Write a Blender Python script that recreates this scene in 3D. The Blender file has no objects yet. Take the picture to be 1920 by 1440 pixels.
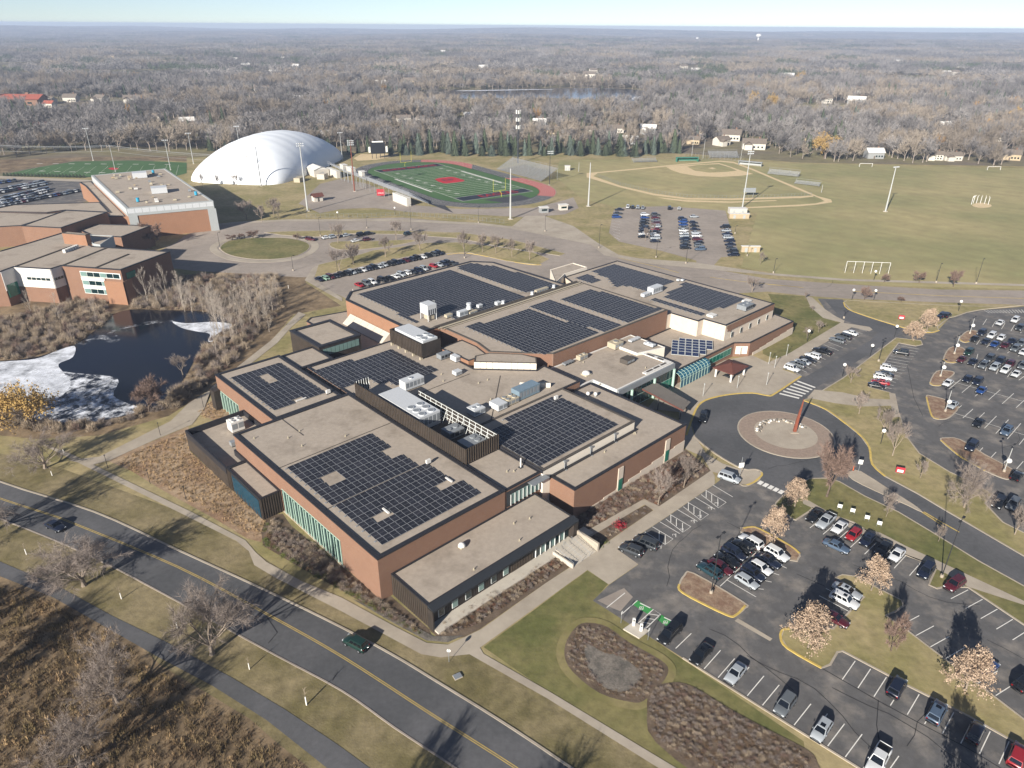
import bpy, math, random
from mathutils import Vector, Matrix
import mathutils
from mathutils.geometry import tessellate_polygon
R = math.radians
random.seed(7)
SC = bpy.context.scene
COL = SC.collection
# ------------------------------------------------------------------ camera
CAM_H = 88.0
HFOV = 71.2
FPX = 960 / math.tan(R(HFOV / 2))          # focal length in photo pixels
PITCH = math.atan((720 - 48) / FPX)
ROLL = R(0.39)
cam = bpy.data.objects.new('camera', bpy.data.cameras.new('camera'))
COL.objects.link(cam)
cam.data.sensor_width = 36
cam.data.lens = 18 / math.tan(R(HFOV / 2))
cam.data.clip_start = 1.0
cam.data.clip_end = 60000
_fw = Vector((0, math.cos(PITCH), -math.sin(PITCH)))
_up0 = Vector((0, math.sin(PITCH), math.cos(PITCH)))
_rt = math.cos(ROLL) * Vector((1, 0, 0)) + math.sin(ROLL) * _up0
_up = -math.sin(ROLL) * Vector((1, 0, 0)) + math.cos(ROLL) * _up0
cam.matrix_world = Matrix(((_rt.x, _up.x, -_fw.x, 0), (_rt.y, _up.y, -_fw.y, 0), (_rt.z, _up.z, -_fw.z, CAM_H), (0, 0, 0, 1)))
SC.camera = cam
# ------------------------------------------------------------------ light
SUN_EL, SUN_AZ = 23.0, 210.0
w = bpy.data.worlds.new('World'); SC.world = w; w.use_nodes = True
nt = w.node_tree; nt.nodes.clear()
sky = nt.nodes.new('ShaderNodeTexSky'); sky.sky_type = 'NISHITA'; sky.sun_disc = False
sky.sun_elevation = R(SUN_EL); sky.sun_rotation = R(SUN_AZ); sky.altitude = 300
sky.air_density = 0.6; sky.dust_density = 0.0; sky.ozone_density = 3.0
bg = nt.nodes.new('ShaderNodeBackground'); bg.inputs[1].default_value = 0.06
wo = nt.nodes.new('ShaderNodeOutputWorld')
hs = nt.nodes.new('ShaderNodeHueSaturation'); hs.inputs['Saturation'].default_value = 0.75; nt.links.new(sky.outputs[0], hs.inputs['Color']); nt.links.new(hs.outputs[0], bg.inputs[0]); nt.links.new(bg.outputs[0], wo.inputs[0])
sl = bpy.data.lights.new('sun', 'SUN'); sl.energy = 5.0; sl.angle = R(0.53); sl.color = (1.0, 0.93, 0.83)
sun = bpy.data.objects.new('sun', sl); COL.objects.link(sun)
sd = Vector((math.sin(R(30)) * math.cos(R(SUN_EL)), math.cos(R(30)) * math.cos(R(SUN_EL)), -math.sin(R(SUN_EL))))
sun.rotation_euler = sd.to_track_quat('-Z', 'Y').to_euler(); sun.location = (-60, -60, 160)
vs = SC.view_settings; vs.view_transform = 'Standard'; vs.look = 'None'; vs.gamma = 1.0; vs.use_curve_mapping = False
vs.exposure = 0.92
cy = SC.cycles
cy.use_denoising = True; cy.denoiser = 'OPENIMAGEDENOISE'
cy.max_bounces = 5; cy.diffuse_bounces = 2; cy.glossy_bounces = 3; cy.transmission_bounces = 4; cy.volume_bounces = 0; cy.transparent_max_bounces = 8
cy.caustics_reflective = False; cy.caustics_refractive = False
# ------------------------------------------------------------------ survey: photo pixel -> true ground position
def at(x, y, z=0.0):
    d = _fw + (x - 960) / FPX * _rt - (y - 720) / FPX * _up
    t = (z - CAM_H) / d.z
    return Vector((d.x * t, d.y * t, z))
def crop(ox, oy, s): return lambda x, y: (ox + x / s, oy + y / s)
# building frame: origin at the brick hall's front corner
TH = R(43.5); BO = Vector((-21.8, 92.7, 0)); BU = Vector((math.cos(TH), math.sin(TH), 0)); BV = Vector((-math.sin(TH), math.cos(TH), 0))
def buv(u, v, z=0.0): return BO + u * BU + v * BV + Vector((0, 0, z))
# ------------------------------------------------------------------ materials
def srgb(h):
    h = h.lstrip('#'); c = [int(h[i:i + 2], 16) / 255 for i in (0, 2, 4)]
    return tuple(x / 12.92 if x <= .04045 else ((x + .055) / 1.055) ** 2.4 for x in c)
MATS = {}
def M(name, col, rough=.85, var=.18, scale=.6, metal=0.0, bump=0.0, col2=None, scale2=.06, mix2=(.4, .62), spec=.3, coat=0.0, emit=None, rnd=0.0, bscale=None, alpha=None, obj=False, trans=0.0):
    m = bpy.data.materials.new(name); m.use_nodes = True
    N = m.node_tree.nodes; L = m.node_tree.links; N.clear()
    out = N.new('ShaderNodeOutputMaterial'); b = N.new('ShaderNodeBsdfPrincipled'); L.new(b.outputs[0], out.inputs[0])
    b.inputs['Roughness'].default_value = rough; b.inputs['Metallic'].default_value = metal; b.inputs['Specular IOR Level'].default_value = spec
    b.inputs['Coat Weight'].default_value = coat
    if coat: b.inputs['Coat Roughness'].default_value = .06
    if trans: b.inputs['Transmission Weight'].default_value = trans
    if isinstance(col, str): col = srgb(col)
    if isinstance(col2, str): col2 = srgb(col2)
    if emit: b.inputs['Emission Color'].default_value = (*emit[:3], 1); b.inputs['Emission Strength'].default_value = emit[3]
    if obj: co = N.new('ShaderNodeTexCoord').outputs['Object']
    else: co = N.new('ShaderNodeNewGeometry').outputs['Position']
    cur = None
    if col2 is not None:
        n2 = N.new('ShaderNodeTexNoise'); n2.inputs['Scale'].default_value = scale2; n2.inputs['Detail'].default_value = 5; n2.inputs['Roughness'].default_value = .6
        L.new(co, n2.inputs['Vector'])
        r2 = N.new('ShaderNodeMapRange'); r2.inputs[1].default_value = mix2[0]; r2.inputs[2].default_value = mix2[1]; L.new(n2.outputs['Fac'], r2.inputs[0])
        mx = N.new('ShaderNodeMix'); mx.data_type = 'RGBA'; L.new(r2.outputs[0], mx.inputs['Factor'])
        mx.inputs['A'].default_value = (*col, 1); mx.inputs['B'].default_value = (*col2, 1); cur = mx.outputs['Result']
    if var > 0:
        n1 = N.new('ShaderNodeTexNoise'); n1.inputs['Scale'].default_value = scale; n1.inputs['Detail'].default_value = 6; n1.inputs['Roughness'].default_value = .65
        L.new(co, n1.inputs['Vector'])
        r1 = N.new('ShaderNodeMapRange'); r1.inputs[1].default_value = .28; r1.inputs[2].default_value = .72; r1.inputs[3].default_value = 1 - var; r1.inputs[4].default_value = 1 + var
        L.new(n1.outputs['Fac'], r1.inputs[0])
        fac = r1.outputs[0]
        if rnd:
            oi = N.new('ShaderNodeObjectInfo'); rr = N.new('ShaderNodeMapRange'); rr.inputs[3].default_value = 1 - rnd; rr.inputs[4].default_value = 1 + rnd
            L.new(oi.outputs['Random'], rr.inputs[0]); mm = N.new('ShaderNodeMath'); mm.operation = 'MULTIPLY'; L.new(fac, mm.inputs[0]); L.new(rr.outputs[0], mm.inputs[1]); fac = mm.outputs[0]
        vm = N.new('ShaderNodeVectorMath'); vm.operation = 'SCALE'
        if cur: L.new(cur, vm.inputs[0])
        else: vm.inputs[0].default_value = col
        L.new(fac, vm.inputs['Scale']); cur = vm.outputs[0]
    if cur: L.new(cur, b.inputs['Base Color'])
    else: b.inputs['Base Color'].default_value = (*col, 1)
    if bump:
        nb = N.new('ShaderNodeTexNoise'); nb.inputs['Scale'].default_value = bscale or 4; nb.inputs['Detail'].default_value = 5; L.new(co, nb.inputs['Vector'])
        bp = N.new('ShaderNodeBump'); bp.inputs['Strength'].default_value = min(1, bump); bp.inputs['Distance'].default_value = .15; L.new(nb.outputs['Fac'], bp.inputs['Height']); L.new(bp.outputs[0], b.inputs['Normal'])
    m.use_backface_culling = False
    MATS[name] = m
    return m
def brick_mat(name, c1, c2, mortar):
    m = M(name, c1, .9, .12, .35, bump=0)
    N = m.node_tree.nodes; L = m.node_tree.links
    b = next(n for n in N if n.type == 'BSDF_PRINCIPLED')
    src = b.inputs['Base Color'].links[0].from_socket
    g = N.new('ShaderNodeTexCoord'); sp = N.new('ShaderNodeSeparateXYZ'); L.new(g.outputs['Object'], sp.inputs[0])
    ad = N.new('ShaderNodeMath'); L.new(sp.outputs[0], ad.inputs[0]); L.new(sp.outputs[1], ad.inputs[1])
    cb = N.new('ShaderNodeCombineXYZ'); L.new(ad.outputs[0], cb.inputs[0]); L.new(sp.outputs[2], cb.inputs[1])
    t = N.new('ShaderNodeTexBrick'); t.inputs['Scale'].default_value = 1; t.inputs['Brick Width'].default_value = .4; t.inputs['Row Height'].default_value = .1; t.inputs['Mortar Size'].default_value = .008
    t.inputs['Color1'].default_value = (*srgb(c1), 1); t.inputs['Color2'].default_value = (*srgb(c2), 1); t.inputs['Mortar'].default_value = (*srgb(mortar), 1)
    L.new(cb.outputs[0], t.inputs['Vector'])
    mx = N.new('ShaderNodeMix'); mx.data_type = 'RGBA'; mx.inputs['Factor'].default_value = .5; L.new(src, mx.inputs['A']); L.new(t.outputs[0], mx.inputs['B']); L.new(mx.outputs['Result'], b.inputs['Base Color'])
    return m
# ground and setting
M('ground', '#7d7053', .95, .22, .5, col2='#6d6a44', scale2=.02, bump=.2, bscale=2)
M('lawn', '#9a8c68', .95, .26, .5, col2='#817a50', scale2=.06, bump=.2, bscale=3)
M('verge_lawn', '#83775a', .95, .32, .6, col2='#686040', scale2=.09, bump=.3, bscale=3)  # lawn colour darkened to stand in for tree shade on the near ground
M('green_lawn', '#78714a', .95, .28, .6, col2='#5d5f36', scale2=.09, bump=.2, bscale=3)
M('field_grass', '#9c9168', .95, .2, .12, col2='#86835a', scale2=.015, bump=.15, bscale=2)
M('meadow', '#85735a', .95, .35, .5, col2='#5f503d', scale2=.1, bump=.5, bscale=2)
M('straw', '#a28d74', .95, .25, .9, col2='#866d56', scale2=.15, bump=.5, bscale=3)
M('bed', '#6b5d4f', .95, .35, 1.2, col2='#574a3d', scale2=.3, bump=.5, bscale=4)
M('mulch', '#7c6352', .95, .25, 2.5, col2='#94806b', scale2=.6, bump=.5, bscale=6)
M('litter', '#6d6356', .97, .3, .1, col2='#77714f', scale2=.011)
M('asphalt_new', '#4e4f51', .9, .14, 1.2, col2='#5d5d5f', scale2=.06, bump=.1, bscale=20)
M('asphalt_lot', '#5b5a5a', .92, .22, .45, col2='#827c75', scale2=.2, mix2=(.48, .72), bump=.1, bscale=12)
M('asphalt_old', '#9a9086', .92, .12, .4, col2='#8a8178', scale2=.03)
M('concrete', '#a89e8f', .92, .09, .5, col2='#9a9082', scale2=.1)
M('concrete_white', '#b9b2a6', .9, .08, .5)
M('sand', '#c9b48e', .95, .12, .6)
M('track', '#3c3d41', .85, .1, .5)
M('track_red', '#a8514a', .85, .1, .4)
M('turf', '#3f5f35', .9, .12, .3, col2='#48663c', scale2=.05)
M('paint_white', '#d8d6d0', .8, .1, 1.2)
M('paint_yellow', '#bda45a', .8, .2, 1.2)
M('paint_green', '#3c8a4a', .8, .1, 1.2)
M('paver', '#8f7f72', .9, .18, 1.5)
M('gravel', '#7b746b', .97, .3, 3, col2='#5e5a54', scale2=.5, bump=.6, bscale=8)
# faint mowing bands on the playing field
_m = MATS['field_grass']; _N = _m.node_tree.nodes; _L = _m.node_tree.links; _b = next(n for n in _N if n.type == 'BSDF_PRINCIPLED'); _src = _b.inputs['Base Color'].links[0].from_socket
_g = _N.new('ShaderNodeNewGeometry'); _w = _N.new('ShaderNodeTexWave'); _w.inputs['Scale'].default_value = .045; _w.inputs['Distortion'].default_value = 6.0; _w.inputs['Detail'].default_value = 3; _w.bands_direction = 'DIAGONAL'; _L.new(_g.outputs['Position'], _w.inputs['Vector'])
_r = _N.new('ShaderNodeMapRange'); _r.inputs[3].default_value = .965; _r.inputs[4].default_value = 1.03; _L.new(_w.outputs['Fac'], _r.inputs[0]); _v = _N.new('ShaderNodeVectorMath'); _v.operation = 'SCALE'; _L.new(_src, _v.inputs[0]); _L.new(_r.outputs[0], _v.inputs['Scale']); _L.new(_v.outputs[0], _b.inputs['Base Color'])
# building
brick_mat('brick', '#80624f', '#755243', '#877b70')
brick_mat('brick_orange', '#906b52', '#865e49', '#917f70')
M('dry_rim', '#847a54', .95, .3, .8, col2='#6c683f', scale2=.2)
M('roof_membrane', '#a2978a', .95, .12, 1.2, col2='#7f7569', scale2=.13, mix2=(.53, .8))
M('roof_dark', '#4f4a45', .95, .1, .5)
M('coping', '#2a2a2e', .5, .08, 1)
M('cladding', '#332f2b', .55, .2, .4, col2='#3c3530', scale2=.5)
M('cladding_rib', '#4a4138', .5, .2, .4)
M('stone_white', '#c3b7a8', .9, .06, .8)
M('panel_cream', '#dcd3c4', .8, .04, .6)
M('roof_white', '#cfcdc8', .7, .05, .7)
M('metal_white', '#c4c7c9', .45, .05, 2, metal=.1, spec=.4)
M('metal_grey', '#8d9296', .5, .08, 2, metal=.3)
M('metal_blue', '#7f93a0', .45, .06, 1, metal=.3)
M('metal_tan', '#a9a08c', .6, .06, 1)
M('metal_dark', '#33363a', .5, .1, 2, metal=.2)
M('galv', '#a7abad', .45, .1, 2, metal=.5)
M('steel_rust', '#7a4433', .8, .15, 2)
M('solar_cell', '#22232a', .42, .16, .9, col2='#2b2b31', scale2=.35, spec=.3, rnd=.2, obj=False)
M('solar_blue', '#26304a', .25, .15, .9, spec=.5)
M('solar_frame', '#989b9f', .5, .05, 2, metal=.3)
M('glass', '#12282a', .06, .1, .3, spec=.7)
M('glass_green', '#1d6b5a', .08, .15, .3, spec=.6)
M('glass_blue', '#1f566c', .12, .2, .3, spec=.6)
M('glass_pale', '#6f8883', .12, .12, .5, spec=.6)
M('frame_green', '#a3bdaf', .5, .05, 1)
M('frame_white', '#cfd3d0', .5, .05, 1)
M('roof_maroon', '#5e3a32', .8, .1, 1)
M('canopy_grey', '#6a655f', .85, .08, .5)
# ------------------------------------------------------------------ mesh helpers
class MB:
    def __init__(s): s.v = []; s.f = []; s.m = []; s.cur = 0
    def face(s, pts):
        n = len(s.v); s.v += [tuple(p) for p in pts]; s.f.append(tuple(range(n, n + len(pts)))); s.m.append(s.cur)
    def box(s, x0, x1, y0, y1, z0, z1, skip=''):
        n = len(s.v)
        s.v += [(x0, y0, z0), (x1, y0, z0), (x1, y1, z0), (x0, y1, z0), (x0, y0, z1), (x1, y0, z1), (x1, y1, z1), (x0, y1, z1)]
        F = {'b': (3, 2, 1, 0), 't': (4, 5, 6, 7), 'f': (0, 1, 5, 4), 'r': (1, 2, 6, 5), 'k': (2, 3, 7, 6), 'l': (3, 0, 4, 7)}
        for k, q in F.items():
            if k not in skip: s.f.append(tuple(n + i for i in q)); s.m.append(s.cur)
        return s
    def prism(s, poly, z0, z1, top=True, bottom=False, side=True):
        n = len(s.v); k = len(poly)
        s.v += [(p[0], p[1], z0) for p in poly] + [(p[0], p[1], z1) for p in poly]
        a = sum(poly[i][0] * poly[(i + 1) % k][1] - poly[(i + 1) % k][0] * poly[i][1] for i in range(k))
        rng = list(range(k)) if a > 0 else list(range(k))[::-1]
        if side:
            for i in range(k):
                i0, i1 = rng[i], rng[(i + 1) % k]
                s.f.append((n + i0, n + i1, n + k + i1, n + k + i0)); s.m.append(s.cur)
        if top: s.f.append(tuple(n + k + i for i in rng)); s.m.append(s.cur)
        if bottom: s.f.append(tuple(n + i for i in rng[::-1])); s.m.append(s.cur)
        return s
    def tube(s, a, b, r0, r1, n=6, cap=True):
        a = Vector(a); b = Vector(b); d = (b - a)
        if d.length < 1e-6: return s
        q = d.to_track_quat('Z', 'Y'); k = len(s.v)
        for p, r in ((a, r0), (b, r1)):
            for i in range(n):
                t = 2 * math.pi * i / n
                s.v.append(tuple(p + q @ Vector((r * math.cos(t), r * math.sin(t), 0))))
        for i in range(n):
            j = (i + 1) % n; s.f.append((k + i, k + j, k + n + j, k + n + i)); s.m.append(s.cur)
        if cap: s.f.append(tuple(range(k + n, k + 2 * n))); s.m.append(s.cur)
        return s
    def dome(s, c, r, n=8, rings=4, zs=1.0, full=False):
        k = len(s.v); lo = -rings if full else 0
        ks = list(range(lo, rings + 1))
        for j in ks:
            t = j / rings * math.pi / 2
            for i in range(n):
                p = 2 * math.pi * i / n
                s.v.append((c[0] + r * math.cos(t) * math.cos(p), c[1] + r * math.cos(t) * math.sin(p), c[2] + zs * r * math.sin(t)))
        for j in range(len(ks) - 1):
            for i in range(n):
                a = k + j * n + i; b_ = k + j * n + (i + 1) % n
                s.f.append((a, b_, b_ + n, a + n)); s.m.append(s.cur)
        return s
    def mesh(s, name, mats, smooth=False):
        me = bpy.data.meshes.new(name); me.from_pydata(s.v, [], s.f)
        for m in (mats if isinstance(mats, (list, tuple)) else [mats]): me.materials.append(MATS[m])
        if max(s.m, default=0): me.polygons.foreach_set('material_index', s.m)
        if smooth: me.polygons.foreach_set('use_smooth', [True] * len(me.polygons))
        me.update(); return me
    def obj(s, name, mats, parent=None, smooth=False, loc=None):
        return link(name, s.mesh(name, mats, smooth), parent, loc)
def link(name, me, parent=None, loc=None, rotz=0.0):
    o = bpy.data.objects.new(name, me); COL.objects.link(o)
    if parent: o.parent = parent
    if loc is not None: o.location = loc
    if rotz: o.rotation_euler = (0, 0, rotz)
    return o
def tag(o, label, cat, group=None):
    o['label'] = label; o['category'] = cat
    if group: o['group'] = group
    return o
def struct(o): o['kind'] = 'structure'; return o
def stuff(o, label=None, cat=None):
    o['kind'] = 'stuff'
    if label: o['label'] = label; o['category'] = cat
    return o
def thing(name, label, cat, loc=(0, 0, 0), rotz=0.0, group=None):
    return tag(link(name, None, None, loc, rotz), label, cat, group)
def smooth_pts(pts, n=6, closed=True):
    P = [Vector(p) for p in pts]; out = []; k = len(P)
    rng = range(k) if closed else range(k - 1)
    for i in rng:
        p0, p1, p2, p3 = (P[(i - 1) % k], P[i], P[(i + 1) % k], P[(i + 2) % k]) if closed else (P[max(i - 1, 0)], P[i], P[i + 1], P[min(i + 2, k - 1)])
        for j in range(n):
            t = j / n
            out.append(.5 * ((2 * p1) + (-p0 + p2) * t + (2 * p0 - 5 * p1 + 4 * p2 - p3) * t * t + (-p0 + 3 * p1 - 3 * p2 + p3) * t ** 3))
    if not closed: out.append(P[-1])
    return out
def world(pts, z=0.0): return [at(p[0], p[1], z) for p in pts]
def sheet(name, pts, mat, z, sm=0, px=True):
    """a level sheet of ground; pts are photo pixels (or world points)"""
    W = [at(p[0], p[1], 0) for p in pts] if px else [Vector((p[0], p[1], 0)) for p in pts]
    if sm: W = smooth_pts(W, sm)
    mb = MB(); vs_ = [(p.x, p.y, z) for p in W]
    mb.v = vs_
    for t in tessellate_polygon([[Vector(v) for v in vs_]]):
        a, b, c = (Vector(vs_[i]) for i in t)
        mb.f.append(t if (b - a).cross(c - a).z > 0 else t[::-1]); mb.m.append(0)
    return struct(mb.obj(name, mat))
def strip_mesh(mb, W, wd, z0, z1, closed=False):
    """a raised strip of width wd following world points W (kerb, painted line)"""
    k = len(W); Lp = []; Rp = []
    for i in range(k):
        a = W[(i - 1) % k] if (closed or i > 0) else W[i]; b = W[(i + 1) % k] if (closed or i < k - 1) else W[i]
        d = Vector((b.x - a.x, b.y - a.y, 0)); d = d.normalized() if d.length > 1e-6 else Vector((1, 0, 0))
        nn = Vector((-d.y, d.x, 0)) * wd / 2
        Lp.append(W[i] + nn); Rp.append(W[i] - nn)
    for i in range(k if closed else k - 1):
        j = (i + 1) % k
        l0, l1, r0, r1 = Lp[i], Lp[j], Rp[i], Rp[j]
        mb.face([(r0.x, r0.y, z1), (r1.x, r1.y, z1), (l1.x, l1.y, z1), (l0.x, l0.y, z1)])
        if z1 - z0 > .02:
            mb.face([(r0.x, r0.y, z0), (r1.x, r1.y, z0), (r1.x, r1.y, z1), (r0.x, r0.y, z1)])
            mb.face([(l1.x, l1.y, z0), (l0.x, l0.y, z0), (l0.x, l0.y, z1), (l1.x, l1.y, z1)])
def kerb(pts, mat='concrete', wd=.3, h=.14, sm=0, closed=False, px=True, name='kerb', z0=0.0):
    W = [at(p[0], p[1], 0) for p in pts] if px else [Vector((p[0], p[1], 0)) for p in pts]
    if sm: W = smooth_pts(W, sm, closed)
    mb = MB(); strip_mesh(mb, W, wd, z0, z0 + h, closed)
    return struct(mb.obj(name, mat))
def lines(name, segs, mat, wd=.12, z=.07, px=True):
    mb = MB()
    for s in segs:
        W = [at(p[0], p[1], 0) for p in s] if px else [Vector((p[0], p[1], 0)) for p in s]
        strip_mesh(mb, W, wd, z, z)
    return struct(mb.obj(name, mat))
def text_mesh(txt, size, ext=0.0):
    cu = bpy.data.curves.new('t', 'FONT'); cu.body = txt; cu.size = size; cu.align_x = 'CENTER'; cu.align_y = 'CENTER'; cu.extrude = ext
    o = bpy.data.objects.new('t', cu); COL.objects.link(o)
    dg = bpy.context.evaluated_depsgraph_get(); me = bpy.data.meshes.new_from_object(o.evaluated_get(dg))
    bpy.data.objects.remove(o); bpy.data.curves.remove(cu)
    return me
# ================================================================== GROUND
# one sheet to the horizon with low far ridges
def ground_h(x, y):
    d = math.hypot(x, y)
    h = 0.0
    if d > 1500:
        t = min(1, (d - 1500) / 5000)
        h += t * (9 * math.sin(x / 900 + 1.3) + 7 * math.sin(y / 700 + x / 1500) + 5 * math.sin(x / 400 + 2))
    if d > 7000:
        t = min(1, (d - 7000) / 2500)
        h += t * (24 + 10 * math.sin(x / 1700 + .6) + 5 * math.sin(x / 520))
    # wooded hill on the right
    h += 26 * math.exp(-(((x - 3900) / 1300) ** 2 + ((y - 5200) / 900) ** 2))
    return h
rad = [0, 60, 120, 200, 320, 480, 700, 1000, 1400, 1500, 1800, 2200, 2700, 3300, 4000, 4700, 5400, 6200, 7000, 7800, 8600, 9500, 10500, 12000]
angs = [R(a) for a in range(-180, 180, 30)] 
NA = 120
mb = MB(); mb.v.append((0, 0, 0))
for r in rad[1:]:
    for i in range(NA):
        a = 2 * math.pi * i / NA; x, y = r * math.sin(a), r * math.cos(a); mb.v.append((x, y, ground_h(x, y)))
for i in range(NA): mb.f.append((0, 1 + (i + 1) % NA, 1 + i)); mb.m.append(0)
for k in range(len(rad) - 2):
    for i in range(NA):
        a, b = 1 + k * NA + i, 1 + k * NA + (i + 1) % NA
        mb.f.append((a, b, b + NA, a + NA)); mb.m.append(0)
struct(mb.obj('ground', 'litter', smooth=True))
_z = {'g': .02, 'a': .06, 'c': .09, 'i': .14}
def lay(name, pts, mat, lev, sm=0, px=True):
    _z[lev] += .0012
    return sheet(name, pts, mat, _z[lev], sm, px)
# crops of the photo that the positions below were read from
qA = crop(0, 960, 3); qB = crop(640, 960, 3); qC = crop(1280, 960, 3); qD = crop(0, 480, 3); qE = crop(640, 480, 3); qF = crop(1280, 480, 3)
kA = crop(1440, 480, 6); kB = crop(1600, 540, 6); kC = crop(1620, 700, 6.4); kD = crop(1600, 960, 6); kE = crop(1300, 780, 6); kF = crop(640, 260, 6); kG = crop(900, 260, 6); kH = crop(940, 780, 4.8); kI = crop(340, 380, 4.8); kJ = crop(1100, 270, 4.8); kK = crop(0, 280, 4.364); kL = crop(520, 460, 4.5); kM = crop(1000, 960, 6)
def Q(f, pts): return [f(*p) for p in pts]
# campus lawn under everything
lay('campus_lawn', [(-420, 1010), (-250, 760), (-300, 420), (0, 330), (350, 296), (640, 284), (1290, 288), (1500, 305), (1920, 312), (2400, 330), (2500, 700), (2600, 1500), (1700, 1900), (600, 2000), (-300, 1700)], 'lawn', 'g')
lay('verge', [(-420, 1010), (-200, 830), (0, 850), (120, 880), (340, 960), (470, 1030), (640, 1140), (800, 1215), (890, 1225), (1240, 1440), (1700, 1800), (600, 2000), (-300, 1700)], 'verge_lawn', 'g')  # darker lawn sheet: foreground shade is painted into its colour
lay('sports_field', [(1180, 395), (1420, 400), (1390, 500), (1500, 522), (1640, 535), (1920, 542), (2300, 545), (2250, 325), (1920, 316), (1500, 306), (1300, 298), (1050, 300), (1040, 330), (1090, 372)], 'field_grass', 'g')
lay('green_lawn', Q(qB, [(800, 760), (1385, 330), (1500, 405), (1415, 500), (1640, 640), (1920, 830), (2600, 1290), (2700, 1900), (2000, 1500), (1850, 1420), (1160, 1010)]), 'green_lawn', 'g')
lay('green_lawn', Q(kA, [(0, 425), (420, 455), (500, 540), (600, 640), (760, 740), (860, 750), (700, 850), (400, 1010), (100, 1170), (-60, 1100), (-60, 800), (70, 560)]), 'green_lawn', 'g')
# tall-grass meadow, straw slope, planting beds
lay('meadow', Q(qA, [(-300, 280), (-100, 330), (0, 362), (300, 482), (500, 570), (800, 760), (900, 860), (1150, 1010), (1400, 1160), (1560, 1300), (1740, 1440), (2000, 1640), (600, 2200), (-900, 2000), (-900, 600)]), 'meadow', 'g')
lay('straw_slope', Q(qD, [(600, 1150), (1060, 960), (1070, 1100), (1490, 1490), (1470, 1610), (1390, 1590), (1210, 1480), (900, 1310), (740, 1210)]), 'straw', 'g')
lay('straw_slope', Q(qD, [(1100, 880), (1200, 810), (1320, 880), (1210, 930)]), 'straw', 'g')
lay('pond_bank', Q(qD, [(-300, 200), (150, 250), (640, 150), (1200, 90), (1740, 60), (1720, 150), (1920, 280), (1650, 330), (1420, 600), (1200, 740), (950, 900), (560, 1010), (200, 1030), (-300, 980)]), 'meadow', 'g')
lay('planting_bed', Q(qB, [(-280, 80), (240, 495), (275, 470), (490, 655), (520, 715), (440, 690), (250, 590), (0, 440), (-200, 330), (-440, 190), (-450, 110), (-420, 20), (-330, 10)]), 'bed', 'g')
lay('planting_bed', Q(qB, [(490, 660), (1230, 215), (1330, 280), (1150, 400), (780, 660), (690, 705), (560, 720)]), 'bed', 'g')
lay('planting_bed', Q(kH, [(700, 1080), (1285, 748), (1410, 820), (1890, 495), (1660, 300), (640, 800), (590, 830)]), 'bed', 'g')
lay('planting_bed', Q(kH, [(840, 1210), (1365, 850), (1300, 800), (780, 1070)]), 'bed', 'g')
# roads
RU = Q(qA, [(-500, -380), (0, -170), (530, 0), (1000, 215), (1500, 445), (1920, 650)]) + Q(qB, [(300, 812), (520, 945), (900, 1180), (1290, 1440), (1750, 1760)])
RL = Q(qA, [(-500, -120), (0, 40), (500, 245), (1000, 505), (1500, 780), (1920, 1005)]) + Q(qB, [(300, 1215), (640, 1440), (1100, 1760)])
lay('road', RU + RL[::-1], 'asphalt_new', 'a')
PU = Q(qA, [(-400, 160), (0, 280), (330, 420), (640, 590), (930, 730), (1300, 930), (1600, 1110), (1900, 1310), (2200, 1530)])
PL = Q(qA, [(-400, 235), (0, 362), (300, 482), (600, 652), (880, 812), (1200, 982), (1500, 1172), (1750, 1370), (2000, 1570)])
lay('bike_path', PU + PL[::-1], 'asphalt_new', 'a')
kerb(RU, 'concrete', .36, .14, 4); kerb(RL, 'asphalt_old', .25, .12, 4)
YL = Q(qA, [(-500, -250), (0, -75), (230, 0), (400, 60), (1000, 310), (1500, 575), (1920, 812)]) + Q(qB, [(500, 1135), (980, 1440), (1400, 1730)])
W_ = smooth_pts(world(YL), 4, False)
mb = MB()
for off in (-.14, .14):
    P2 = []
    for i, p in enumerate(W_):
        a, b = W_[max(i - 1, 0)], W_[min(i + 1, len(W_) - 1)]; d = (b - a).normalized(); P2.append(p + Vector((-d.y, d.x, 0)) * off)
    strip_mesh(mb, P2, .11, .075, .075)
struct(mb.obj('centre_line', 'paint_yellow'))
# walks along the front
lay('walkway', Q(qA, [(200, -400), (390, -330), (1075, 0), (1380, 160), (1440, 230), (1500, 283), (1700, 392), (1920, 482)]) + Q(qB, [(300, 645), (480, 738), (600, 748), (690, 708), (790, 660), (1150, 402), (1330, 285)]) + Q(kH, [(845, 1215), (1370, 850), (1890, 492), (1920, 540), (1920, 615), (1480, 915), (1040, 1200)]) + Q(qB, [(1670, 295), (1505, 410), (1385, 328), (780, 765), (800, 800), (1170, 1012), (1880, 1440), (2300, 1700), (2150, 1700), (1780, 1440), (1160, 1052), (720, 802), (560, 820), (450, 802), (0, 560)]) + Q(qA, [(1550, 372), (1430, 300), (1400, 222), (1330, 165), (1000, 0), (330, -330)]), 'concrete', 'c')
lay('gravel_strip', Q(qB, [(60, 490), (300, 630), (480, 725), (600, 735), (690, 695), (620, 700), (520, 700), (300, 590)]), 'gravel', 'c')
lay('walkway', Q(kH, [(690, 1080), (1285, 748), (1420, 815), (1370, 850), (1290, 800), (770, 1110)]), 'concrete', 'c')
lay('pond_walk', Q(qD, [(380, 1150), (560, 1130), (800, 1010), (960, 930), (1060, 830), (1200, 745), (1420, 600), (1560, 490), (1640, 400), (1720, 330), (1680, 315), (1600, 400), (1520, 480), (1380, 590), (1190, 740), (1150, 860), (1080, 950), (860, 1040), (620, 1150), (510, 1180)]), 'concrete', 'c')
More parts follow.
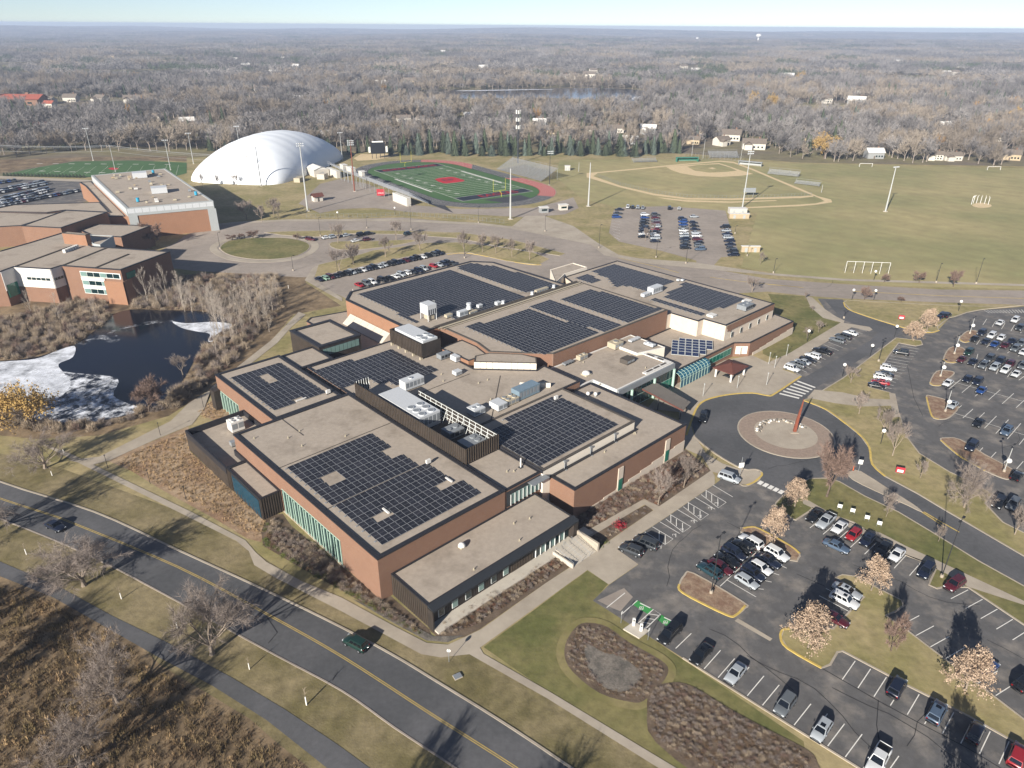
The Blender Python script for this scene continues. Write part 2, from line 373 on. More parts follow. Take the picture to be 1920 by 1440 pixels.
# near parking lot and loop: one asphalt sheet
lot1 = Q(qB, [(1415, 500), (1505, 412), (1670, 297)]) + Q(kH, [(1040, 1202), (1480, 917), (1920, 617)]) + Q(kE, [(330, 700), (500, 745), (560, 790), (640, 775), (780, 660), (700, 605), (560, 600), (330, 480), (130, 340), (20, 245)]) + Q(qF, [(70, 1000), (40, 930), (60, 880), (130, 812), (250, 782), (390, 772), (480, 787), (520, 775), (640, 660), (575, 620), (640, 585), (900, 430), (950, 402), (880, 370), (800, 300), (760, 240), (900, 245), (950, 310), (1070, 350), (1240, 400), (1340, 425), (1430, 425), (1445, 410), (1500, 350), (1530, 345), (1600, 320), (1680, 305), (1920, 285), (2500, 280), (2700, 1500), (2000, 1500)]) + Q(qC, [(2500, 1040), (2400, 1900), (1500, 1800), (990, 1440), (490, 1130), (0, 822)])
lay('parking_lot', lot1, 'asphalt_lot', 'a')
lay('loop_road', Q(qF, [(75, 862), (130, 812), (250, 782), (390, 772), (480, 787), (520, 777), (650, 702), (1050, 480), (1100, 430), (900, 360), (800, 250), (900, 248), (910, 290), (1060, 345), (1240, 402), (1200, 455), (745, 745), (680, 812), (800, 862), (900, 932), (1000, 1012), (1050, 1082), (1065, 1172), (1140, 1242), (1320, 1340)]) + Q(kD, [(1060, 0), (1260, 115), (1920, 500), (2300, 700), (2300, 1050), (1920, 838), (1400, 552), (900, 242), (500, 2)]) + Q(kE, [(1920, 900), (1640, 740), (1310, 705), (1230, 745), (1010, 860), (760, 740), (780, 660), (700, 605), (560, 600), (330, 480), (130, 340), (20, 245)]) + Q(qF, [(55, 940)]), 'asphalt_new', 'a', 0)
# entrance plaza
lay('plaza', Q(qF, [(-200, 860), (-120, 760), (60, 660), (160, 600), (390, 560), (500, 610), (560, 640), (665, 675), (660, 690), (520, 772), (480, 785), (390, 770), (250, 780), (130, 810), (75, 860), (40, 930), (60, 1000), (20, 1090), (-20, 1000), (-20, 880)]), 'concrete', 'c')
lay('walkway', Q(qF, [(20, 1090), (60, 1000), (130, 1112), (220, 1167), (310, 1197), (420, 1207), (450, 1232), (430, 1267), (370, 1290), (300, 1280), (205, 1225), (160, 1215), (110, 1130)]), 'concrete', 'c')
lay('walkway', Q(qF, [(500, 608), (730, 485), (900, 395), (910, 365), (860, 340), (800, 300), (730, 235), (690, 225), (720, 290), (790, 350), (890, 375), (640, 530), (470, 605)]) , 'concrete', 'c')
lay('walkway', Q(qF, [(890, 375), (1050, 400), (1068, 415), (1050, 425), (950, 402), (640, 583), (560, 640), (500, 608)]), 'concrete', 'c')
kerb(Q(qF, [(20, 1010), (75, 862), (130, 812), (250, 782), (390, 772), (480, 787), (520, 775), (665, 678)]), 'paint_yellow', .5, .15, 3)
kerb(Q(kE, [(20, 245), (130, 340), (330, 480), (560, 600), (700, 605), (770, 640), (740, 700), (640, 775), (560, 788), (500, 745)]), 'concrete', .4, .15, 3)
kerb(Q(kE, [(760, 640), (770, 670), (680, 750), (600, 782)]), 'paint_yellow', .42, .16, 3)
# raised islands: grass or mulch inside a kerb
def island(name, pts, mat, sm=0, kmat='concrete', yellow=None, px=True):
    _z['i'] += .0012
    o = sheet(name, pts, mat, _z['i'], sm, px)
    W2 = world(pts) if px else [Vector((*p[:2], 0)) for p in pts]
    if sm: W2 = smooth_pts(W2, sm)
    m2 = MB(); strip_mesh(m2, W2, .32, .0, .17, True); struct(m2.obj('kerb', kmat))
    return o
east = Q(qF, [(680, 812), (720, 800), (800, 750), (900, 690), (1200, 462), (1340, 478), (1348, 500), (1310, 508), (1215, 490), (1160, 560), (1045, 740), (1165, 770), (1225, 912), (1262, 1022), (1330, 1112), (1500, 1217), (1600, 1260), (1740, 1340), (1700, 1395), (1800, 1500)]) + Q(kD, [(1920, 240), (2400, 500), (2300, 700), (1920, 500), (1260, 115), (1060, 0)]) + Q(qF, [(1320, 1338), (1140, 1242), (1065, 1172), (1050, 1082), (1000, 1012), (900, 932), (800, 862)])
island('lawn_island', east, 'lawn')
kerb(Q(qF, [(682, 815), (800, 862), (900, 932), (1000, 1012), (1050, 1082), (1065, 1172), (1140, 1242)]), 'paint_yellow', .45, .18, 3)
_z['i'] += .002
sheet('walkway', Q(qF, [(740, 755), (900, 770), (1050, 805), (1165, 810), (1180, 845), (1000, 850), (850, 830), (700, 800)]), 'concrete', .175)
sheet('walkway', Q(qF, [(1160, 772), (1195, 778), (1222, 910), (1180, 908)]), 'concrete', .178)
island('lawn_island', Q(qF, [(905, 262), (925, 250), (1200, 265), (1500, 280), (1700, 285), (1920, 278), (1680, 302), (1600, 318), (1530, 342), (1500, 347), (1430, 400), (1440, 420), (1400, 430), (1240, 402), (1060, 347), (950, 310)]), 'lawn')
kerb(Q(qF, [(905, 262), (930, 300), (1060, 349), (1240, 404), (1340, 428), (1400, 432), (1442, 420)]), 'paint_yellow', .45, .18, 3)
for p in ([(1555, 470), (1600, 425), (1655, 425), (1640, 470), (1590, 488)], [(1465, 585), (1500, 520), (1560, 515), (1590, 540), (1540, 600), (1490, 600)], [(1390, 715), (1430, 650), (1510, 650), (1525, 665), (1480, 700), (1450, 730), (1410, 730)], [(1370, 795), (1400, 790), (1490, 815), (1550, 850), (1500, 910), (1440, 920), (1400, 900)], [(1452, 1040), (1480, 1026), (1560, 1035), (1700, 1120), (1850, 1200), (1860, 1240), (1820, 1258), (1700, 1210), (1560, 1130)]):
    island('parking_island', Q(qF, p), 'mulch', 3)
    kerb(Q(qF, [p[-2], p[-1], p[0]]), 'paint_yellow', .36, .19, 4)
west = Q(kE, [(1310, 708), (1500, 705), (1640, 742), (1920, 902)]) + Q(kD, [(500, 2), (900, 242), (1400, 552), (1920, 840), (2300, 1050), (2300, 1540), (1920, 1275), (1290, 852), (1040, 842), (940, 865), (850, 825), (870, 770), (930, 640), (780, 560), (590, 490), (0, 120)]) + Q(kE, [(1335, 1040), (1300, 1080), (1150, 1175), (1110, 1160), (920, 1010), (930, 980), (1010, 900), (1230, 745)])
island('lawn_island', west, 'green_lawn')
sheet('walkway', Q(kE, [(1230, 945), (1300, 960), (1600, 1130), (1900, 1270)]) + Q(kD, [(300, 240), (590, 390), (1000, 580), (1920, 1010), (2300, 1190), (2300, 1260), (1920, 1055), (1290, 850), (1040, 700), (590, 490), (0, 205)]) + Q(kE, [(1340, 1045), (1230, 990)]), 'concrete', .17)
island('parking_island', Q(qC, [(10, 360), (60, 347), (340, 510), (352, 540), (300, 580), (240, 577), (0, 455), (-18, 410)]), 'mulch', 3)
kerb(Q(qC, [(352, 530), (300, 582), (240, 579), (0, 457), (-20, 410)]), 'paint_yellow', .38, .19, 4)
island('parking_island', Q(qC, [(325, 112), (370, 90), (430, 97), (600, 190), (655, 235), (650, 262), (600, 272)]), 'mulch', 2)
kerb(Q(qC, [(340, 95), (380, 88), (430, 97), (600, 190), (657, 237)]), 'paint_yellow', .38, .19, 3)
island('lawn_island', Q(qC, [(860, 370), (900, 355), (970, 365), (1230, 500), (1240, 530), (1200, 560), (1140, 585), (1250, 660), (1920, 1170), (2400, 1540), (2400, 1690), (1920, 1332), (1840, 1282), (1610, 1152), (1290, 992), (900, 785), (870, 790), (830, 860), (780, 880), (590, 770), (550, 710), (565, 665), (600, 660), (845, 660), (1020, 480)]), 'lawn')
kerb(Q(qC, [(600, 660), (560, 668), (550, 710), (590, 770), (780, 880)]), 'paint_yellow', .38, .2, 3)
kerb(Q(qC, [(0, 822), (490, 1132), (990, 1442), (1500, 1800)]), 'concrete', .3, .15)
# splitter median
island('median', Q(qF, [(930, 1225), (955, 1212), (1000, 1215), (1150, 1310), (1290, 1398), (1345, 1442), (1270, 1405), (1080, 1320), (960, 1260)]), 'concrete', 2)
lines('centre_line', [Q(kD, [(790, 0), (950, 95), (1190, 230)]), Q(qF, [(1345, 1442), (1480, 1530)])], 'paint_yellow', .3, .085)
# roundabout island: brick ring, paved disc, stone seats
RC = at(*qF(578, 1000)); 
def ring_pts(r, n=40): return [(RC.x + r * math.cos(2 * math.pi * i / n), RC.y + r * math.sin(2 * math.pi * i / n)) for i in range(n)]
r_out = ((at(*qF(833, 1005)) - at(*qF(318, 1005))).length) / 2
island('roundabout_island', ring_pts(r_out), 'paver', 0, 'concrete', px=False)
sheet('paved_disc', ring_pts(r_out * .66), 'concrete', .2, px=False)
# north side roads
lay('north_drive', [(240, 505), (300, 470), (330, 455), (345, 443), (385, 424), (445, 418), (540, 413.5), (640, 411), (755, 408), (800, 412), (900, 420), (962, 427), (1108, 457), (1133, 477), (1220, 493), (1300, 500), (1335, 504), (1440, 523), (1582, 533), (1760, 543), (1920, 545), (2400, 548), (2400, 580), (1920, 572), (1760, 567), (1583, 560), (1512, 555), (1440, 547), (1300, 555), (1150, 520), (1000, 510), (900, 500), (700, 520), (560, 520), (430, 512), (360, 508), (300, 500)], 'asphalt_old', 'a')
lay('north_lot', [(574, 525), (591, 520), (827, 474), (838, 478), (876, 475), (940, 487), (1060, 500), (1060, 540), (800, 560), (660, 565)], 'asphalt_old', 'a')
lay('middle_lot', Q(kJ, [(330, 570), (700, 560), (1250, 600), (1290, 750), (1380, 1010), (1210, 1020), (1120, 1120), (990, 1080), (985, 1050), (660, 960), (290, 880), (200, 800), (225, 680), (240, 600)]), 'asphalt_old', 'a')
lay('west_lot', [(-300, 345), (0, 336), (60, 334), (150, 338), (180, 345), (190, 372), (60, 400), (-200, 420)], 'asphalt_lot', 'a')
lay('service_road', [(-300, 330), (0, 330), (180, 338), (250, 346), (250, 350), (180, 342), (0, 335), (-300, 338)], 'concrete', 'c')
island('lawn_island', Q(kI, [(350, 410), (420, 350), (560, 325), (750, 318), (950, 322), (1100, 350), (1155, 390), (1120, 440), (1000, 490), (800, 512), (600, 505), (430, 470)]), 'green_lawn', 3)
kerb(Q(kI, [(290, 420), (350, 360), (500, 318), (750, 305), (1000, 310), (1150, 340), (1205, 385), (1170, 445), (1030, 505), (800, 530), (570, 525), (400, 490)]), 'concrete', 3.2, .12, 4, True)
island('lawn_island', Q(kI, [(750, 270), (900, 262), (1200, 255), (1500, 250), (2200, 260), (2500, 275), (2200, 290), (1900, 285), (1500, 280), (1200, 310), (900, 292)]), 'lawn')
island('lawn_island', Q(kI, [(1330, 375), (1420, 350), (1700, 350), (2050, 335), (2100, 350), (1920, 385), (1600, 425), (1400, 420)]), 'lawn', 2)
island('lawn_island', [(597, 497), (660, 482), (700, 470), (760, 462), (800, 456), (860, 455), (930, 463), (1000, 474), (1030, 486), (1010, 497), (950, 490), (876, 473), (835, 476), (820, 470), (700, 495), (590, 520)], 'lawn')
kerb([(838, 478), (876, 475), (940, 487), (990, 496), (1015, 497)], 'paint_yellow', .4, .18, 3)
island('lawn_island', [(800, 437), (860, 436), (960, 450), (1060, 476), (1050, 480), (940, 463), (860, 447), (800, 443)], 'lawn')
lay('walkway', Q(kI, [(1180, 590), (1240, 560), (1200, 660), (1180, 690), (1450, 860), (1445, 890), (1110, 700)]), 'concrete', 'c')
# walks by the stadium
lay('walkway', [(380, 426), (445, 420), (540, 415), (740, 415), (900, 422), (960, 429), (1108, 459), (1133, 479), (1220, 495), (1335, 506), (1440, 516), (1582, 527), (1920, 537), (2400, 540), (2400, 536), (1920, 533), (1582, 523), (1440, 512), (1300, 492), (1200, 485), (1160, 478), (1120, 455), (1075, 424), (1020, 405), (985, 405), (960, 425), (900, 418), (740, 411), (540, 411.5), (445, 416), (378, 423)], 'concrete', 'c')
lay('stadium_apron', [(560, 382), (600, 345), (640, 335), (690, 345), (780, 385), (860, 392), (1000, 390), (1060, 375), (1075, 370), (1085, 390), (1060, 402), (990, 408), (880, 402), (770, 398), (700, 390), (640, 392), (600, 400)], 'asphalt_old', 'a')
# ball diamond
lay('skinned_infield', Q(kJ, [(715, 205), (820, 195), (1000, 185), (1190, 172), (1250, 190), (1380, 235), (1500, 270), (1380, 288), (1200, 297), (1000, 290), (850, 265), (760, 235)]), 'sand', 'a')
_z['a'] += .02
lay('infield_grass', Q(kJ, [(905, 205), (1000, 190), (1190, 182), (1290, 212), (1350, 240), (1260, 252), (1100, 258), (970, 240)]), 'field_grass', 'a')
lay('pitching_mound', Q(kJ, [(1090, 217), (1130, 212), (1165, 220), (1130, 227)]), 'sand', 'a')
lay('warning_path', Q(kJ, [(0, 262), (400, 225), (800, 185), (1200, 150), (1320, 160), (1500, 225), (1700, 310), (1920, 400), (2080, 470), (2200, 500), (2210, 525), (2080, 545), (1920, 560), (1400, 580), (1400, 570), (1920, 545), (2060, 535), (2140, 515), (2100, 490), (1900, 410), (1700, 325), (1500, 240), (1320, 172), (1200, 160), (800, 195), (400, 235), (100, 262), (60, 290), (300, 375), (600, 445), (900, 485), (1300, 490), (1920, 470), (2040, 462), (2040, 475), (1920, 487), (1300, 505), (900, 500), (600, 462), (300, 390), (0, 300)]), 'sand', 'g')
lay('dirt_track', Q(kJ, [(630, 478), (900, 505), (1300, 518), (1700, 505), (1715, 512), (1300, 530), (900, 520), (700, 495)]), 'sand', 'g')
# pond
POND = Q(qD, [(-400, 600), (0, 590), (200, 570), (300, 540), (420, 500), (560, 400), (640, 330), (740, 302), (900, 305), (1100, 310), (1230, 330), (1300, 380), (1290, 420), (1220, 450), (1180, 490), (1100, 580), (1030, 700), (900, 830), (780, 880), (500, 940), (250, 935), (100, 880), (0, 850), (-400, 800)])
M('water', '#0c1220', .12, .2, .05, spec=.5, col2='#141820', scale2=.03)
_wb = next(n for n in MATS['water'].node_tree.nodes if n.type == 'BSDF_PRINCIPLED'); _wb.inputs['IOR'].default_value = 1.33
lay('pond_water', POND, 'water', 'a', 4); ZW = _z['a']
def ice_mat(name, lo, hi, scale):
    m = M(name, '#dfe3ea', .75, .06, .3); N = m.node_tree.nodes; L = m.node_tree.links
    b = next(n for n in N if n.type == 'BSDF_PRINCIPLED')
    g = N.new('ShaderNodeNewGeometry'); n = N.new('ShaderNodeTexNoise'); n.inputs['Scale'].default_value = scale; n.inputs['Detail'].default_value = 8; n.inputs['Roughness'].default_value = .7
    L.new(g.outputs['Position'], n.inputs['Vector']); r = N.new('ShaderNodeMapRange'); r.inputs[1].default_value = lo; r.inputs[2].default_value = hi; L.new(n.outputs['Fac'], r.inputs[0]); L.new(r.outputs[0], b.inputs['Alpha'])
ice_mat('ice_solid', .24, .58, .2); ice_mat('ice_broken', .44, .62, .3); ice_mat('ice_thin', .5, .85, .3)
def ice(pts, m, z):
    o = sheet('ice', Q(qD, pts), m, ZW + z - .06, 4); return o
ice([(-350, 612), (0, 595), (200, 580), (330, 530), (420, 508), (410, 570), (330, 610), (360, 660), (400, 720), (330, 800), (200, 830), (0, 800), (-350, 780)], 'ice_solid', .074)
ice([(200, 640), (420, 660), (660, 690), (640, 790), (800, 860), (780, 880), (500, 935), (250, 925), (60, 860), (120, 720)], 'ice_broken', .078)
ice([(970, 370), (1050, 380), (1200, 372), (1300, 385), (1285, 415), (1220, 440), (1200, 480), (1170, 480), (1180, 440), (1100, 425), (1020, 405)], 'ice_solid', .082)
ice([(410, 505), (600, 430), (760, 385), (900, 362), (980, 368), (900, 380), (760, 398), (650, 430), (680, 470), (620, 490), (560, 470), (420, 520)], 'ice_thin', .086)
# rain-garden basins in the lawn
lay('rain_garden_rim', Q(qB, [(1310, 615), (1400, 595), (1510, 622), (1640, 710), (1815, 805), (1885, 890), (1840, 990), (1720, 1100), (1610, 1110), (1430, 1055), (1265, 925), (1210, 815), (1230, 705)]), 'dry_rim', 'a', 3)
lay('rain_garden', Q(qB, [(1330, 640), (1400, 625), (1500, 650), (1620, 735), (1790, 830), (1840, 890), (1800, 970), (1700, 1065), (1620, 1070), (1450, 1020), (1300, 900), (1255, 810), (1270, 720)]), 'bed', 'a', 3)
lay('rain_garden_gravel', Q(qB, [(1380, 740), (1470, 790), (1560, 810), (1650, 870), (1690, 930), (1600, 1010), (1480, 990), (1400, 900), (1370, 810)]), 'gravel', 'a', 3)
lay('rain_garden', Q(qC, [(-180, 1000), (-60, 960), (60, 985), (250, 1100), (450, 1210), (700, 1340), (760, 1420), (800, 1600), (300, 1600), (-150, 1300), (-200, 1130)]), 'bed', 'a', 3)

# worn seams, tar lines and a concrete patch in the asphalt
M('tar', '#2e2e30', .8, .1, 1)
lines('tar_seam', [Q(qC, [(780, 880), (1100, 1065), (1350, 1200), (1600, 1330), (1850, 1480)]), Q(qC, [(640, 350), (800, 420)]), Q(qC, [(1100, 1060), (1090, 1200), (1130, 1440)]), Q(qC, [(250, 60), (330, 100)]), Q(qB, [(1640, 900), (1700, 880)]), Q(qA, [(1500, 590), (1560, 680), (1510, 740)]), Q(qA, [(1900, 900), (1870, 950)]), Q(qF, [(1260, 600), (1300, 800), (1350, 900)])], 'tar', .12, .093)
sheet('patch', Q(qC, [(310, 600), (505, 715), (490, 728), (292, 615)]), 'concrete', .094)
sheet('patch', Q(qB, [(1440, 500), (1590, 430), (1640, 480), (1570, 560), (1530, 545)]), 'asphalt_old', .0905)

_rt2 = random.Random(12); segs = []
def wander(p, a, n, st):
    out = [p]
    for _ in range(n):
        a += _rt2.uniform(-.35, .35); p = p + Vector((math.cos(a), math.sin(a), 0)) * st; out.append(p)
    return out
for (x, y, a, n) in ((1400, 1230, -.7, 9), (1560, 1290, -.75, 12), (1700, 1400, .8, 7), (1250, 1100, .85, 8), (1330, 1180, -.7, 6), (1600, 1060, -.6, 8), (1850, 1200, -.7, 9), (1440, 880, .5, 6), (1600, 850, 1.2, 6), (1760, 800, .6, 8), (1850, 730, -.4, 9), (1800, 680, .7, 8), (1880, 840, .7, 6), (1740, 900, -.7, 8), (1180, 470, .1, 9), (820, 428, .1, 9), (1000, 445, -.2, 9), (1300, 520, -.1, 9), (1500, 540, .1, 9), (1700, 552, .0, 9), (480, 425, .1, 8)): segs.append([tuple(q[:2]) for q in wander(at(x, y), a, n, 2.6)])
lines('tar_seam', segs, 'tar', .09, .0965, px=False)
# ================================================================== MAIN SCHOOL BUILDING (local frame u, v)
SB = thing('school_building', 'large flat-roofed brick school with black metal wings and solar panels on its roofs', 'school', BO, TH)
def ring(mb, poly, wd, z0, z1, inset=True):
    k = len(poly); P = [Vector((*p, 0)) for p in poly]
    a = sum(P[i].x * P[(i + 1) % k].y - P[(i + 1) % k].x * P[i].y for i in range(k))
    sgn = 1 if a > 0 else -1
    I = []
    for i in range(k):
        d0 = (P[i] - P[i - 1]).normalized(); d1 = (P[(i + 1) % k] - P[i]).normalized()
        n0 = Vector((-d0.y, d0.x, 0)) * sgn; n1 = Vector((-d1.y, d1.x, 0)) * sgn
        b = (n0 + n1); b = b / max(.35, b.length_squared / 2); I.append(P[i] + b * wd)
    O_ = [P[i] - (I[i] - P[i]) * .12 for i in range(k)]
    for i in range(k):
        j = (i + 1) % k
        q = [O_[i], O_[j], I[j], I[i]]
        mb.face([(p.x, p.y, z1) for p in (q if sgn > 0 else q[::-1])])
        mb.face([(O_[i].x, O_[i].y, z0), (O_[j].x, O_[j].y, z0), (O_[j].x, O_[j].y, z1), (O_[i].x, O_[i].y, z1)])
        mb.face([(I[j].x, I[j].y, z0), (I[i].x, I[i].y, z0), (I[i].x, I[i].y, z1), (I[j].x, I[j].y, z1)])
def block(parent, poly, z1, wall='brick', z0=0.0, roof='roof_membrane', par=.3, cop='coping', cw=.5, deck=True):
    mb = MB(); mb.prism(poly, z0, z1 - .02, top=False); wl = mb.obj('wall', wall, parent)
    if deck: mb = MB(); mb.prism(poly, z1 - par, z1 - par, side=False); mb.obj('roof', roof, parent)
    mb = MB(); ring(mb, poly, cw, z1 - par - .05, z1 + .03); mb.obj('coping', cop, parent)
    return wl
def rect(u0, u1, v0, v1): return [(u0, v0), (u1, v0), (u1, v1), (u0, v1)]
def boxpart(name, mat, parent, *a): return MB().box(*a).obj(name, mat, parent)
# blocks
block(SB, rect(-.3, 28.4, 0, 54.8), 9.2, par=.22, cw=.75)
block(SB, rect(9, 26.4, 54.9, 86.2), 9.25, par=.22, cw=.7)
block(SB, rect(26.5, 36.3, 75.7, 86.2), 8.9, 'cladding', par=.25, cw=.6)
boxpart('roof_gutter', 'roof_dark', SB, 26.5, 28.5, 54.9, 75.6, 0, 8.45)
block(SB, [(28.5, .2), (38.3, .2), (38.3, 22.1), (67.7, 22.1), (74.4, 22.1), (74.4, 34.7), (71, 34), (59.8, 45.5), (60.2, 59.6), (60, 75.2), (28.5, 75.2)], 8.85, par=.2, cw=.45)
block(SB, rect(38.4, 67.6, -.3, 22), 9.3, 'panel_cream', par=.15, cw=.55, cop='roof_dark')
block(SB, [(40.4, -7), (78.2, -7), (78.2, 21.9), (67.7, 21.9), (67.7, -.4), (40.4, -.4)], 7.2, par=.2, cw=.55)
block(SB, rect(2, 36.5, -10.2, -.05), 4.7, 'cladding', par=.15, cw=.3)
block(SB, rect(-4.8, -.35, 34.6, 49.5), 5.1, 'cladding', par=.2, cw=.4)
block(SB, [(-5, 49.6), (-.35, 49.6), (-.35, 54.95), (8.95, 54.95), (8.95, 71.2), (-5.2, 70.8)], 5.2, 'cladding', par=1.4, cw=.35, roof='roof_membrane')
block(SB, [(36.2, 82.5), (49.2, 82.4), (49, 98.4), (36.1, 98.6)], 9.9, 'cladding', par=.35, cw=1.0)
block(SB, [(49.3, 75.3), (59.9, 75.3), (59.9, 107), (64.5, 113.6), (52, 116.5), (49.4, 114.5)], 4.5, 'brick', par=.15, cw=.4)
block(SB, [(60, 70), (122, 70), (121, 106), (115.6, 112.5), (65, 113), (60, 107.5)], 11.0, 'brick_orange', par=.22, cw=.7)
block(SB, [(68, 54), (66.4, 47.2), (72.2, 40.8), (78, 34.8), (127.2, 33.8), (127.2, 69.9), (68, 69.9)], 11.05, par=.15, cw=.45, cop='roof_dark')
block(SB, [(59.8, 45.6), (71.1, 34.1), (73.4, 36.6), (72.1, 40.7), (66.3, 47.1), (62.4, 48.2)], 10.7, 'panel_cream', z0=8, par=.12, cw=.25, cop='roof_dark')
block(SB, [(60.3, 48.4), (62.4, 48.3), (66.3, 47.3), (67.9, 54), (67.9, 60.2), (60, 59.7)], 9.9, 'brick_orange', z0=8, par=.12, cw=.3)
block(SB, [(127.4, 34), (129.4, 33.9), (129.8, 24.4), (132.5, 24.3), (132.9, 16.9), (160.9, 16.6), (160, 80), (131, 80), (127.4, 71)], 9.4, 'stone_white', par=.15, cw=.45)
block(SB, [(122.2, 76), (131.2, 80.2), (143, 80.2), (143, 87), (131, 87)], 10.4, 'panel_cream', par=.15, cw=.3, cop='panel_cream')
block(SB, [(103.7, 14.3), (129.1, 13.9), (133.8, 13.8), (137.4, 10.7), (163.3, 10.4), (164.9, 18.5), (161, 18.5), (161, 33.7), (103.7, 33.7)], 4.5, par=.15, cw=.4)
block(SB, [(74.5, 22.2), (79.7, 22.2), (79.8, 14.5), (103.5, 14.4), (103.5, 24), (100, 33.7), (74.5, 34.6)], 7.3, 'frame_white', par=.12, cw=.35, cop='roof_white')
block(SB, [(100.2, 24.1), (109.3, 21.5), (109.3, 33.6), (100.2, 33.6)], 7.9, 'panel_cream', z0=4, par=.1, cw=.25, cop='roof_white')
# skylight edge of the entry roof
mb = MB(); mb.box(92, 103.2, 14.8, 16.1, 7.35, 7.6); mb.box(101.7, 103.2, 16.2, 24, 7.35, 7.6); mb.obj('roof_skylight', 'roof_white', SB)
for (a, b_, c_, d_) in ((93, 95.5, 15.1, 15.8), (96, 98.5, 15.1, 15.8), (99, 101.5, 15.1, 15.8), (102, 102.9, 17, 19), (102, 102.9, 20, 22.5)): boxpart('skylight_pane', 'roof_dark', SB, a, b_, c_, d_, 7.61, 7.63)
# I wing: brick band above the white base on its long front, and on the far end
boxpart('brick_band', 'brick', SB, 133.6, 160.95, 16.52, 16.57, 7.2, 9.2)
mb = MB()
for s in range(5): mb.box(133.05 + s * .5, 133.6 + s * .5, 16.5, 16.55, 7.3 - s * .35 + .9, 9.2)
mb.obj('brick_step', 'brick', SB)
for k in range(5):
    u = 135.8 + k * 5.2
    wn = boxpart('window', 'frame_white', SB, u, u + 1.1, 16.42, 16.5, 4.8, 6.5); boxpart('pane', 'glass', wn, u + .12, u + .98, 16.38, 16.41, 4.95, 6.35)
for k in range(3):
    v = 18 + k * 2.2
    wn = boxpart('window', 'frame_white', SB, 132.5, 132.62, v, v + 1.5, 4.9, 6.4); boxpart('pane', 'roof_white', wn, 132.46, 132.49, v + .12, v + 1.38, 5.02, 6.28)
# J wing: white stepped base along the brick front, cream panel by the door
mb = MB()
for k in range(6): mb.box(139 + k * 4.1, 143.1 + k * 4.1, 10.2 + 0 * k, 10.32, 0, 1.0 + k * .28)
mb.obj('stone_base', 'stone_white', SB)
boxpart('cream_panel', 'panel_cream', SB, 134.6, 136.9, 12.0, 12.06, 1, 3.2).rotation_euler = (0, 0, 0)
mb = MB(); mb.face([(134.2, 13.35, .9), (136.9, 10.98, .9), (136.9, 10.98, 3.4), (134.2, 13.35, 3.4)]); mb.obj('cream_panel', 'panel_cream', SB)
wn = boxpart('window', 'frame_green', SB, 120, 132, 13.55, 13.62, 1.5, 3.6)
for k in range(6): boxpart('pane', 'glass_green', wn, 120.2 + k * 1.95, 121.95 + k * 1.95, 13.5, 13.54, 1.7, 3.4)
# front hall: tall bays with pale fins
for k in range(10):
    v = 12.2 + k * 2.2
    wn = boxpart('window', 'frame_green', SB, -.36, -.3, v, v + 2.15, .35, 5.7)
    boxpart('pane', 'glass', wn, -.42, -.37, v + .1, v + 2.05, .5, 3.2); boxpart('pane', 'glass', wn, -.42, -.37, v + .1, v + 2.05, 3.3, 5.55)
    boxpart('fin', 'frame_green', wn, -.6, -.37, v + 1.0, v + 1.22, .3, 5.7); boxpart('fin', 'frame_green', wn, -.5, -.37, v - .03, v + .12, .3, 5.7)
boxpart('plinth', 'concrete', SB, -.55, -.3, 11.5, 34.4, 0, .28)
for k in range(6):
    v = 74.4 + k * 1.7
    wn = boxpart('window', 'frame_green', SB, 8.92, 9, v, v + 1.6, .4, 5.2)
    boxpart('pane', 'glass', wn, 8.86, 8.91, v + .1, v + 1.5, .55, 5.05); boxpart('fin', 'frame_green', wn, 8.55, 8.85, v + .6, v + .85, .4, 5.2)
boxpart('fin_wall', 'cladding', SB, 7.3, 8.95, 84.8, 87.2, 0, 5.4)
# ribs of the black metal cladding
def ribs(parent, a, b, z0, z1, step=.62, out=.1, nrm=(0, -1), mat='cladding_rib'):
    a = Vector(a); b = Vector(b); n = int((b - a).length / step); d = (b - a).normalized(); mb = MB()
    nv = Vector(nrm)
    for k in range(n + 1):
        p = a + d * (k * step); q = p + d * .14
        f0, f1 = p + nv * out, q + nv * out
        mb.face([(f0.x, f0.y, z0), (f1.x, f1.y, z0), (f1.x, f1.y, z1), (f0.x, f0.y, z1)])
        mb.face([(p.x, p.y, z0), (f0.x, f0.y, z0), (f0.x, f0.y, z1), (p.x, p.y, z1)])
        mb.face([(f1.x, f1.y, z0), (q.x, q.y, z0), (q.x, q.y, z1), (f1.x, f1.y, z1)])
    o = mb.obj('cladding_ribs', mat, parent); o['kind'] = 'stuff'; return o
ribs(SB, (1.99, -10.1), (1.99, -.3), .1, 4.6, .55, .1, (-1, 0))
ribs(SB, (-5.1, 70.6), (-4.9, 47.8), .1, 5.1, .55, .1, (-1, 0))
ribs(SB, (-4.7, 34.59), (-.5, 34.59), .1, 5.0, .5, .08, (0, -1))
ribs(SB, (36.15, 98.4), (36.2, 82.6), .1, 9.8, .6, .1, (-1, 0))
# blue glazed screen on the black wing
wn = boxpart('window', 'metal_dark', SB, -4.9, -4.82, 35, 47.4, .3, 4.7)
for k in range(20): boxpart('glass_fin', 'glass_blue', wn, -5.0, -4.91, 35.15 + k * .61, 35.32 + k * .61, .4 + (k % 3) * .5, 4.6)
# south glazing of the black box
wn = boxpart('window', 'metal_dark', SB, 37, 48.6, 82.34, 82.4, 8.2 - 1.4, 9.0)
for k in range(9): boxpart('pane', 'glass_pale', wn, 37.15 + k * 1.27, 38.3 + k * 1.27, 82.28, 82.33, 6.95, 8.85)
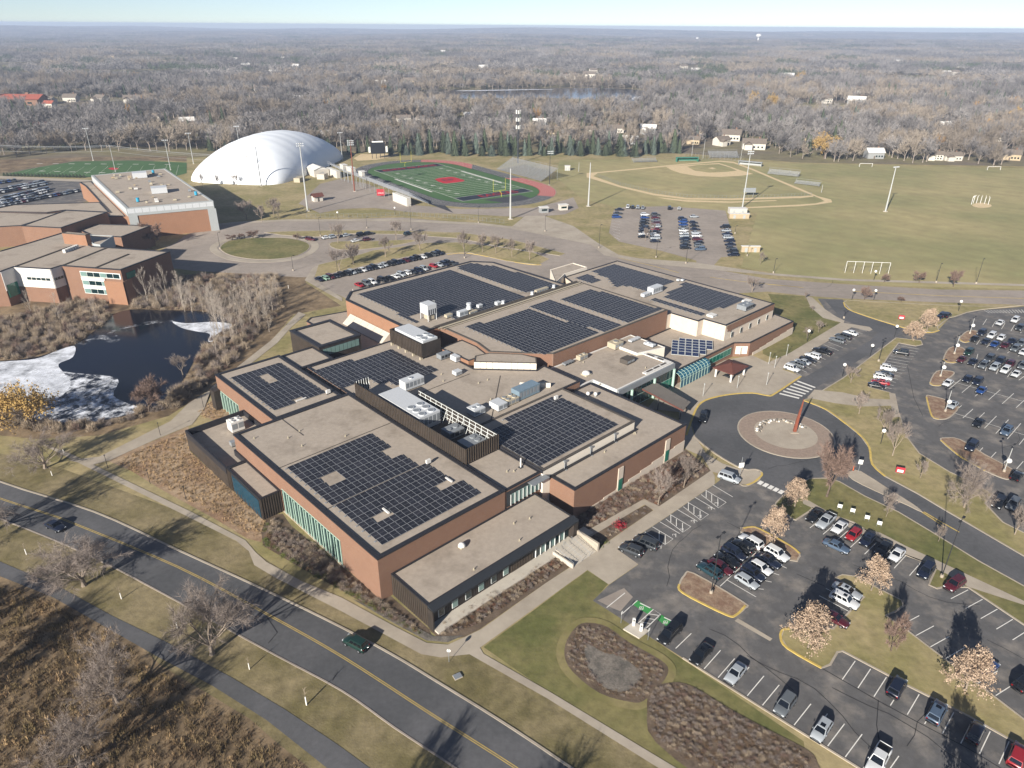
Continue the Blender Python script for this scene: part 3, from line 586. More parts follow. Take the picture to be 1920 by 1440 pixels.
# glazed link between front hall and east wing, with a thin canopy
wn = boxpart('window', 'metal_dark', SB, 29, 38, .1, .17, 4.9, 8.3)
for k in range(7): boxpart('pane', 'glass_pale', wn, 30 + k * 1.1, 30.95 + k * 1.1, .04, .09, 5.0, 7.4)
for k in range(8): boxpart('mullion', 'frame_white', wn, 29.9 + k * 1.1, 29.98 + k * 1.1, -.1, .03, 4.9, 7.4)
boxpart('canopy', 'metal_grey', SB, 34.5, 39, -1.6, .05, 8.0, 8.1)
# low front block: sloped overhang, recessed glazing, ledge
mb = MB()
mb.face([(2, -10.2, 4.74), (2, -11.6, 4.3), (36.8, -11.6, 4.3), (36.8, -10.2, 4.74)]); mb.face([(2, -11.6, 4.3), (2, -11.6, 3.9), (36.8, -11.6, 3.9), (36.8, -11.6, 4.3)]); mb.face([(2, -11.6, 3.9), (2, -10.2, 3.9), (36.8, -10.2, 3.9), (36.8, -11.6, 3.9)])
mb.face([(36.8, -11.6, 4.3), (36.8, -11.6, 3.9), (36.8, -10.2, 3.9), (36.8, -10.2, 4.74)]); mb.face([(2, -11.6, 3.9), (2, -11.6, 4.3), (2, -10.2, 4.74), (2, -10.2, 3.9)])
mb.obj('overhang', 'metal_dark', SB)
boxpart('end_wall', 'cladding', SB, 1.9, 2.15, -11.6, -10.2, 0, 4.25); boxpart('end_wall', 'cladding', SB, 35.5, 36.8, -11.5, -10.2, 0, 3.9); boxpart('parapet', 'coping', SB, 38.2, 38.37, -.32, 22, 8.6, 9.36)
boxpart('ledge', 'concrete_white', SB, 2.15, 40, -12.6, -10.2, 0, .35)
for k in range(6):
    u = 4 + k * 2.9
    wn = boxpart('window', 'frame_white', SB, u, u + 1.25, -10.3, -10.2, .8, 3.6); boxpart('pane', 'glass_pale' if k in (1, 3, 5) else 'glass', wn, u + .1, u + 1.15, -10.36, -10.31, .95, 3.45)
ribs(SB, (20.5, -10.22), (26, -10.22), .4, 3.9, .4, .08, (0, -1)); ribs(SB, (5.4, -10.22), (20, -10.22), .4, 3.9, .4, .05, (0, -1), 'cladding')
wn = boxpart('window', 'metal_dark', SB, 26.3, 35.4, -10.3, -10.2, .5, 3.8)
for k in range(7): boxpart('pane', ('glass', 'glass_pale')[k % 2], wn, 26.5 + k * 1.27, 27.65 + k * 1.27, -10.36, -10.31, .6, 3.6)
for k in range(7): boxpart('mullion', 'frame_white', wn, 26.42 + k * 1.27, 26.5 + k * 1.27, -10.5, -10.31, .5, 3.7)
# east wing front: stepped white base, two slots with doors
mb = MB()
hs = [0.5, .8, 1.1, 1.5, 1.9, 2.3, 2.6, 2.9]
for k, h_ in enumerate(hs): mb.box(45.6 + k * 4.08, 45.6 + (k + 1) * 4.08, -7.12, -6.99, 0, h_)
mb.obj('stone_base', 'stone_white', SB)
for u in (54, 70.5):
    dr = boxpart('door', 'stone_white', SB, u, u + 1.6, -7.2, -7.0, 0, 6.0); boxpart('pane', 'glass_green', dr, u + .2, u + 1.4, -7.26, -7.21, .4, 3.2)
boxpart('stone_base', 'stone_white', SB, 78.2, 78.3, -7, 10, 0, 2.9)
# clerestory downpipes on the east wing
for u in (44.5, 52.5, 60.5):
    mb = MB(); mb.tube((u, -.5, 7.0), (u, -.5, 9.0), .1, .1, 6); mb.box(u - .3, u + .3, -.7, -.35, 8.7, 9.1); mb.box(u - .25, u + .25, -1.2, -.35, 7.02, 7.12); mb.obj('downpipe', 'galv', SB)
# entrance: green glass under a pale fascia, columns
wn = boxpart('window', 'frame_green', SB, 80, 103.4, 14.32, 14.38, 0, 5.7)
for k in range(12):
    boxpart('pane', 'glass' if k < 9 else 'glass_green', wn, 80.2 + k * 1.93, 81.95 + k * 1.93, 14.26, 14.31, .3, 2.9); boxpart('pane', 'glass', wn, 80.2 + k * 1.93, 81.95 + k * 1.93, 14.26, 14.31, 3.1, 5.5)
boxpart('fascia', 'metal_grey', SB, 79.8, 103.6, 13.9, 14.34, 5.75, 7.25)
for u in (85, 94.5, 103.2): MB().tube((u, 13.7, 0), (u, 13.7, 5.8), .35, .35, 10).obj('column', 'frame_green', SB)
wn = boxpart('window', 'frame_green', SB, 103.55, 103.6, 14.6, 24, 4.6, 7)
for k in range(5): boxpart('pane', 'glass_green', wn, 103.61, 103.65, 14.8 + k * 1.85, 16.4 + k * 1.85, 4.8, 6.8)
# vaulted glass gallery beside the entrance
ga = MB(); gl = []
prof = [(12.0, 0), (12.0, 2.3), (12.15, 2.9), (12.6, 3.5), (13.3, 3.85), (14.25, 4.0)]
gal = boxpart('glass_gallery', 'concrete', SB, 104.2, 118.8, 11.9, 14.2, 0, .25)
for k in range(10):
    u0, u1 = 104.3 + k * 1.45, 104.3 + (k + 1) * 1.45
    mb = MB()
    for (va, za), (vb, zb) in zip(prof[:-1], prof[1:]): mb.face([(u0 + .06, va, za + .25), (u1 - .06, va, za + .25), (u1 - .06, vb, zb + .25), (u0 + .06, vb, zb + .25)])
    mb.obj('pane', 'glass_blue', gal)
    if True:
        mb = MB()
        for (va, za), (vb, zb) in zip(prof[:-1], prof[1:]): mb.tube((u0, va - .03, za + .27), (u0, vb - .03, zb + .27), .06, .06, 4)
        mb.obj('rib', 'frame_green', gal)
for (va, za) in prof[1:5]: MB().tube((104.3, va - .03, za + .27), (118.8, va - .03, za + .27), .05, .05, 4).obj('purlin', 'frame_green', gal)
# sloped entrance canopy on struts with a red edge
cn = thing('entrance_canopy', 'grey sloping flat canopy with a red edge before the glazed school entrance', 'canopy', BO, TH)
mb = MB(); mb.face([(89.4, 13.8, 4.6), (89.6, 1.2, 3.3), (94.6, 2.4, 3.3), (95, 13.8, 4.6)]); mb.face([(89.4, 13.8, 4.4), (95, 13.8, 4.4), (94.6, 2.4, 3.1), (89.6, 1.2, 3.1)]); mb.face([(89.6, 1.2, 3.3), (89.6, 1.2, 3.1), (94.6, 2.4, 3.1), (94.6, 2.4, 3.3)]); mb.face([(94.6, 2.4, 3.3), (94.6, 2.4, 3.1), (95, 13.8, 4.4), (95, 13.8, 4.6)]); mb.obj('canopy_roof', 'canopy_grey', cn)
mb = MB(); mb.face([(89.38, 13.8, 4.65), (89.38, 13.8, 4.2), (89.55, 1.1, 2.9), (89.55, 1.1, 3.35)]); mb.obj('edge_beam', 'roof_maroon', cn)
for (u, v) in ((90.2, 2.2), (94.2, 3.2), (90.2, 9)): MB().tube((u, v, 0), (u, v, 3.2 + v * .09), .12, .12, 6).obj('post', 'metal_dark', cn)
# picnic shelter on the plaza
ps = thing('plaza_shelter', 'square shelter with a maroon hipped roof on four white columns on the plaza', 'shelter', buv(121.5, 7.3), TH)
mb = MB(); q = [(-4.2, -3.2), (4.2, -3.2), (4.2, 3.2), (-4.2, 3.2)]
for i in range(4):
    a, b_ = q[i], q[(i + 1) % 4]; mb.face([(*a, 2.9), (*b_, 2.9), (b_[0] * .12, b_[1] * .12, 4.0), (a[0] * .12, a[1] * .12, 4.0)])
mb.box(-.5, .5, -.4, .4, 3.95, 4.1); mb.box(-4.2, 4.2, -3.2, 3.2, 2.7, 2.9); mb.obj('roof', 'roof_maroon', ps)
for a in ((-3.4, -2.4), (3.4, -2.4), (3.4, 2.4), (-3.4, 2.4)): MB().tube((*a, 0), (*a, 2.75), .28, .28, 8).obj('column', 'roof_white', ps)
for x_ in (-1.3, 1.3):
    mb = MB(); mb.box(x_ - .9, x_ + .9, -.4, .4, .7, .78); mb.box(x_ - .9, x_ + .9, -1, -.7, .42, .48); mb.box(x_ - .9, x_ + .9, .7, 1, .42, .48); mb.box(x_ - .1, x_ + .1, -.9, .9, 0, .5); mb.box(x_ - .1, x_ + .1, -.3, .3, .4, .72)
    tb = mb.obj('picnic_table', 'metal_dark', None, loc=buv(121.5, 7.3)); tb.rotation_euler = (0, 0, TH); tag(tb, 'dark picnic table under the maroon shelter roof', 'picnic table', 'picnic tables under the shelter')
# seams in the roofs
for (a, b_, z_) in (((-.2, 36.3), (28.3, 36.3), 9.0), ((-.2, 17.9), (2.2, 17.9), 9.0), ((10.6, 54.6), (10.6, 44.5), 9.0), ((40, 44), (57, 44), 8.67), ((45, 22.5), (62, 38), 8.67)):
    mb = MB(); strip_mesh(mb, [Vector((*a, 0)), Vector((*b_, 0))], .18, z_, z_ + .05); mb.obj('roof_seam', 'roof_dark', SB)
# lean-to of white panels below the gym wall
mb = MB()
for k in range(6):
    v0, v1 = 83.5 + k * 3.6, 83.5 + k * 3.6 + 3.5
    m2 = MB(); m2.face([(56.6, v0, 4.55), (59.7, v0, 7.0), (59.7, v1, 7.0), (56.6, v1, 4.55)][::-1]); m2.face([(56.6, v0, 4.55), (59.7, v0, 4.55), (59.7, v0, 7.0)]); m2.obj('skylight_pane', 'concrete_white', SB)
# sloped cream parapet panels (joints)
for k in range(10):
    a = Vector((59.75, 45.55)); b_ = Vector((71.05, 34.05)); d = (b_ - a).normalized(); p = a + d * (k * 1.61); nrm = Vector((-d.y, d.x)) * -.08
    p0, p1 = p + d * .03 - Vector((.06, .06)), p + d * 1.55 - Vector((.06, .06))
    mb = MB(); mb.face([(p0.x, p0.y, 8.7), (p1.x, p1.y, 8.7), (p1.x, p1.y, 10.6), (p0.x, p0.y, 10.6)]); mb.obj('facade_panel', 'panel_cream', SB)
mb = MB(); a = Vector((61.4, 30.3)); b_ = Vector((66.7, 24.9)); d = (b_ - a).normalized(); n_ = Vector((-d.y, d.x)) * .15
mb.prism([tuple(a - n_), tuple(b_ - n_), tuple(b_ + n_), tuple(a + n_)], 8.6, 9.8); mb.obj('roof_baffle', 'panel_cream', SB)
# pipe run across the gym roof
mb = MB(); mb.tube((66, 68.3, 11.3), (126, 68.3, 11.3), .22, .22, 6); mb.tube((66, 67.3, 11.2), (126, 67.3, 11.2), .1, .1, 6); mb.obj('roof_pipe', 'metal_tan', SB)
boxpart('roof_ridge', 'roof_dark', SB, 66, 126.5, 69.95, 70.6, 10.9, 11.35)
# ------------------------------------------------------------------ solar arrays
PU_, PV_ = 1.3, 1.92
def panel_mesh(pu, pv, cell='solar_cell', tilt=.1):
    mb = MB(); a, b_ = pu - .04, pv - .2; t = tilt; e = .03
    def zz(v): return .18 + t * (v / b_)
    mb.cur = 1
    o = [(0, 0), (a, 0), (a, b_), (0, b_)]; i_ = [(e, e), (a - e, e), (a - e, b_ - e), (e, b_ - e)]
    P = lambda p, d=0: (p[0], p[1], zz(p[1]) + d)
    for k in range(4):
        j = (k + 1) % 4; mb.face([P(o[k]), P(o[j]), P(i_[j]), P(i_[k])]); mb.face([P(o[k], -.05), P(o[j], -.05), P(o[j]), P(o[k])])
    mb.cur = 0; m_ = b_ / 2; g = .012
    mb.face([P((e, e)), P((a - e, e)), P((a - e, m_ - g)), P((e, m_ - g))]); mb.face([P((e, m_ + g)), P((a - e, m_ + g)), P((a - e, b_ - e)), P((e, b_ - e))])
    mb.cur = 1; mb.face([P((e, m_ - g)), P((a - e, m_ - g)), P((a - e, m_ + g)), P((e, m_ + g))])
    mb.face([P((0, b_), -.02), (a, b_, zz(b_) - .02), (a, b_ + .12, .03), (0, b_ + .12, .03)])
    return mb, [cell, 'solar_frame']
_pm = panel_mesh(PU_, PV_); PANEL = _pm[0].mesh('panel', _pm[1])
def array(label, spans, u0, v0, z, single=True, stuffpart=False):
    """spans: for each row (from v0 upwards) a list of (first, last) columns"""
    t = thing('solar_array', label, 'solar array', buv(u0, v0, z), TH, None)
    big = MB(); n = 0
    for r_, row in enumerate(spans):
        for (c0, c1) in row:
            for c_ in range(c0, c1 + 1):
                if single: link('panel', PANEL, t, (c_ * PU_, r_ * PV_, 0))
                else:
                    k = len(big.v); big.v += [(x + c_ * PU_, y + r_ * PV_, z_) for x, y, z_ in _pm[0].v]; big.f += [tuple(k + i for i in f) for f in _pm[0].f]; big.m += _pm[0].m
                n += 1
    if not single: o = big.obj('panel_field', _pm[1], t); o['kind'] = 'stuff'
    # ballast feet along the open edge
    mb = MB()
    for r_, row in enumerate(spans):
        if row: c0 = row[0][0]; mb.box(c0 * PU_ - .5, c0 * PU_ - .1, r_ * PV_ + 1.5, r_ * PV_ + 1.75, 0.02, .14)
    mb.obj('ballast_feet', 'solar_frame', t)
    return t
# front hall: u 2..24.5, v 2..35.5
rowsA = []
for r_ in range(8):            # lower half, v 2.1 ..
    last = 16
    if r_ <= 2: last = 16
    segs = [(0, 16)]
    if r_ == 3: segs = [(0, 1), (5, 12)]
    if r_ in (4,): segs = [(0, 15)]
    if r_ > 4: segs = [(0, 15)]
    rowsA.append(segs)
array('solar array on the brick front hall roof, lower half beside the edge coping', rowsA, 2.3, 2.5, 9.0)
rowsB = []
for r_ in range(9):
    segs = [(0, 14)]
    if r_ in (3, 4): segs = [(0, 1), (5, 12)]
    if r_ in (3,): segs = [(0, 1), (5, 12)]
    rowsB.append(segs)
array('solar array on the brick front hall roof, upper half with square gap', rowsB, 1.9, 18.05, 9.0)
rows = []
for r_ in range(12):
    segs = [(0, 9)]
    if r_ == 0: segs = [(0, 3), (6, 9)]
    if r_ in (7, 8, 9): segs = [(0, 3), (6, 9)]
    rows.append(segs)
array('solar array with a rectangular gap on the roof block above the pond walk', rows, 11.1, 58.8, 9.05)
rows = []
for r_ in range(11):
    v = 50.9 + r_ * PV_
    segs = [(0, 16)]
    if v < 53: segs = [(8, 17)]
    elif v < 54.4: segs = [(8, 18)]
    elif v < 57: segs = [(6, 16)]
    elif v > 70: segs = [(0, 7)]
    rows.append(segs)
array('solar array behind the long black screen, below the black glazed box', rows, 28.8, 51.0, 8.67)
rows = []
for r_ in range(10):
    v = 1.3 + r_ * PV_
    segs = [(0, 18)]
    if v > 11: segs = [(0, 18)]
    if r_ == 9: segs = [(6, 17)]
    rows.append(segs)
array('dense solar array on the raised roof of the east wing', rows, 38.9, 1.2, 9.15)
def fill(poly, u0, v0, nu, nv, drop=()):
    rows = []
    for r_ in range(nv):
        segs = []; run = None
        for c_ in range(nu):
            x, y = u0 + (c_ + .5) * PU_, v0 + (r_ + .5) * PV_; ins = False; k = len(poly)
            for i in range(k):
                (x1, y1), (x2, y2) = poly[i], poly[(i + 1) % k]
                if (y1 > y) != (y2 > y) and x < (x2 - x1) * (y - y1) / (y2 - y1) + x1: ins = not ins
            if ins: run = (run[0], c_) if run else (c_, c_)
            elif run: segs.append(run); run = None
        if run: segs.append(run)
        rows.append(segs)
    return rows
for lab, poly, z_ in (('wide solar array on the gym roof next to the north parking lot', [(64.3, 72.5), (66, 110), (103, 110), (103.6, 71), (75, 71.5), (74, 82), (66, 82)], 10.8),
                      ('solar array at the far end of the gym roof beyond the bare strip', [(107, 70.8), (106.3, 109.5), (113, 111), (118.5, 102), (119, 70.5)], 10.8),
                      ('large solar array on the middle roof above the cream panel wall', [(73.2, 40.5), (73, 64), (96.6, 63.2), (97.4, 36), (77, 36)], 10.92),
                      ('solar array on the middle roof between a white seam and bare strip', [(97.8, 63.2), (106.8, 63.4), (107.3, 35.3), (98.6, 36)], 10.92),
                      ('solar array on the middle roof beside the brick gable over the plaza', [(110.2, 62), (124.2, 62.8), (126, 35.2), (109.6, 35.4)], 10.92),
                      ('tiny solar array on the north wing next to the white stair block', [(132.6, 69), (133.4, 77.5), (139.5, 77.5), (137.2, 69)], 9.27),
                      ('solar array along the far edge of the north wing', [(142.7, 77.2), (156, 77.2), (155.6, 51), (140.5, 51.3), (140.1, 59.5), (136, 60), (137.6, 64.2), (141, 70)], 9.27),
                      ('solar array on the north wing near the ventilator boxes', [(157.6, 48), (157, 25), (150, 25), (139.5, 27), (139.3, 44.3)], 9.27),
                      ('narrow two-column solar strip on the north wing above the cream wall', [(134, 45.6), (136.8, 45.6), (136.6, 26.2), (134, 26.2)], 9.27)):
    us = [p[0] for p in poly]; vs_ = [p[1] for p in poly]
    array(lab, fill(poly, min(us), min(vs_), int((max(us) - min(us)) / PU_) + 1, int((max(vs_) - min(vs_)) / PV_) + 1), min(us), min(vs_), z_, single=False)
# tilted blue array facing south on the low roof
kW = crop(1080, 610, 6)
ta = thing('solar_array', 'tilted blue solar array facing the sun on the low roof by the plaza', 'solar array', (0, 0, 0))
p00 = at(*kW(1160, 145), 5.0); ex = (at(*kW(1540, 178), 5.0) - p00) / 5; ey = (at(*kW(1150, 292), 5.0) - p00) / 5
mb = MB(); W2, D2 = ex.length - .12, ey.length
mb.cur = 1; mb.box(0, W2, -D2 + .1, 0, 0, .04); mb.cur = 0; mb.face([(.07, -D2 + .24, .045), (W2 - .07, -D2 + .24, .045), (W2 - .07, -.12, .045), (.07, -.12, .045)])
BP = mb.mesh('panel', ['solar_blue', 'frame_white']); rz = math.atan2(ex.y, ex.x)
for c_ in range(-1, 5):
    for r_ in range(6):
        if c_ == -1 and r_ < 1: continue
        if c_ == 4 and r_ > 2: continue
        if c_ == 3 and r_ > 4: continue
        p = p00 + ex * c_ + ey * r_; o = link('panel', BP, ta, (p.x, p.y, 5.1 - .0 * r_)); o.rotation_euler = (R(14), 0, rz)
# ------------------------------------------------------------------ rooftop plant
def rtu(label, u, v, lu, lv, h, z, mat='metal_white', fans=(), skid=True, group=None, name='rooftop_unit', extra=None):
    t = thing(name, label, 'rooftop unit', buv(u, v, z), TH, group)
    boxpart('cabinet', mat, t, 0, lu, 0, lv, .25 if skid else 0, h)
    if skid:
        mb = MB(); mb.box(.1, lu - .1, .15, .35, 0, .25); mb.box(.1, lu - .1, lv - .35, lv - .15, 0, .25); mb.obj('skid', 'metal_dark', t)
    for (a, b_, r_) in fans:
        f = MB().tube((a, b_, h), (a, b_, h + .22), r_, r_ * .95, 12).obj('fan_cowl', mat, t); MB().tube((a, b_, h + .2), (a, b_, h + .23), r_ * .82, r_ * .82, 12).obj('fan', 'metal_grey', f)
    if lu > 1.2:
        n = max(1, int(lu / 1.1))
        for k in range(n): boxpart('louvre', 'metal_grey' if mat != 'metal_grey' else 'metal_dark', t, .15 + k * lu / n, (k + 1) * lu / n - .15, -.04, 0, h * .35, h * .85)
    return t
# long black screen enclosure
es = thing('equipment_screen', 'long black ribbed metal screen round the plant on the school roof', 'screen', buv(0, 0, 8.65), TH)
def wallpart(name, a, b_, z0, z1, mat, parent, th=.12):
    a = Vector(a); b_ = Vector(b_); d = (b_ - a).normalized(); n_ = Vector((-d.y, d.x)) * th / 2
    mb = MB(); mb.prism([tuple(a - n_), tuple(b_ - n_), tuple(b_ + n_), tuple(a + n_)], z0, z1, bottom=True); return mb.obj(name, mat, parent)
for (a, b_, nrm) in (((28.9, 52.5), (28.9, 12.1), (-1, 0)), ((28.9, 12.1), (37.6, 12.1), (0, -1)), ((37.6, 12.1), (37.6, 39.4), None), ((28.9, 52.5), (32.6, 52.5), None)):
    wallpart('screen_wall', a, b_, .35, 3.9, 'cladding', es)
    if nrm: ribs(es, Vector(a) + Vector(nrm) * .06, Vector(b_) + Vector(nrm) * .06, .35, 3.9, .62, .12, nrm)
for k in range(28):
    MB().box(28.6, 28.85, 13 + k * 1.42, 13.35 + k * 1.42, 0, .35).obj('foot', 'concrete_white', es)
for k in range(14):
    v = 13.2 + k * 1.95
    mb = MB(); mb.tube((37.5, v, .4), (37.5, v, 3.8), .07, .07, 4); mb.tube((36.1, v, .1), (37.45, v, 3.0), .06, .06, 4); mb.obj('brace', 'frame_white', es)
for z_ in (.9, 1.9, 2.9, 3.75): MB().tube((37.48, 12.3, z_), (37.48, 39.2, z_), .07, .07, 4).obj('rail', 'frame_white', es)
for k in range(6):
    mb = MB(); mb.tube((29.2 + k * .65, 52.35, .4), (29.2 + k * .65, 52.35, 4.3), .06, .06, 4); mb.tube((29.2 + k * .65, 51.2, .1), (29.2 + k * .65, 52.3, 3.2), .05, .05, 4); mb.obj('brace', 'frame_white', es)
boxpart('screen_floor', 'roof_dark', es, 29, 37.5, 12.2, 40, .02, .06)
rtu('big white air handler with twin rows of fans inside the long black screen', 30.0, 28.8, 5.6, 15.6, 3.5, 8.75, 'metal_white', [(a, b_, .85) for a in (1.5, 4.0) for b_ in (1.2, 3.2, 5.2)])
rtu('grey plant box in shade inside the long black screen', 32.4, 21.5, 4.0, 3.0, 1.9, 8.75, 'metal_grey', [(1, 1.5, .6), (2.8, 1.5, .6)])
rtu('grey twin-fan condenser at the front end of the long black screen', 31.8, 14.8, 5.0, 3.6, 1.8, 8.75, 'metal_grey', [(3.4, 1, .7), (3.4, 2.6, .7)])
rtu('white fan unit in the shadow behind the black screen', 43.0, 25.8, 3.2, 2.8, 1.7, 8.65, 'metal_white', [(.9, 1.4, .5), (2.3, 1.4, .5)])
rtu('white rounded air handler next to the solar panels behind the screen', 39.2, 46.9, 5.6, 2.6, 2.4, 8.65, 'metal_white', [(2.5, 1.3, .5)])
rtu('small white box unit standing alone on the middle roof', 53.4, 45.1, 2.0, 1.6, 1.2, 8.65, 'metal_white')
rtu('blue-grey ridged air handler before the cream baffle wall', 55.8, 24.6, 6.8, 2.8, 2.6, 8.65, 'metal_blue')
rtu('white four-fan condenser beside the blue-grey air handler', 51.6, 24.4, 4.0, 2.8, 1.5, 8.65, 'metal_tan', [(1, .8, .55), (3, .8, .55), (1, 2.1, .55), (3, 2.1, .55)])
rtu('white plain box at the end of the condenser row', 48.7, 24.1, 2.8, 3.2, 1.7, 8.65, 'metal_white')
# smaller screen by the gym
e2 = thing('equipment_screen', 'short black ribbed screen on stub legs beside the gym roof', 'screen', buv(0, 0, 8.65), TH)
for (a, b_, nrm) in (((53.2, 73.2), (53.2, 58.9), (-1, 0)), ((53.2, 58.9), (59.5, 58.9), (0, -1)), ((53.2, 73.2), (58.5, 73.2), None)):
    wallpart('screen_wall', a, b_, .7, 4.6, 'cladding', e2)
    if nrm and nrm[0]: ribs(e2, Vector(a) + Vector(nrm) * .06, Vector(b_) + Vector(nrm) * .06, .7, 4.6, .7, .14, nrm)
for k in range(5): MB().box(52.8, 53.6, 59.2 + k * 3.3, 59.7 + k * 3.3, 0, .7).obj('foot', 'metal_tan', e2)
rtu('white air handler with round fans inside the short black screen', 54.2, 59.6, 4.8, 12.8, 4.9, 8.65, 'metal_white', [(1.2, 1.3, .8), (3.5, 1.3, .8), (1.2, 3.4, .8), (3.5, 3.4, .8)])
rtu('grey pipe cabinet at the foot of the low brick penthouse', 56.6, 55.2, 3.4, 2.0, 1.5, 8.65, 'metal_grey')
rtu('white twin cabinet at the corner of the low brick penthouse', 58.6, 51.5, 1.5, 2.4, 1.6, 8.65, 'metal_white')
# tall white cooling cabinet on legs on the gym roof
t = thing('rooftop_unit', 'tall white louvred cooling cabinet raised on legs on the gym roof', 'rooftop unit', buv(67.5, 75, 10.8), TH)
boxpart('cabinet', 'metal_white', t, .2, 3.4, .2, 3.9, 2.0, 5.0)
for k in range(4): boxpart('louvre', 'metal_dark', t, .75 * k + .5, .75 * k + .8, .15, .2, 2.1, 3.6)
for a in ((.3, .3), (3.3, .3), (3.3, 3.9), (.3, 3.9)): MB().tube((*a, 0), (*a, 2.0), .12, .12, 6).obj('leg', 'metal_white', t)
boxpart('tank', 'metal_tan', t, .8, 2.8, .6, 3, .3, 1.6)
mb = MB(); mb.tube((4.0, 2, 0), (4.0, 2, 5.3), .05, .05, 4); mb.tube((3.4, 2, 5.3), (4.0, 2, 5.3), .05, .05, 4); mb.obj('pipe', 'frame_white', t)
for (u, v, lab) in ((82.8, 74.8, 'white mushroom exhaust fan at the edge of the gym solar array'), (93.3, 70.9, 'white cone vent beside a box on the gym roof'), (105.7, 70.7, 'white cone vent next to the bare strip on the gym roof'), (115.7, 70.7, 'white cone vent at the far end of the gym roof')):
    t = thing('roof_vent', lab, 'vent', buv(u, v, 10.82), TH)
    s = 1.5 if u < 90 else 1.0
    boxpart('curb', 'metal_tan', t, -.6 * s, .6 * s, -.6 * s, .6 * s, 0, .4); MB().tube((0, 0, .4), (0, 0, 1.1 * s), .6 * s, .35 * s, 12).obj('stack', 'metal_white', t); MB().tube((0, 0, 1.1 * s), (0, 0, 1.5 * s), .5 * s, .5 * s, 12).obj('cap', 'metal_white', t)
rtu('small white unit by the exhaust fan on the gym roof', 85.6, 73.4, 1.6, 1.2, 1.1, 10.82)
rtu('square white unit beside cone vent on the gym roof', 91.2, 71.2, 1.6, 1.3, 1.2, 10.82)
rtu('long tan duct unit near the far end of the gym roof', 108, 70.9, 5.5, 1.1, 1.2, 10.82, 'metal_tan')
rtu('white legged duct frame by the gym roof pipe', 76.5, 71.5, 3.2, 1.4, 1.8, 10.82)
rtu('low tan cabinet by the gym roof pipe', 73.2, 73.4, 2.2, 1.3, 1.1, 10.82, 'metal_tan')
rtu('flat tan box between the pipe and gym solar array', 80.2, 71.2, 3.0, 1.0, .9, 10.82, 'metal_tan')
rtu('large white insulated unit between two north-wing solar arrays', 138.6, 47.6, 5.2, 2.4, 2.3, 9.27, 'metal_white')
rtu('long low white unit beside the large white north-wing unit', 134.3, 47.9, 4.0, 1.5, 1.2, 9.27, 'metal_white')
rtu('grey box unit with white top on the north wing', 147.3, 18.9, 4.8, 3.2, 1.7, 9.27, 'metal_grey', [(1.2, 1.6, .5), (3.4, 1.6, .5)])
rtu('flat white skylight on the north wing near the cream wall', 135.4, 23, 2.4, 2.2, .6, 9.27, 'roof_white', skid=False)
rtu('flat white skylight at the far corner of the north wing', 154.6, 22.4, 2.6, 2.2, .6, 9.27, 'roof_white', skid=False)
for (u, v) in ((156.3, 50), (157.4, 49)): rtu('small white vent box at the edge of the north wing', u, v, .9, .9, .8, 9.27, group='vent boxes at the edge of the north wing')
rtu('beige condenser with square fan on the entrance roof', 98.3, 30.3, 3.6, 2.9, 1.8, 7.2, 'metal_tan', [(1.8, 1.4, .8)])
rtu('dark brown box unit in the middle of the entrance roof', 93.1, 21.9, 3.2, 2.6, 1.3, 7.2, 'roof_dark', skid=False)
t = thing('roof_vent', 'white domed ventilator on the entrance roof', 'vent', buv(80.8, 25.6, 7.18), TH); boxpart('curb', 'metal_tan', t, -1, 1, -1, 1, 0, .4); MB().dome((0, 0, .4), 1.1, 12, 4, .7).obj('dome', 'roof_white', t, True)
rtu('beige open condenser beside the brick wall over the entrance roof', 85.6, 32, 3.2, 1.5, 1.4, 7.2, 'metal_tan', [(.8, .75, .45), (2.3, .75, .45)])
rtu('flat grey duct at the foot of the brick wall over the entrance roof', 80.5, 32.6, 3.4, 1.3, .7, 7.2, 'metal_grey')
rtu('low white linear unit on the raised entrance block', 104.6, 29.6, 4.2, 1.2, .7, 7.85, 'metal_white')
rtu('white unit with two round vents on the raised entrance block', 106.2, 23.4, 1.5, 3.2, .8, 7.85, 'metal_white', [(.75, .8, .4), (.75, 2.2, .4)])
rtu('white four-fan chiller inside the walled black roof yard', 2.9, 64.3, 3.0, 2.6, 2.7, 3.85, 'roof_white', [(.8, .7, .4), (2.2, .7, .4), (.8, 1.9, .4), (2.2, 1.9, .4)])
rtu('small silver fan box beside the brick hall in the walled roof yard', .2, 58.6, 1.1, 1.3, 1.2, 3.85, 'galv')
for (u, v, lab) in ((24.0, 57.6, 'white square inverter box at the corner of the pond-side roof'), (22.9, 17.0, 'white inverter box beside the front hall solar array'), (61.8, 18.6, 'white inverter box at the corner of the east wing array')):
    t = thing('inverter_box', lab, 'inverter', buv(u, v, 9.05), TH); boxpart('cabinet', 'roof_white', t, 0, 1.0, 0, .5, .3, 1.1); boxpart('stand', 'metal_dark', t, .1, .9, .1, .4, 0, .3)
for (u, v, a, lab) in ((8.0, 8.9, 0, 'white cable tray in the small gap of the front hall array'), (22.6, 8.9, 0, 'white cable tray at the step of the front hall array'), (16.9, 59.2, 1, 'white cable tray at the notch of the pond-side array')):
    o = MB().box(0, .35 if not a else 2.6, 0, 2.0 if not a else .35, .1, .35).obj('cable_tray', 'roof_white', None, loc=buv(u, v, 9.05)); o.rotation_euler = (0, 0, TH); tag(o, lab, 'cable tray')
t = thing('roof_vent', 'white goose-neck fan on the low front block roof', 'vent', buv(15.3, -2.8, 4.55), TH); boxpart('curb', 'metal_tan', t, -.5, .5, -.5, .5, 0, .3); MB().dome((0, 0, .35), .7, 10, 4, 1).obj('hood', 'roof_white', t, True)
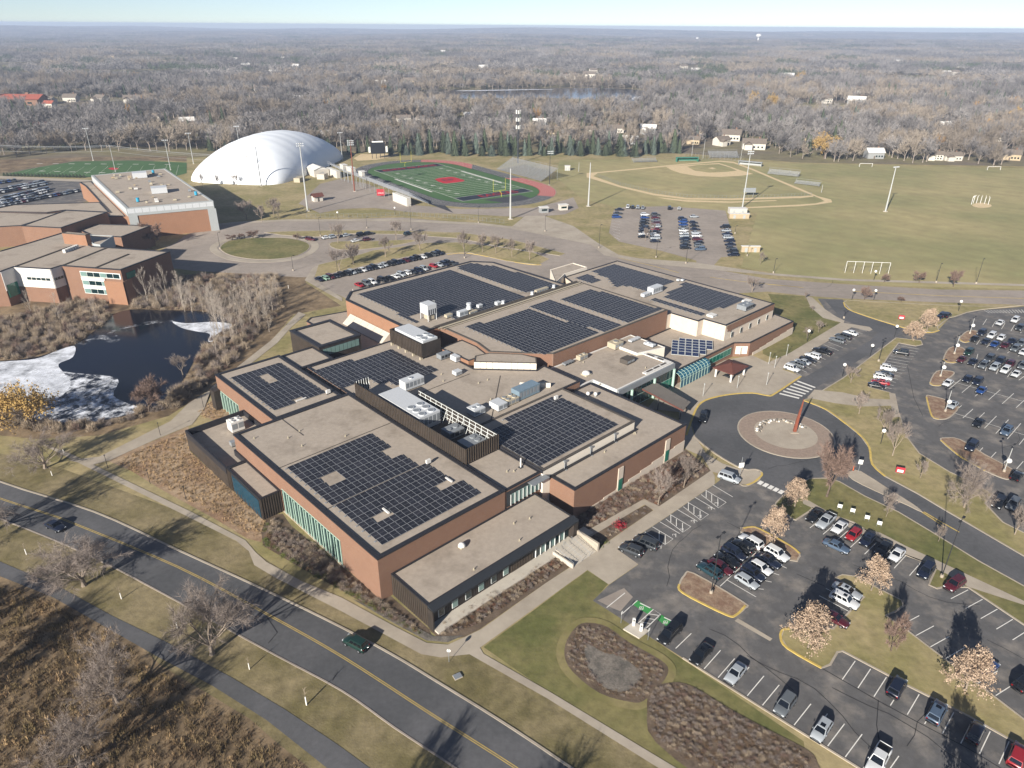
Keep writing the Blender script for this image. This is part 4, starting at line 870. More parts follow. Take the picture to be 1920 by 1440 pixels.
for (u, v, lab) in ((40.9, 4.6, 'thin white flue pipe on the roof before the black screen'),):
    t = thing('flue_pipe', lab, 'flue', buv(36.6, 4.2, 8.65), TH); MB().tube((0, 0, 0), (0, 0, 2.2), .16, .16, 8).obj('pipe', 'roof_white', t); boxpart('flashing', 'metal_dark', t, -.4, .4, -.4, .4, 0, .12)
for (u, v, k) in ((72.4, 17.6, 0), (73.6, 16.2, 1)):
    t = thing('roof_vent', 'white round turbine vent on the east wing roof, one of a pair', 'vent', buv(u, v, 7.02), TH, 'pair of round vents on the east wing'); MB().tube((0, 0, 0), (0, 0, .4), .3, .3, 8).obj('stack', 'galv', t); MB().dome((0, 0, .7), .5, 10, 3, 1, True).obj('turbine', 'roof_white', t, True)
# small drains and vents scattered on the roofs
rnd = random.Random(3)
for (u0, u1, v0, v1, z_, n) in ((2, 26, 37, 53, 9.0, 5), (40, 58, 26, 52, 8.67, 5), (4, 34, -9, -1, 4.56, 4), (42, 76, -6, -1, 7.02, 3), (76, 98, 16, 32, 7.2, 3), (28.8, 38, 1, 11, 8.67, 3)):
    for _ in range(n):
        t = MB(); t.tube((0, 0, 0), (0, 0, .45), .11, .11, 6); t.tube((0, 0, .02), (0, 0, .06), .28, .28, 8)
        tag(t.obj('vent_pipe', 'metal_tan', None, loc=buv(rnd.uniform(u0, u1), rnd.uniform(v0, v1), z_)), 'short plumbing vent pipe standing on the beige school roof', 'vent pipe', 'short vent pipes on the school roofs')
# ================================================================== PLANTS
M('bark', '#85796c', .9, .2, 2, rnd=.12)
M('bark_pale', '#a59b8f', .9, .2, 2, rnd=.1)
M('bark_dark', '#5f5349', .9, .2, 2)
M('twig', '#877c74', .9, .15, .5, rnd=.16)
M('twig_tan', '#9f907d', .9, .15, .5, rnd=.16)
M('twig_red', '#79665c', .9, .15, .5, rnd=.14)
M('oak_leaf', '#b5a08b', .85, .35, 1.6, col2='#998470', scale2=.9, rnd=.1)
M('willow_leaf', '#a98c55', .85, .2, .8, rnd=.1)
M('needle', '#4d5743', .9, .25, .8, rnd=.2)
M('needle_blue', '#5f6b60', .9, .22, .8, rnd=.15)
M('hedge_leaf', '#5c6334', .9, .3, 1.0, rnd=.2)
M('brown_leaf', '#6f5a45', .9, .35, 1.0, rnd=.25)
M('rust_leaf', '#7a5643', .9, .35, 1.0, rnd=.25)
M('red_leaf', '#8c1f2a', .85, .2, 1.0)
M('straw_blade', '#a38a68', .95, .25, .5, rnd=.25)
M('brown_blade', '#665440', .95, .35, .3, col2='#7d6d4c', scale2=.2, rnd=.25)
M('guard', '#e4e2dc', .7, .03, 1)
def rvec(rg):
    while True:
        v = Vector((rg.uniform(-1, 1), rg.uniform(-1, 1), rg.uniform(-1, 1)))
        if .05 < v.length < 1: return v.normalized()
def grow_tree(seed, h=10.0, r0=.22, fork=.22, nmain=7, sub=(5, 5), up=.35, spread=.75, tw=36, tl=.9, twd=.035, leaves=None, lsize=.3, leader=False, sides=(6, 4, 3), lratio=.6):
    rg = random.Random(seed); tr = MB(); cr = MB()
    def twig(p, d, L, wd):
        s = d.cross(rvec(rg)).normalized() * wd * .5; q = p + d * L
        cr.face([p - s, p + s, q])
    def leaf(p, sz):
        a = rvec(rg) * sz; b = a.cross(rvec(rg)).normalized() * sz * .8
        cr.face([p - a * .5, p + b * .5, p + a * .5, p - b * .5])
    def grow(p, d, L, r, lvl):
        ns = 3; pts = [(p, d, r)]
        for s in range(ns):
            d = (d + rvec(rg) * .22 + Vector((0, 0, up * .25))).normalized(); p2 = p + d * (L / ns); r2 = r * .72
            tr.tube(p, p2, r, r2, sides[min(lvl, len(sides) - 1)], cap=False); p, r = p2, r2; pts.append((p, d, r))
        if lvl < len(sub):
            for k in range(sub[lvl]):
                t = rg.uniform(.35, 1) if k else 1.0
                i = min(ns - 1, int(t * ns)); f = t * ns - i
                pp = pts[i][0].lerp(pts[i + 1][0], min(1, f)); dd = pts[i + 1][1]
                nd = (dd + rvec(rg) * spread + Vector((0, 0, up * .4))).normalized()
                grow(pp, nd, L * lratio * rg.uniform(.75, 1.2), max(.012, pts[i + 1][2] * .62), lvl + 1)
        else:
            nt_ = tw if not leaves else int(tw * rg.choice((.15, .5, 1, 1.3, 1.6)))
            for k in range(nt_):
                t = rg.uniform(0, 1); i = min(ns - 1, int(t * ns)); pp = pts[i][0].lerp(pts[i + 1][0], t * ns - i)
                nd = (pts[i + 1][1] + rvec(rg) * .9).normalized()
                if leaves: leaf(pp + nd * rg.uniform(.05, .9) * tl, lsize * rg.uniform(.5, 1.5))
                else: twig(pp, nd, tl * rg.uniform(.5, 1.2), twd)
    base = Vector((0, 0, -.1)); top = Vector((rg.uniform(-.15, .15), rg.uniform(-.15, .15), h * fork))
    tr.tube(base, Vector((0, 0, .35)), r0 * 1.5, r0 * 1.05, 7, cap=False); tr.tube(Vector((0, 0, .35)), top, r0 * 1.05, r0 * .8, 7, cap=False)
    if leader:
        n = nmain; p = top; hh = h - h * fork; tr.tube(top, Vector((0, 0, h * .96)), r0 * .8, .02, 5, cap=False)
        for k in range(n):
            t = k / n; z = h * fork + hh * t * .95; a = rg.uniform(0, 6.28)
            d = Vector((math.cos(a) * spread, math.sin(a) * spread, .55)).normalized()
            grow(Vector((0, 0, z)), d, hh * .36 * (1 - .75 * t) + .4, r0 * .4 * (1 - .7 * t), 0)
    else:
        for k in range(nmain):
            a = 2 * math.pi * (k + rg.uniform(-.3, .3)) / nmain; inc = rg.uniform(.25, .95) if k else .05
            d = Vector((math.sin(inc) * math.cos(a), math.sin(inc) * math.sin(a), math.cos(inc)))
            z = top * rg.uniform(.78, 1.0); grow(z, d, h * .38 * rg.uniform(.85, 1.15), r0 * .55, 0)
    return tr, cr
def norm(tr, cr):
    """scale to height 1, crown radius 1"""
    zs = max(v[2] for v in cr.v); rs = sorted(math.hypot(v[0], v[1]) for v in cr.v)[int(len(cr.v) * .97)]
    for m in (tr, cr): m.v = [(x / rs, y / rs, z / zs) for x, y, z in m.v]
    return tr, cr
TREES = {}
def proto(kind, mats, *a, n=2, **k):
    L = []
    for i in range(n):
        tr, cr = norm(*grow_tree(hash_(kind) + i * 17, **k)); L.append((tr.mesh('trunk', mats[0]), cr.mesh('crown', mats[1])))
    TREES[kind] = L
def hash_(s): return sum(ord(c) * (i + 3) for i, c in enumerate(s))
proto('big', ('bark', 'twig'), n=3, h=12, r0=.3, fork=.14, nmain=8, sub=(6, 6), tw=34, tl=1.2, twd=.03, up=.15, spread=.95)
proto('mid', ('bark', 'twig'), n=3, h=8, r0=.16, fork=.25, nmain=6, sub=(5, 4), tw=26, tl=.8, twd=.05, up=.4, spread=.7)
proto('dark', ('bark_dark', 'twig_red'), n=2, h=6, r0=.14, fork=.2, nmain=6, sub=(5, 5), tw=34, tl=.7, twd=.05, up=.2, spread=.9)
proto('birch', ('bark_pale', 'bark_pale'), n=3, h=14, r0=.16, fork=.12, nmain=16, sub=(4,), tw=16, tl=.9, twd=.035, up=.7, spread=.45, leader=True, sides=(4, 3))
proto('oak', ('bark', 'oak_leaf'), n=3, h=7, r0=.16, fork=.16, nmain=34, sub=(5, 3), tw=17, tl=.8, leaves=True, lsize=.22, up=.1, spread=1.1, leader=True, sides=(4, 3, 3), lratio=.62)
proto('willow', ('bark_dark', 'willow_leaf'), n=2, h=11, r0=.35, fork=.15, nmain=8, sub=(5, 5), tw=30, tl=1.4, leaves=True, lsize=.3, up=-.05, spread=.9)
def conifer(seed, mats):
    rg = random.Random(seed); tr = MB(); cr = MB(); tr.tube((0, 0, 0), (0, 0, .95), .05, .005, 5, cap=False)
    for k in range(620):
        z = rg.uniform(.04, .98) ** 1.1; rr = (1 - z) ** .62 * rg.uniform(.5, 1.05) + .02; a = rg.uniform(0, 6.283)
        c, s = math.cos(a), math.sin(a); wd = rg.uniform(.08, .17)
        tip = (c * rr, s * rr, z - .07 * rr - .02); b0 = (c * rr * .25 - s * wd, s * rr * .25 + c * wd, z + .05); b1 = (c * rr * .25 + s * wd, s * rr * .25 - c * wd, z + .02)
        cr.face([b0, b1, tip])
    return tr.mesh('trunk', mats[0]), cr.mesh('crown', mats[1])
TREES['conifer'] = [conifer(5, ('bark_dark', 'needle')), conifer(6, ('bark_dark', 'needle')), conifer(7, ('bark_dark', 'needle_blue'))]
def height_at(B, ytop):
    lo, hi = 0.0, 60.0
    for _ in range(40):
        m = (lo + hi) / 2; v = Vector((B.x, B.y, m)) - Vector((0, 0, CAM_H)); y = 720 - FPX * v.dot(_up) / v.dot(_fw)
        if y > ytop: lo = m
        else: hi = m
    return lo
_tn = [0]
def plant(kind, x, y, ytop, wpx, label, group=None, name=None, B=None, h=None, r=None):
    if B is None: B = at(x, y)
    if h is None: h = height_at(B, ytop)
    if r is None:
        v = B + Vector((0, 0, h * .5)) - Vector((0, 0, CAM_H)); r = wpx / 2 * v.dot(_fw) / FPX
    _tn[0] += 1; L = TREES[kind]; tr, cr = L[_tn[0] % len(L)]
    t = thing(name or {'conifer': 'conifer', 'birch': 'birch_tree', 'oak': 'oak_tree', 'willow': 'willow_tree'}.get(kind, 'bare_tree'), label, 'tree', B, (_tn[0] * 2.399) % 6.28, group)
    t.scale = (r, r, h)
    link('trunk', tr, t); link('crown', cr, t)
    return t
# big trees by the road
for x, y, yt, wp, lab in ((158, 1098, 998, 165, 'broad leafless tree between the road and bike path, opposite the blue car'), (398, 1227, 1084, 170, 'tall leafless tree leaning its crown over the road near the straw slope'), (220, 1317, 1192, 150, 'round leafless tree in the brown meadow beside the bike path'), (152, 1446, 1330, 150, 'leafless tree deep in the brown meadow at its lower end'), (85, 878, 812, 120, 'leafless tree on the lawn at the end of the pond walk'),
                          (-45, 1012, 890, 150, 'leafless tree on the verge shading the road before the pond walk'), ):
    plant('big', x, y, yt, wp, lab)
for x, y, lab in ((at(-95, 1190).x, at(-95, 1190).y, 'leafless tree at the meadow edge where the bike path enters'), (at(-130, 1340).x, at(-130, 1340).y, 'leafless tree in the meadow behind the round leafless tree'), (-20, 45, 'leafless tree on the verge shading the road near the walk junction'), (-3, 42, 'leafless tree on the verge farther along the road'), (14, 38, 'leafless tree at the far end of the road verge')): plant('big', 0, 0, 0, 0, lab, B=Vector((x, y, 0)), h=13.5, r=5.5)
# saplings in white guards
for x, y, s in ((50, 1040, 1), (228, 1123, 1), (333, 1178, 1), (468, 1255, 1), (575, 1322, 1.3), (98, 892, .9), (120, 850, .9), (662, 548, .9), (541, 541, 1)):
    B = at(x, y); t = thing('sapling', 'young sapling with its stem in a white tree guard on the grass', 'tree', B, x, 'saplings in white guards'); t.scale = (s, s, s)
    MB().tube((0, 0, 0), (0, 0, 1.3), .09, .08, 6).obj('tree_guard', 'guard', t)
    mb = MB(); mb.tube((0, 0, 1.2), (0, 0, 2.6), .03, .01, 4, cap=False); mb.obj('trunk', 'bark', t)
    mb = MB(); rg = random.Random(int(x))
    for k in range(14):
        z = rg.uniform(1.5, 2.6); d = rvec(rg); d.z = abs(d.z) + .4; d.normalize(); mb.tube((0, 0, z), Vector((0, 0, z)) + d * rg.uniform(.3, .7), .012, .004, 3, cap=False)
    mb.obj('crown', 'twig_tan', t)
plant('willow', 67, 806, 700, 105, 'yellow-leaved willow leaning over the icy pond edge')
plant('willow', 5, 800, 715, 70, 'golden willow half hidden at the icy end of the pond')
plant('dark', 280, 772, 708, 66, 'leafless tree on the pond bank nearest the open water'); plant('mid', 343, 703, 664, 40, 'slim leafless tree on the pond bank below the birches')
rg = random.Random(11)
bl = [(511, 582, 512), (484, 567, 510), (469, 582, 515), (444, 590, 530), (484, 615, 560), (470, 610, 545), (505, 622, 570), (402, 582, 524), (375, 555, 520), (346, 580, 513), (277, 570, 496), (314, 563, 489), (344, 579, 502), (112, 602, 545), (420, 600, 540), (435, 612, 556), (455, 626, 566), (440, 640, 585), (424, 655, 600), (408, 668, 618), (495, 600, 535), (520, 566, 515), (390, 572, 530), (360, 568, 528), (296, 572, 515), (60, 590, 540), (180, 596, 555)]
rb = random.Random(31)
for _ in range(26):
    t_ = rb.random(); bx, by = (345 + 165 * t_, 585 + 6 * t_) if rb.random() < .4 else (430 + rb.uniform(-30, 70), 640 - rb.uniform(0, 55)); bl.append((bx, by, by - rb.uniform(36, 66)))
for x, y, yt in bl: plant('birch', x, y, yt, (y - yt) * .42, 'slender pale-barked leafless birch on the brushy pond bank', 'birches on the pond bank')
# campus trees
for x, y, yt, wp in ((662, 495, 452, 30), (723, 482, 437, 38), (788, 470, 430, 32), (743, 450, 410, 28), (871, 476, 425, 34), (905, 473, 434, 25), (930, 475, 437, 28), (960, 482, 440, 26), (993, 487, 446, 30), (637, 507, 462, 36), (663, 497, 455, 32), (634, 456, 414, 30)):
    plant('mid', x, y, yt, wp, 'small leafless tree in the grass strip before the north parking lot', 'leafless trees along the north drive')
for x, y, yt, wp in ((463, 412, 372, 34), (491, 416, 378, 26), (513, 404, 368, 24), (522, 410, 374, 22), (1425, 496, 468, 16), (1210, 452, 425, 14), (1222, 440, 415, 12), (380, 352, 320, 12), (410, 352, 325, 10), (441, 348, 325, 14)):
    plant('mid', x, y, yt, wp, 'leafless street tree on grass near the stadium', 'leafless trees round the stadium')
for x, y, yt, wp in ((436, 451, 438, 24), (475, 447, 430, 26), (557, 450, 437, 18), (455, 448, 437, 16), (283, 462, 412, 48)):
    plant('dark', x, y, yt, wp, 'dark reddish ornamental tree at the rim of the grass oval', 'ornamental trees by the grass oval')
for x, y, yt, wp in ((1595, 718, 686, 30), (1610, 777, 728, 34), (1653, 813, 762, 38), (1673, 855, 785, 44), (1725, 897, 857, 28), (1663, 960, 922, 26), (1759, 1016, 983, 22), (1661, 970, 932, 18), (1902, 1003, 950, 44)):
    plant('mid', x, y, yt, wp, 'young leafless tree in the curved lawn beside the loop road', 'leafless trees along the loop road')
plant('big', 1807, 952, 860, 80, 'broad leafless tree at the tip of the lawn by the long mulch island')
plant('dark', 1550, 932, 830, 70, 'dark leafless tree on the lawn beside the roundabout mouth'); plant('dark', 1670, 1222, 1145, 46, 'dark leafless tree on the long grass island between parking rows')
for x, y, yt, wp in ((1657, 530, 512, 18), (1723, 531, 506, 26), (1787, 538, 502, 24), (1620, 563, 534, 24), (1690, 566, 556, 16)):
    plant('dark', x, y, yt, wp, 'dark round leafless tree on the verge of the north road', 'round trees along the north road')
for x, y, yt, wp in ((1513, 633, 611, 18), (1535, 623, 600, 20), (1523, 583, 571, 12), (1510, 560, 546, 12), (1410, 548, 517, 26)):
    plant('mid', x, y, yt, wp, 'thin leafless tree on the green lawn beside the north wing', 'thin trees beside the north wing')
for x, y, yt, wp, lab in ((1737, 622, 575, 34, 'full tan-leaved oak at the corner of the north lawn beside parked cars'), (1710, 637, 602, 36, 'thin tan-leaved oak overhanging the end of the parking row'), (1490, 950, 896, 48, 'tan-leaved oak beside the small striped crossing'), (1448, 1015, 946, 48, 'tan-leaved oak on the mulch island among parked cars'), (1633, 1108, 1042, 52, 'tan-leaved oak at the tip of the long grass island'), (1515, 1215, 1128, 78, 'widest tan-leaved oak at the yellow-kerbed end of the grass island'), (1810, 1296, 1215, 80, 'tan-leaved oak in the middle of the long grass island'), (1800, 1560, 1455, 90, 'tan-leaved oak at the lower end of the long grass island')):
    plant('oak', x, y, yt, wp, lab)
for x, y, yt, wp, lab in ((1234, 946, 874, 48, 'bare multi-stem tree in the planting bed by the brick east wing'), (1282, 914, 845, 48, 'bare multi-stem tree at the corner of the planting bed facing the roundabout')): plant('mid', x, y, yt, wp, lab)
# ------------------------------------------------------------------ scattered cover (uncountable): geometry-node instances
def scatter(name, pts, protos, label=None, cat=None, kind='stuff'):
    """pts: (x, y, z, sx, sz, rot, index)"""
    me = bpy.data.meshes.new(name); me.from_pydata([p[:3] for p in pts], [], [])
    for nm, tp, vals in (('sc', 'FLOAT_VECTOR', [c for p in pts for c in (p[3], p[3], p[4])]), ('ro', 'FLOAT', [p[5] for p in pts]), ('ix', 'INT', [p[6] for p in pts])):
        at_ = me.attributes.new(nm, tp, 'POINT'); at_.data.foreach_set('vector' if tp == 'FLOAT_VECTOR' else 'value', vals)
    o = link(name, me); o['kind'] = kind
    if label: o['label'] = label; o['category'] = cat
    cl = bpy.data.collections.new(name + '_protos')
    for i, m in enumerate(protos):
        po = bpy.data.objects.new('%s_%02d' % (name, i), m); cl.objects.link(po)
    g = bpy.data.node_groups.new(name, 'GeometryNodeTree'); g.interface.new_socket('Geometry', in_out='INPUT', socket_type='NodeSocketGeometry'); g.interface.new_socket('Geometry', in_out='OUTPUT', socket_type='NodeSocketGeometry')
    N = g.nodes; L = g.links; gi = N.new('NodeGroupInput'); go = N.new('NodeGroupOutput'); ip = N.new('GeometryNodeInstanceOnPoints'); ci = N.new('GeometryNodeCollectionInfo')
    ci.inputs['Collection'].default_value = cl; ci.inputs['Separate Children'].default_value = True; ci.inputs['Reset Children'].default_value = True
    mp = N.new('GeometryNodeMeshToPoints')
    def na(nm, tp):
        n = N.new('GeometryNodeInputNamedAttribute'); n.data_type = tp; n.inputs['Name'].default_value = nm; return next(s for s in n.outputs if s.enabled and s.name == 'Attribute')
    cx = N.new('ShaderNodeCombineXYZ'); L.new(na('ro', 'FLOAT'), cx.inputs[2])
    L.new(gi.outputs[0], mp.inputs[0]); L.new(mp.outputs[0], ip.inputs['Points']); L.new(ci.outputs[0], ip.inputs['Instance']); ip.inputs['Pick Instance'].default_value = True
    L.new(na('ix', 'INT'), ip.inputs['Instance Index']); L.new(na('sc', 'FLOAT_VECTOR'), ip.inputs['Scale']); L.new(cx.outputs[0], ip.inputs['Rotation']); L.new(ip.outputs[0], go.inputs[0])
    md = o.modifiers.new('scatter', 'NODES'); md.node_group = g
    return o
def inside(p, poly):
    x, y = p[0], p[1]; k = len(poly); ins = False
    for i in range(k):
        x1, y1 = poly[i][0], poly[i][1]; x2, y2 = poly[(i + 1) % k][0], poly[(i + 1) % k][1]
        if (y1 > y) != (y2 > y) and x < (x2 - x1) * (y - y1) / (y2 - y1) + x1: ins = not ins
    return ins
def fillpts(poly, step, rg, avoid=(), jit=.5):
    xs = [p[0] for p in poly]; ys = [p[1] for p in poly]; out = []; y = min(ys)
    while y < max(ys):
        x = min(xs)
        while x < max(xs):
            p = (x + rg.uniform(-jit, jit) * step * 2, y + rg.uniform(-jit, jit) * step * 2)
            if inside(p, poly) and not any(inside(p, a) for a in avoid): out.append(p)
            x += step
        y += step
    return out
def tuft(seed, n, h, spread, wd, mat):
    rg = random.Random(seed); mb = MB()
    for _ in range(n):
        a = rg.uniform(0, 6.28); r = rg.uniform(0, spread); p = Vector((r * math.cos(a), r * math.sin(a), 0)); d = Vector((rg.uniform(-.45, .45), rg.uniform(-.45, .45), 1)).normalized(); s = Vector((math.cos(a + 1), math.sin(a + 1), 0)) * wd
        mb.face([p - s, p + s, p + d * h * rg.uniform(.5, 1.1)])
    return mb.mesh('tuft', mat)
def twigball(seed, n, mat, tl=.5, wd=.05, leaf=0):
    rg = random.Random(seed); mb = MB()
    for _ in range(n):
        d = rvec(rg); d.z = abs(d.z) * .9; p = d * rg.uniform(.2, .75); p.z = abs(p.z)
        if leaf:
            a = rvec(rg) * leaf; b = a.cross(rvec(rg)).normalized() * leaf; p = d * rg.uniform(.25, 1.0) * (1 + .35 * math.sin(d.x * 5 + seed) * math.cos(d.y * 4)); mb.face([p - a * .8, p + b * .6, p + a * .8, p - b * .6])
        else:
            nd = (d + rvec(rg) * .6 + Vector((0, 0, .3))).normalized(); s = nd.cross(rvec(rg)).normalized() * wd * .5; mb.face([p - s, p + s, p + nd * tl * rg.uniform(.5, 1)])
    return mb.mesh('shrub', mat)
rg = random.Random(21)
tu = [tuft(1, 40, .6, .9, .05, 'straw_blade'), tuft(2, 44, .5, 1.0, .05, 'brown_blade'), tuft(3, 44, .65, 1.0, .05, 'brown_blade')]
MEADOW = world(Q(qA, [(-300, 300), (0, 400), (280, 510), (480, 600), (780, 790), (880, 890), (1130, 1040), (1380, 1190), (1540, 1330), (1720, 1480), (1700, 1600), (600, 1800), (-600, 1700), (-600, 700)]))
def gpts(poly, step, s0, s1, idx, av=()): return [(p[0], p[1], 0, rg.uniform(s0, s1), rg.uniform(s0, s1), rg.uniform(0, 6.28), rg.choice(idx)) for p in fillpts(poly, step, rg, av)]
scatter('meadow_grass', gpts(MEADOW, 1.0, .6, 1.25, (0, 1, 1, 1, 2, 2, 1, 2)), tu, 'tall dry brown grass of the meadow below the bike path', 'grass')
SLOPE = world(Q(qD, [(640, 1160), (1050, 980), (1070, 1100), (1490, 1490), (1460, 1590), (1390, 1560), (900, 1290)]))
scatter('slope_grass', gpts(SLOPE, .8, .4, .8, (0, 0, 0, 1)) + gpts(world(Q(qD, [(1100, 890), (1190, 815), (1310, 880), (1210, 925)])), .8, .4, .8, (0, 0)), tu, 'dry straw-coloured grass on the slope beside the black wing', 'grass')
# brush round the pond
sh = [twigball(1, 260, 'twig', .8, .05), twigball(2, 260, 'twig_tan', .8, .05), twigball(3, 260, 'twig_red', .7, .05), twigball(4, 220, 'brown_leaf', leaf=.09)]
PW = smooth_pts(world(POND), 4)
BANK1 = world(Q(qD, [(-100, 380), (150, 330), (500, 230), (760, 190), (1000, 120), (1300, 110), (1560, 120), (1590, 300), (1480, 420), (1380, 540), (1200, 700), (1000, 850), (780, 930), (500, 1000), (200, 990), (-100, 940)]))
thk = []
for p in fillpts(BANK1, 1.9, rg, [PW]):
    if inside(p, world(Q(qD, [(590, 250), (640, 330), (760, 300), (720, 170), (560, 60)]))): continue
    s = rg.uniform(.7, 1.7); thk.append((p[0], p[1], 0, s, s * rg.uniform(.9, 1.9), rg.uniform(0, 6.28), rg.choice((0, 1, 1, 1, 1, 0, 2))))
scatter('thicket', thk, sh, 'tangled leafless brush along the banks of the pond', 'thicket')
# beds by the building
def bed(name, pts, step, s0, s1, idx, label, f):
    scatter(name, gpts(world(Q(f, pts)), step, s0, s1, idx, [GRV] if 'GRV' in globals() else ()), sh + [twigball(9, 150, 'hedge_leaf', leaf=.12), twigball(10, 150, 'rust_leaf', leaf=.1)], label, 'shrubs')
bed('shrub_bed', [(-300, 120), (-140, 200), (60, 400), (250, 530), (420, 640), (440, 680), (250, 580), (0, 430), (-200, 320), (-400, 180), (-420, 110), (-380, 40)], .6, .4, .9, (0, 1, 3, 1, 2, 0), 'brown shrubs in the bed below the hall windows', qB)
bed('hedge', [(-420, 60), (-440, 120), (-430, 190), (-200, 330), (0, 440), (250, 590), (440, 690), (480, 690), (260, 560), (0, 410), (-200, 300), (-380, 190), (-390, 110)], .7, .45, .75, (4, 4, 4, 3), 'low green hedge along the curved front walk', qB)
bed('shrub_bed', [(520, 660), (1210, 240), (1290, 280), (1100, 410), (780, 620), (600, 700)], .55, .3, .6, (3, 1, 5, 0, 1, 3, 2), 'rusty brown shrubs along the low front block', qB)
bed('shrub_bed', [(720, 1040), (1270, 750), (1400, 790), (1850, 490), (1660, 340), (900, 740), (680, 860)], .6, .35, .8, (2, 2, 3, 0, 1, 2, 5), 'reddish leafless shrubs along the east wing', kH)
bed('shrub_bed', [(860, 1170), (1340, 850), (1300, 820), (800, 1090)], 1.0, .25, .5, (1, 3, 0), 'small dormant clumps in the strip bed between two walks', kH)
GRV = world(Q(qB, [(1380, 740), (1470, 790), (1560, 810), (1650, 870), (1690, 930), (1600, 1010), (1480, 990), (1400, 900), (1370, 810)]))
bed('rain_garden_plants', [(1330, 660), (1400, 640), (1500, 665), (1620, 750), (1780, 840), (1820, 900), (1700, 1050), (1620, 1055), (1450, 1005), (1310, 890), (1270, 810), (1285, 720)], .5, .22, .5, (3, 0, 1, 2), 'dry stalks ringing the gravel rain garden', qB)
bed('rain_garden_plants', [(-170, 1010), (-60, 975), (60, 1000), (250, 1115), (450, 1230), (690, 1360), (740, 1480), (300, 1560), (-150, 1280), (-190, 1130)], .5, .25, .6, (1, 0, 3, 3, 2, 0), 'dense dry stalks in the long rain garden by the parking row', qC)
t = thing('red_bush', 'crimson-leaved bush in the strip bed between two walks', 'bush', at(1163, 988)); t.scale = (1.6, 1.6, 1.6); link('crown', twigball(31, 400, 'red_leaf', leaf=.09), t); MB().tube((0, 0, 0), (0, 0, .5), .05, .03, 5).obj('stem', 'bark_dark', t)
for x, y, c_ in ((1135, 1018, 'hedge_leaf'), (1124, 1026, 'hedge_leaf')):
    t = thing('green_bush', 'small yellow-green bush beside the concrete steps', 'bush', at(x, y), 0, 'green bushes beside the steps'); t.scale = (.8, .8, .7); link('crown', twigball(41, 200, c_, leaf=.1), t); MB().tube((0, 0, 0), (0, 0, .5), .05, .03, 5).obj('stem', 'bark_dark', t)
# ================================================================== VEHICLES
CARCOL = {'white': '#c9cbcc', 'silver': '#9aa0a5', 'grey': '#5c6165', 'dark grey': '#35393d', 'black': '#15171a', 'navy': '#161d2e', 'blue': '#1d3f78', 'blue-grey': '#4a5a6d', 'red': '#8e1f26', 'dark red': '#4a1620', 'dark green': '#16302a', 'teal': '#1e3840', 'beige': '#a49a86', 'pale green': '#7d9a88'}
for n_, h_ in CARCOL.items(): M('car_' + n_, h_, .28, 0, 1, metal=.0, spec=.5, coat=.6)
M('car_glass', '#0d1116', .05, 0, 1, spec=.7); M('tyre', '#18181a', .85, 0, 1); M('rim', '#8a8d90', .4, 0, 1, metal=.6); M('headlight', '#cfd4d8', .15, 0, 1, spec=.7); M('tail_light', '#7c1216', .25, 0, 1); M('trim', '#1c1d1f', .6, 0, 1); M('plate', '#c9ccd2', .5, 0, 1)
CART = {  # length, width, belt z, roof z, hood z, tail z, glass stations (windscreen base, roof front, roof rear, rear base)
    'sedan': (4.7, 1.82, .92, 1.44, .86, .95, (1.0, .25, -.95, -1.7)),
    'hatchback': (4.2, 1.76, .95, 1.5, .9, .98, (1.0, .35, -1.5, -1.95)),
    'suv': (4.65, 1.88, 1.05, 1.72, 1.0, 1.08, (1.05, .4, -1.85, -2.2)),
    'minivan': (5.0, 1.95, 1.02, 1.76, .95, 1.06, (1.45, .65, -2.1, -2.42)),
    'pickup': (5.6, 1.96, 1.1, 1.84, 1.08, 1.1, (1.15, .5, -.8, -1.05))}
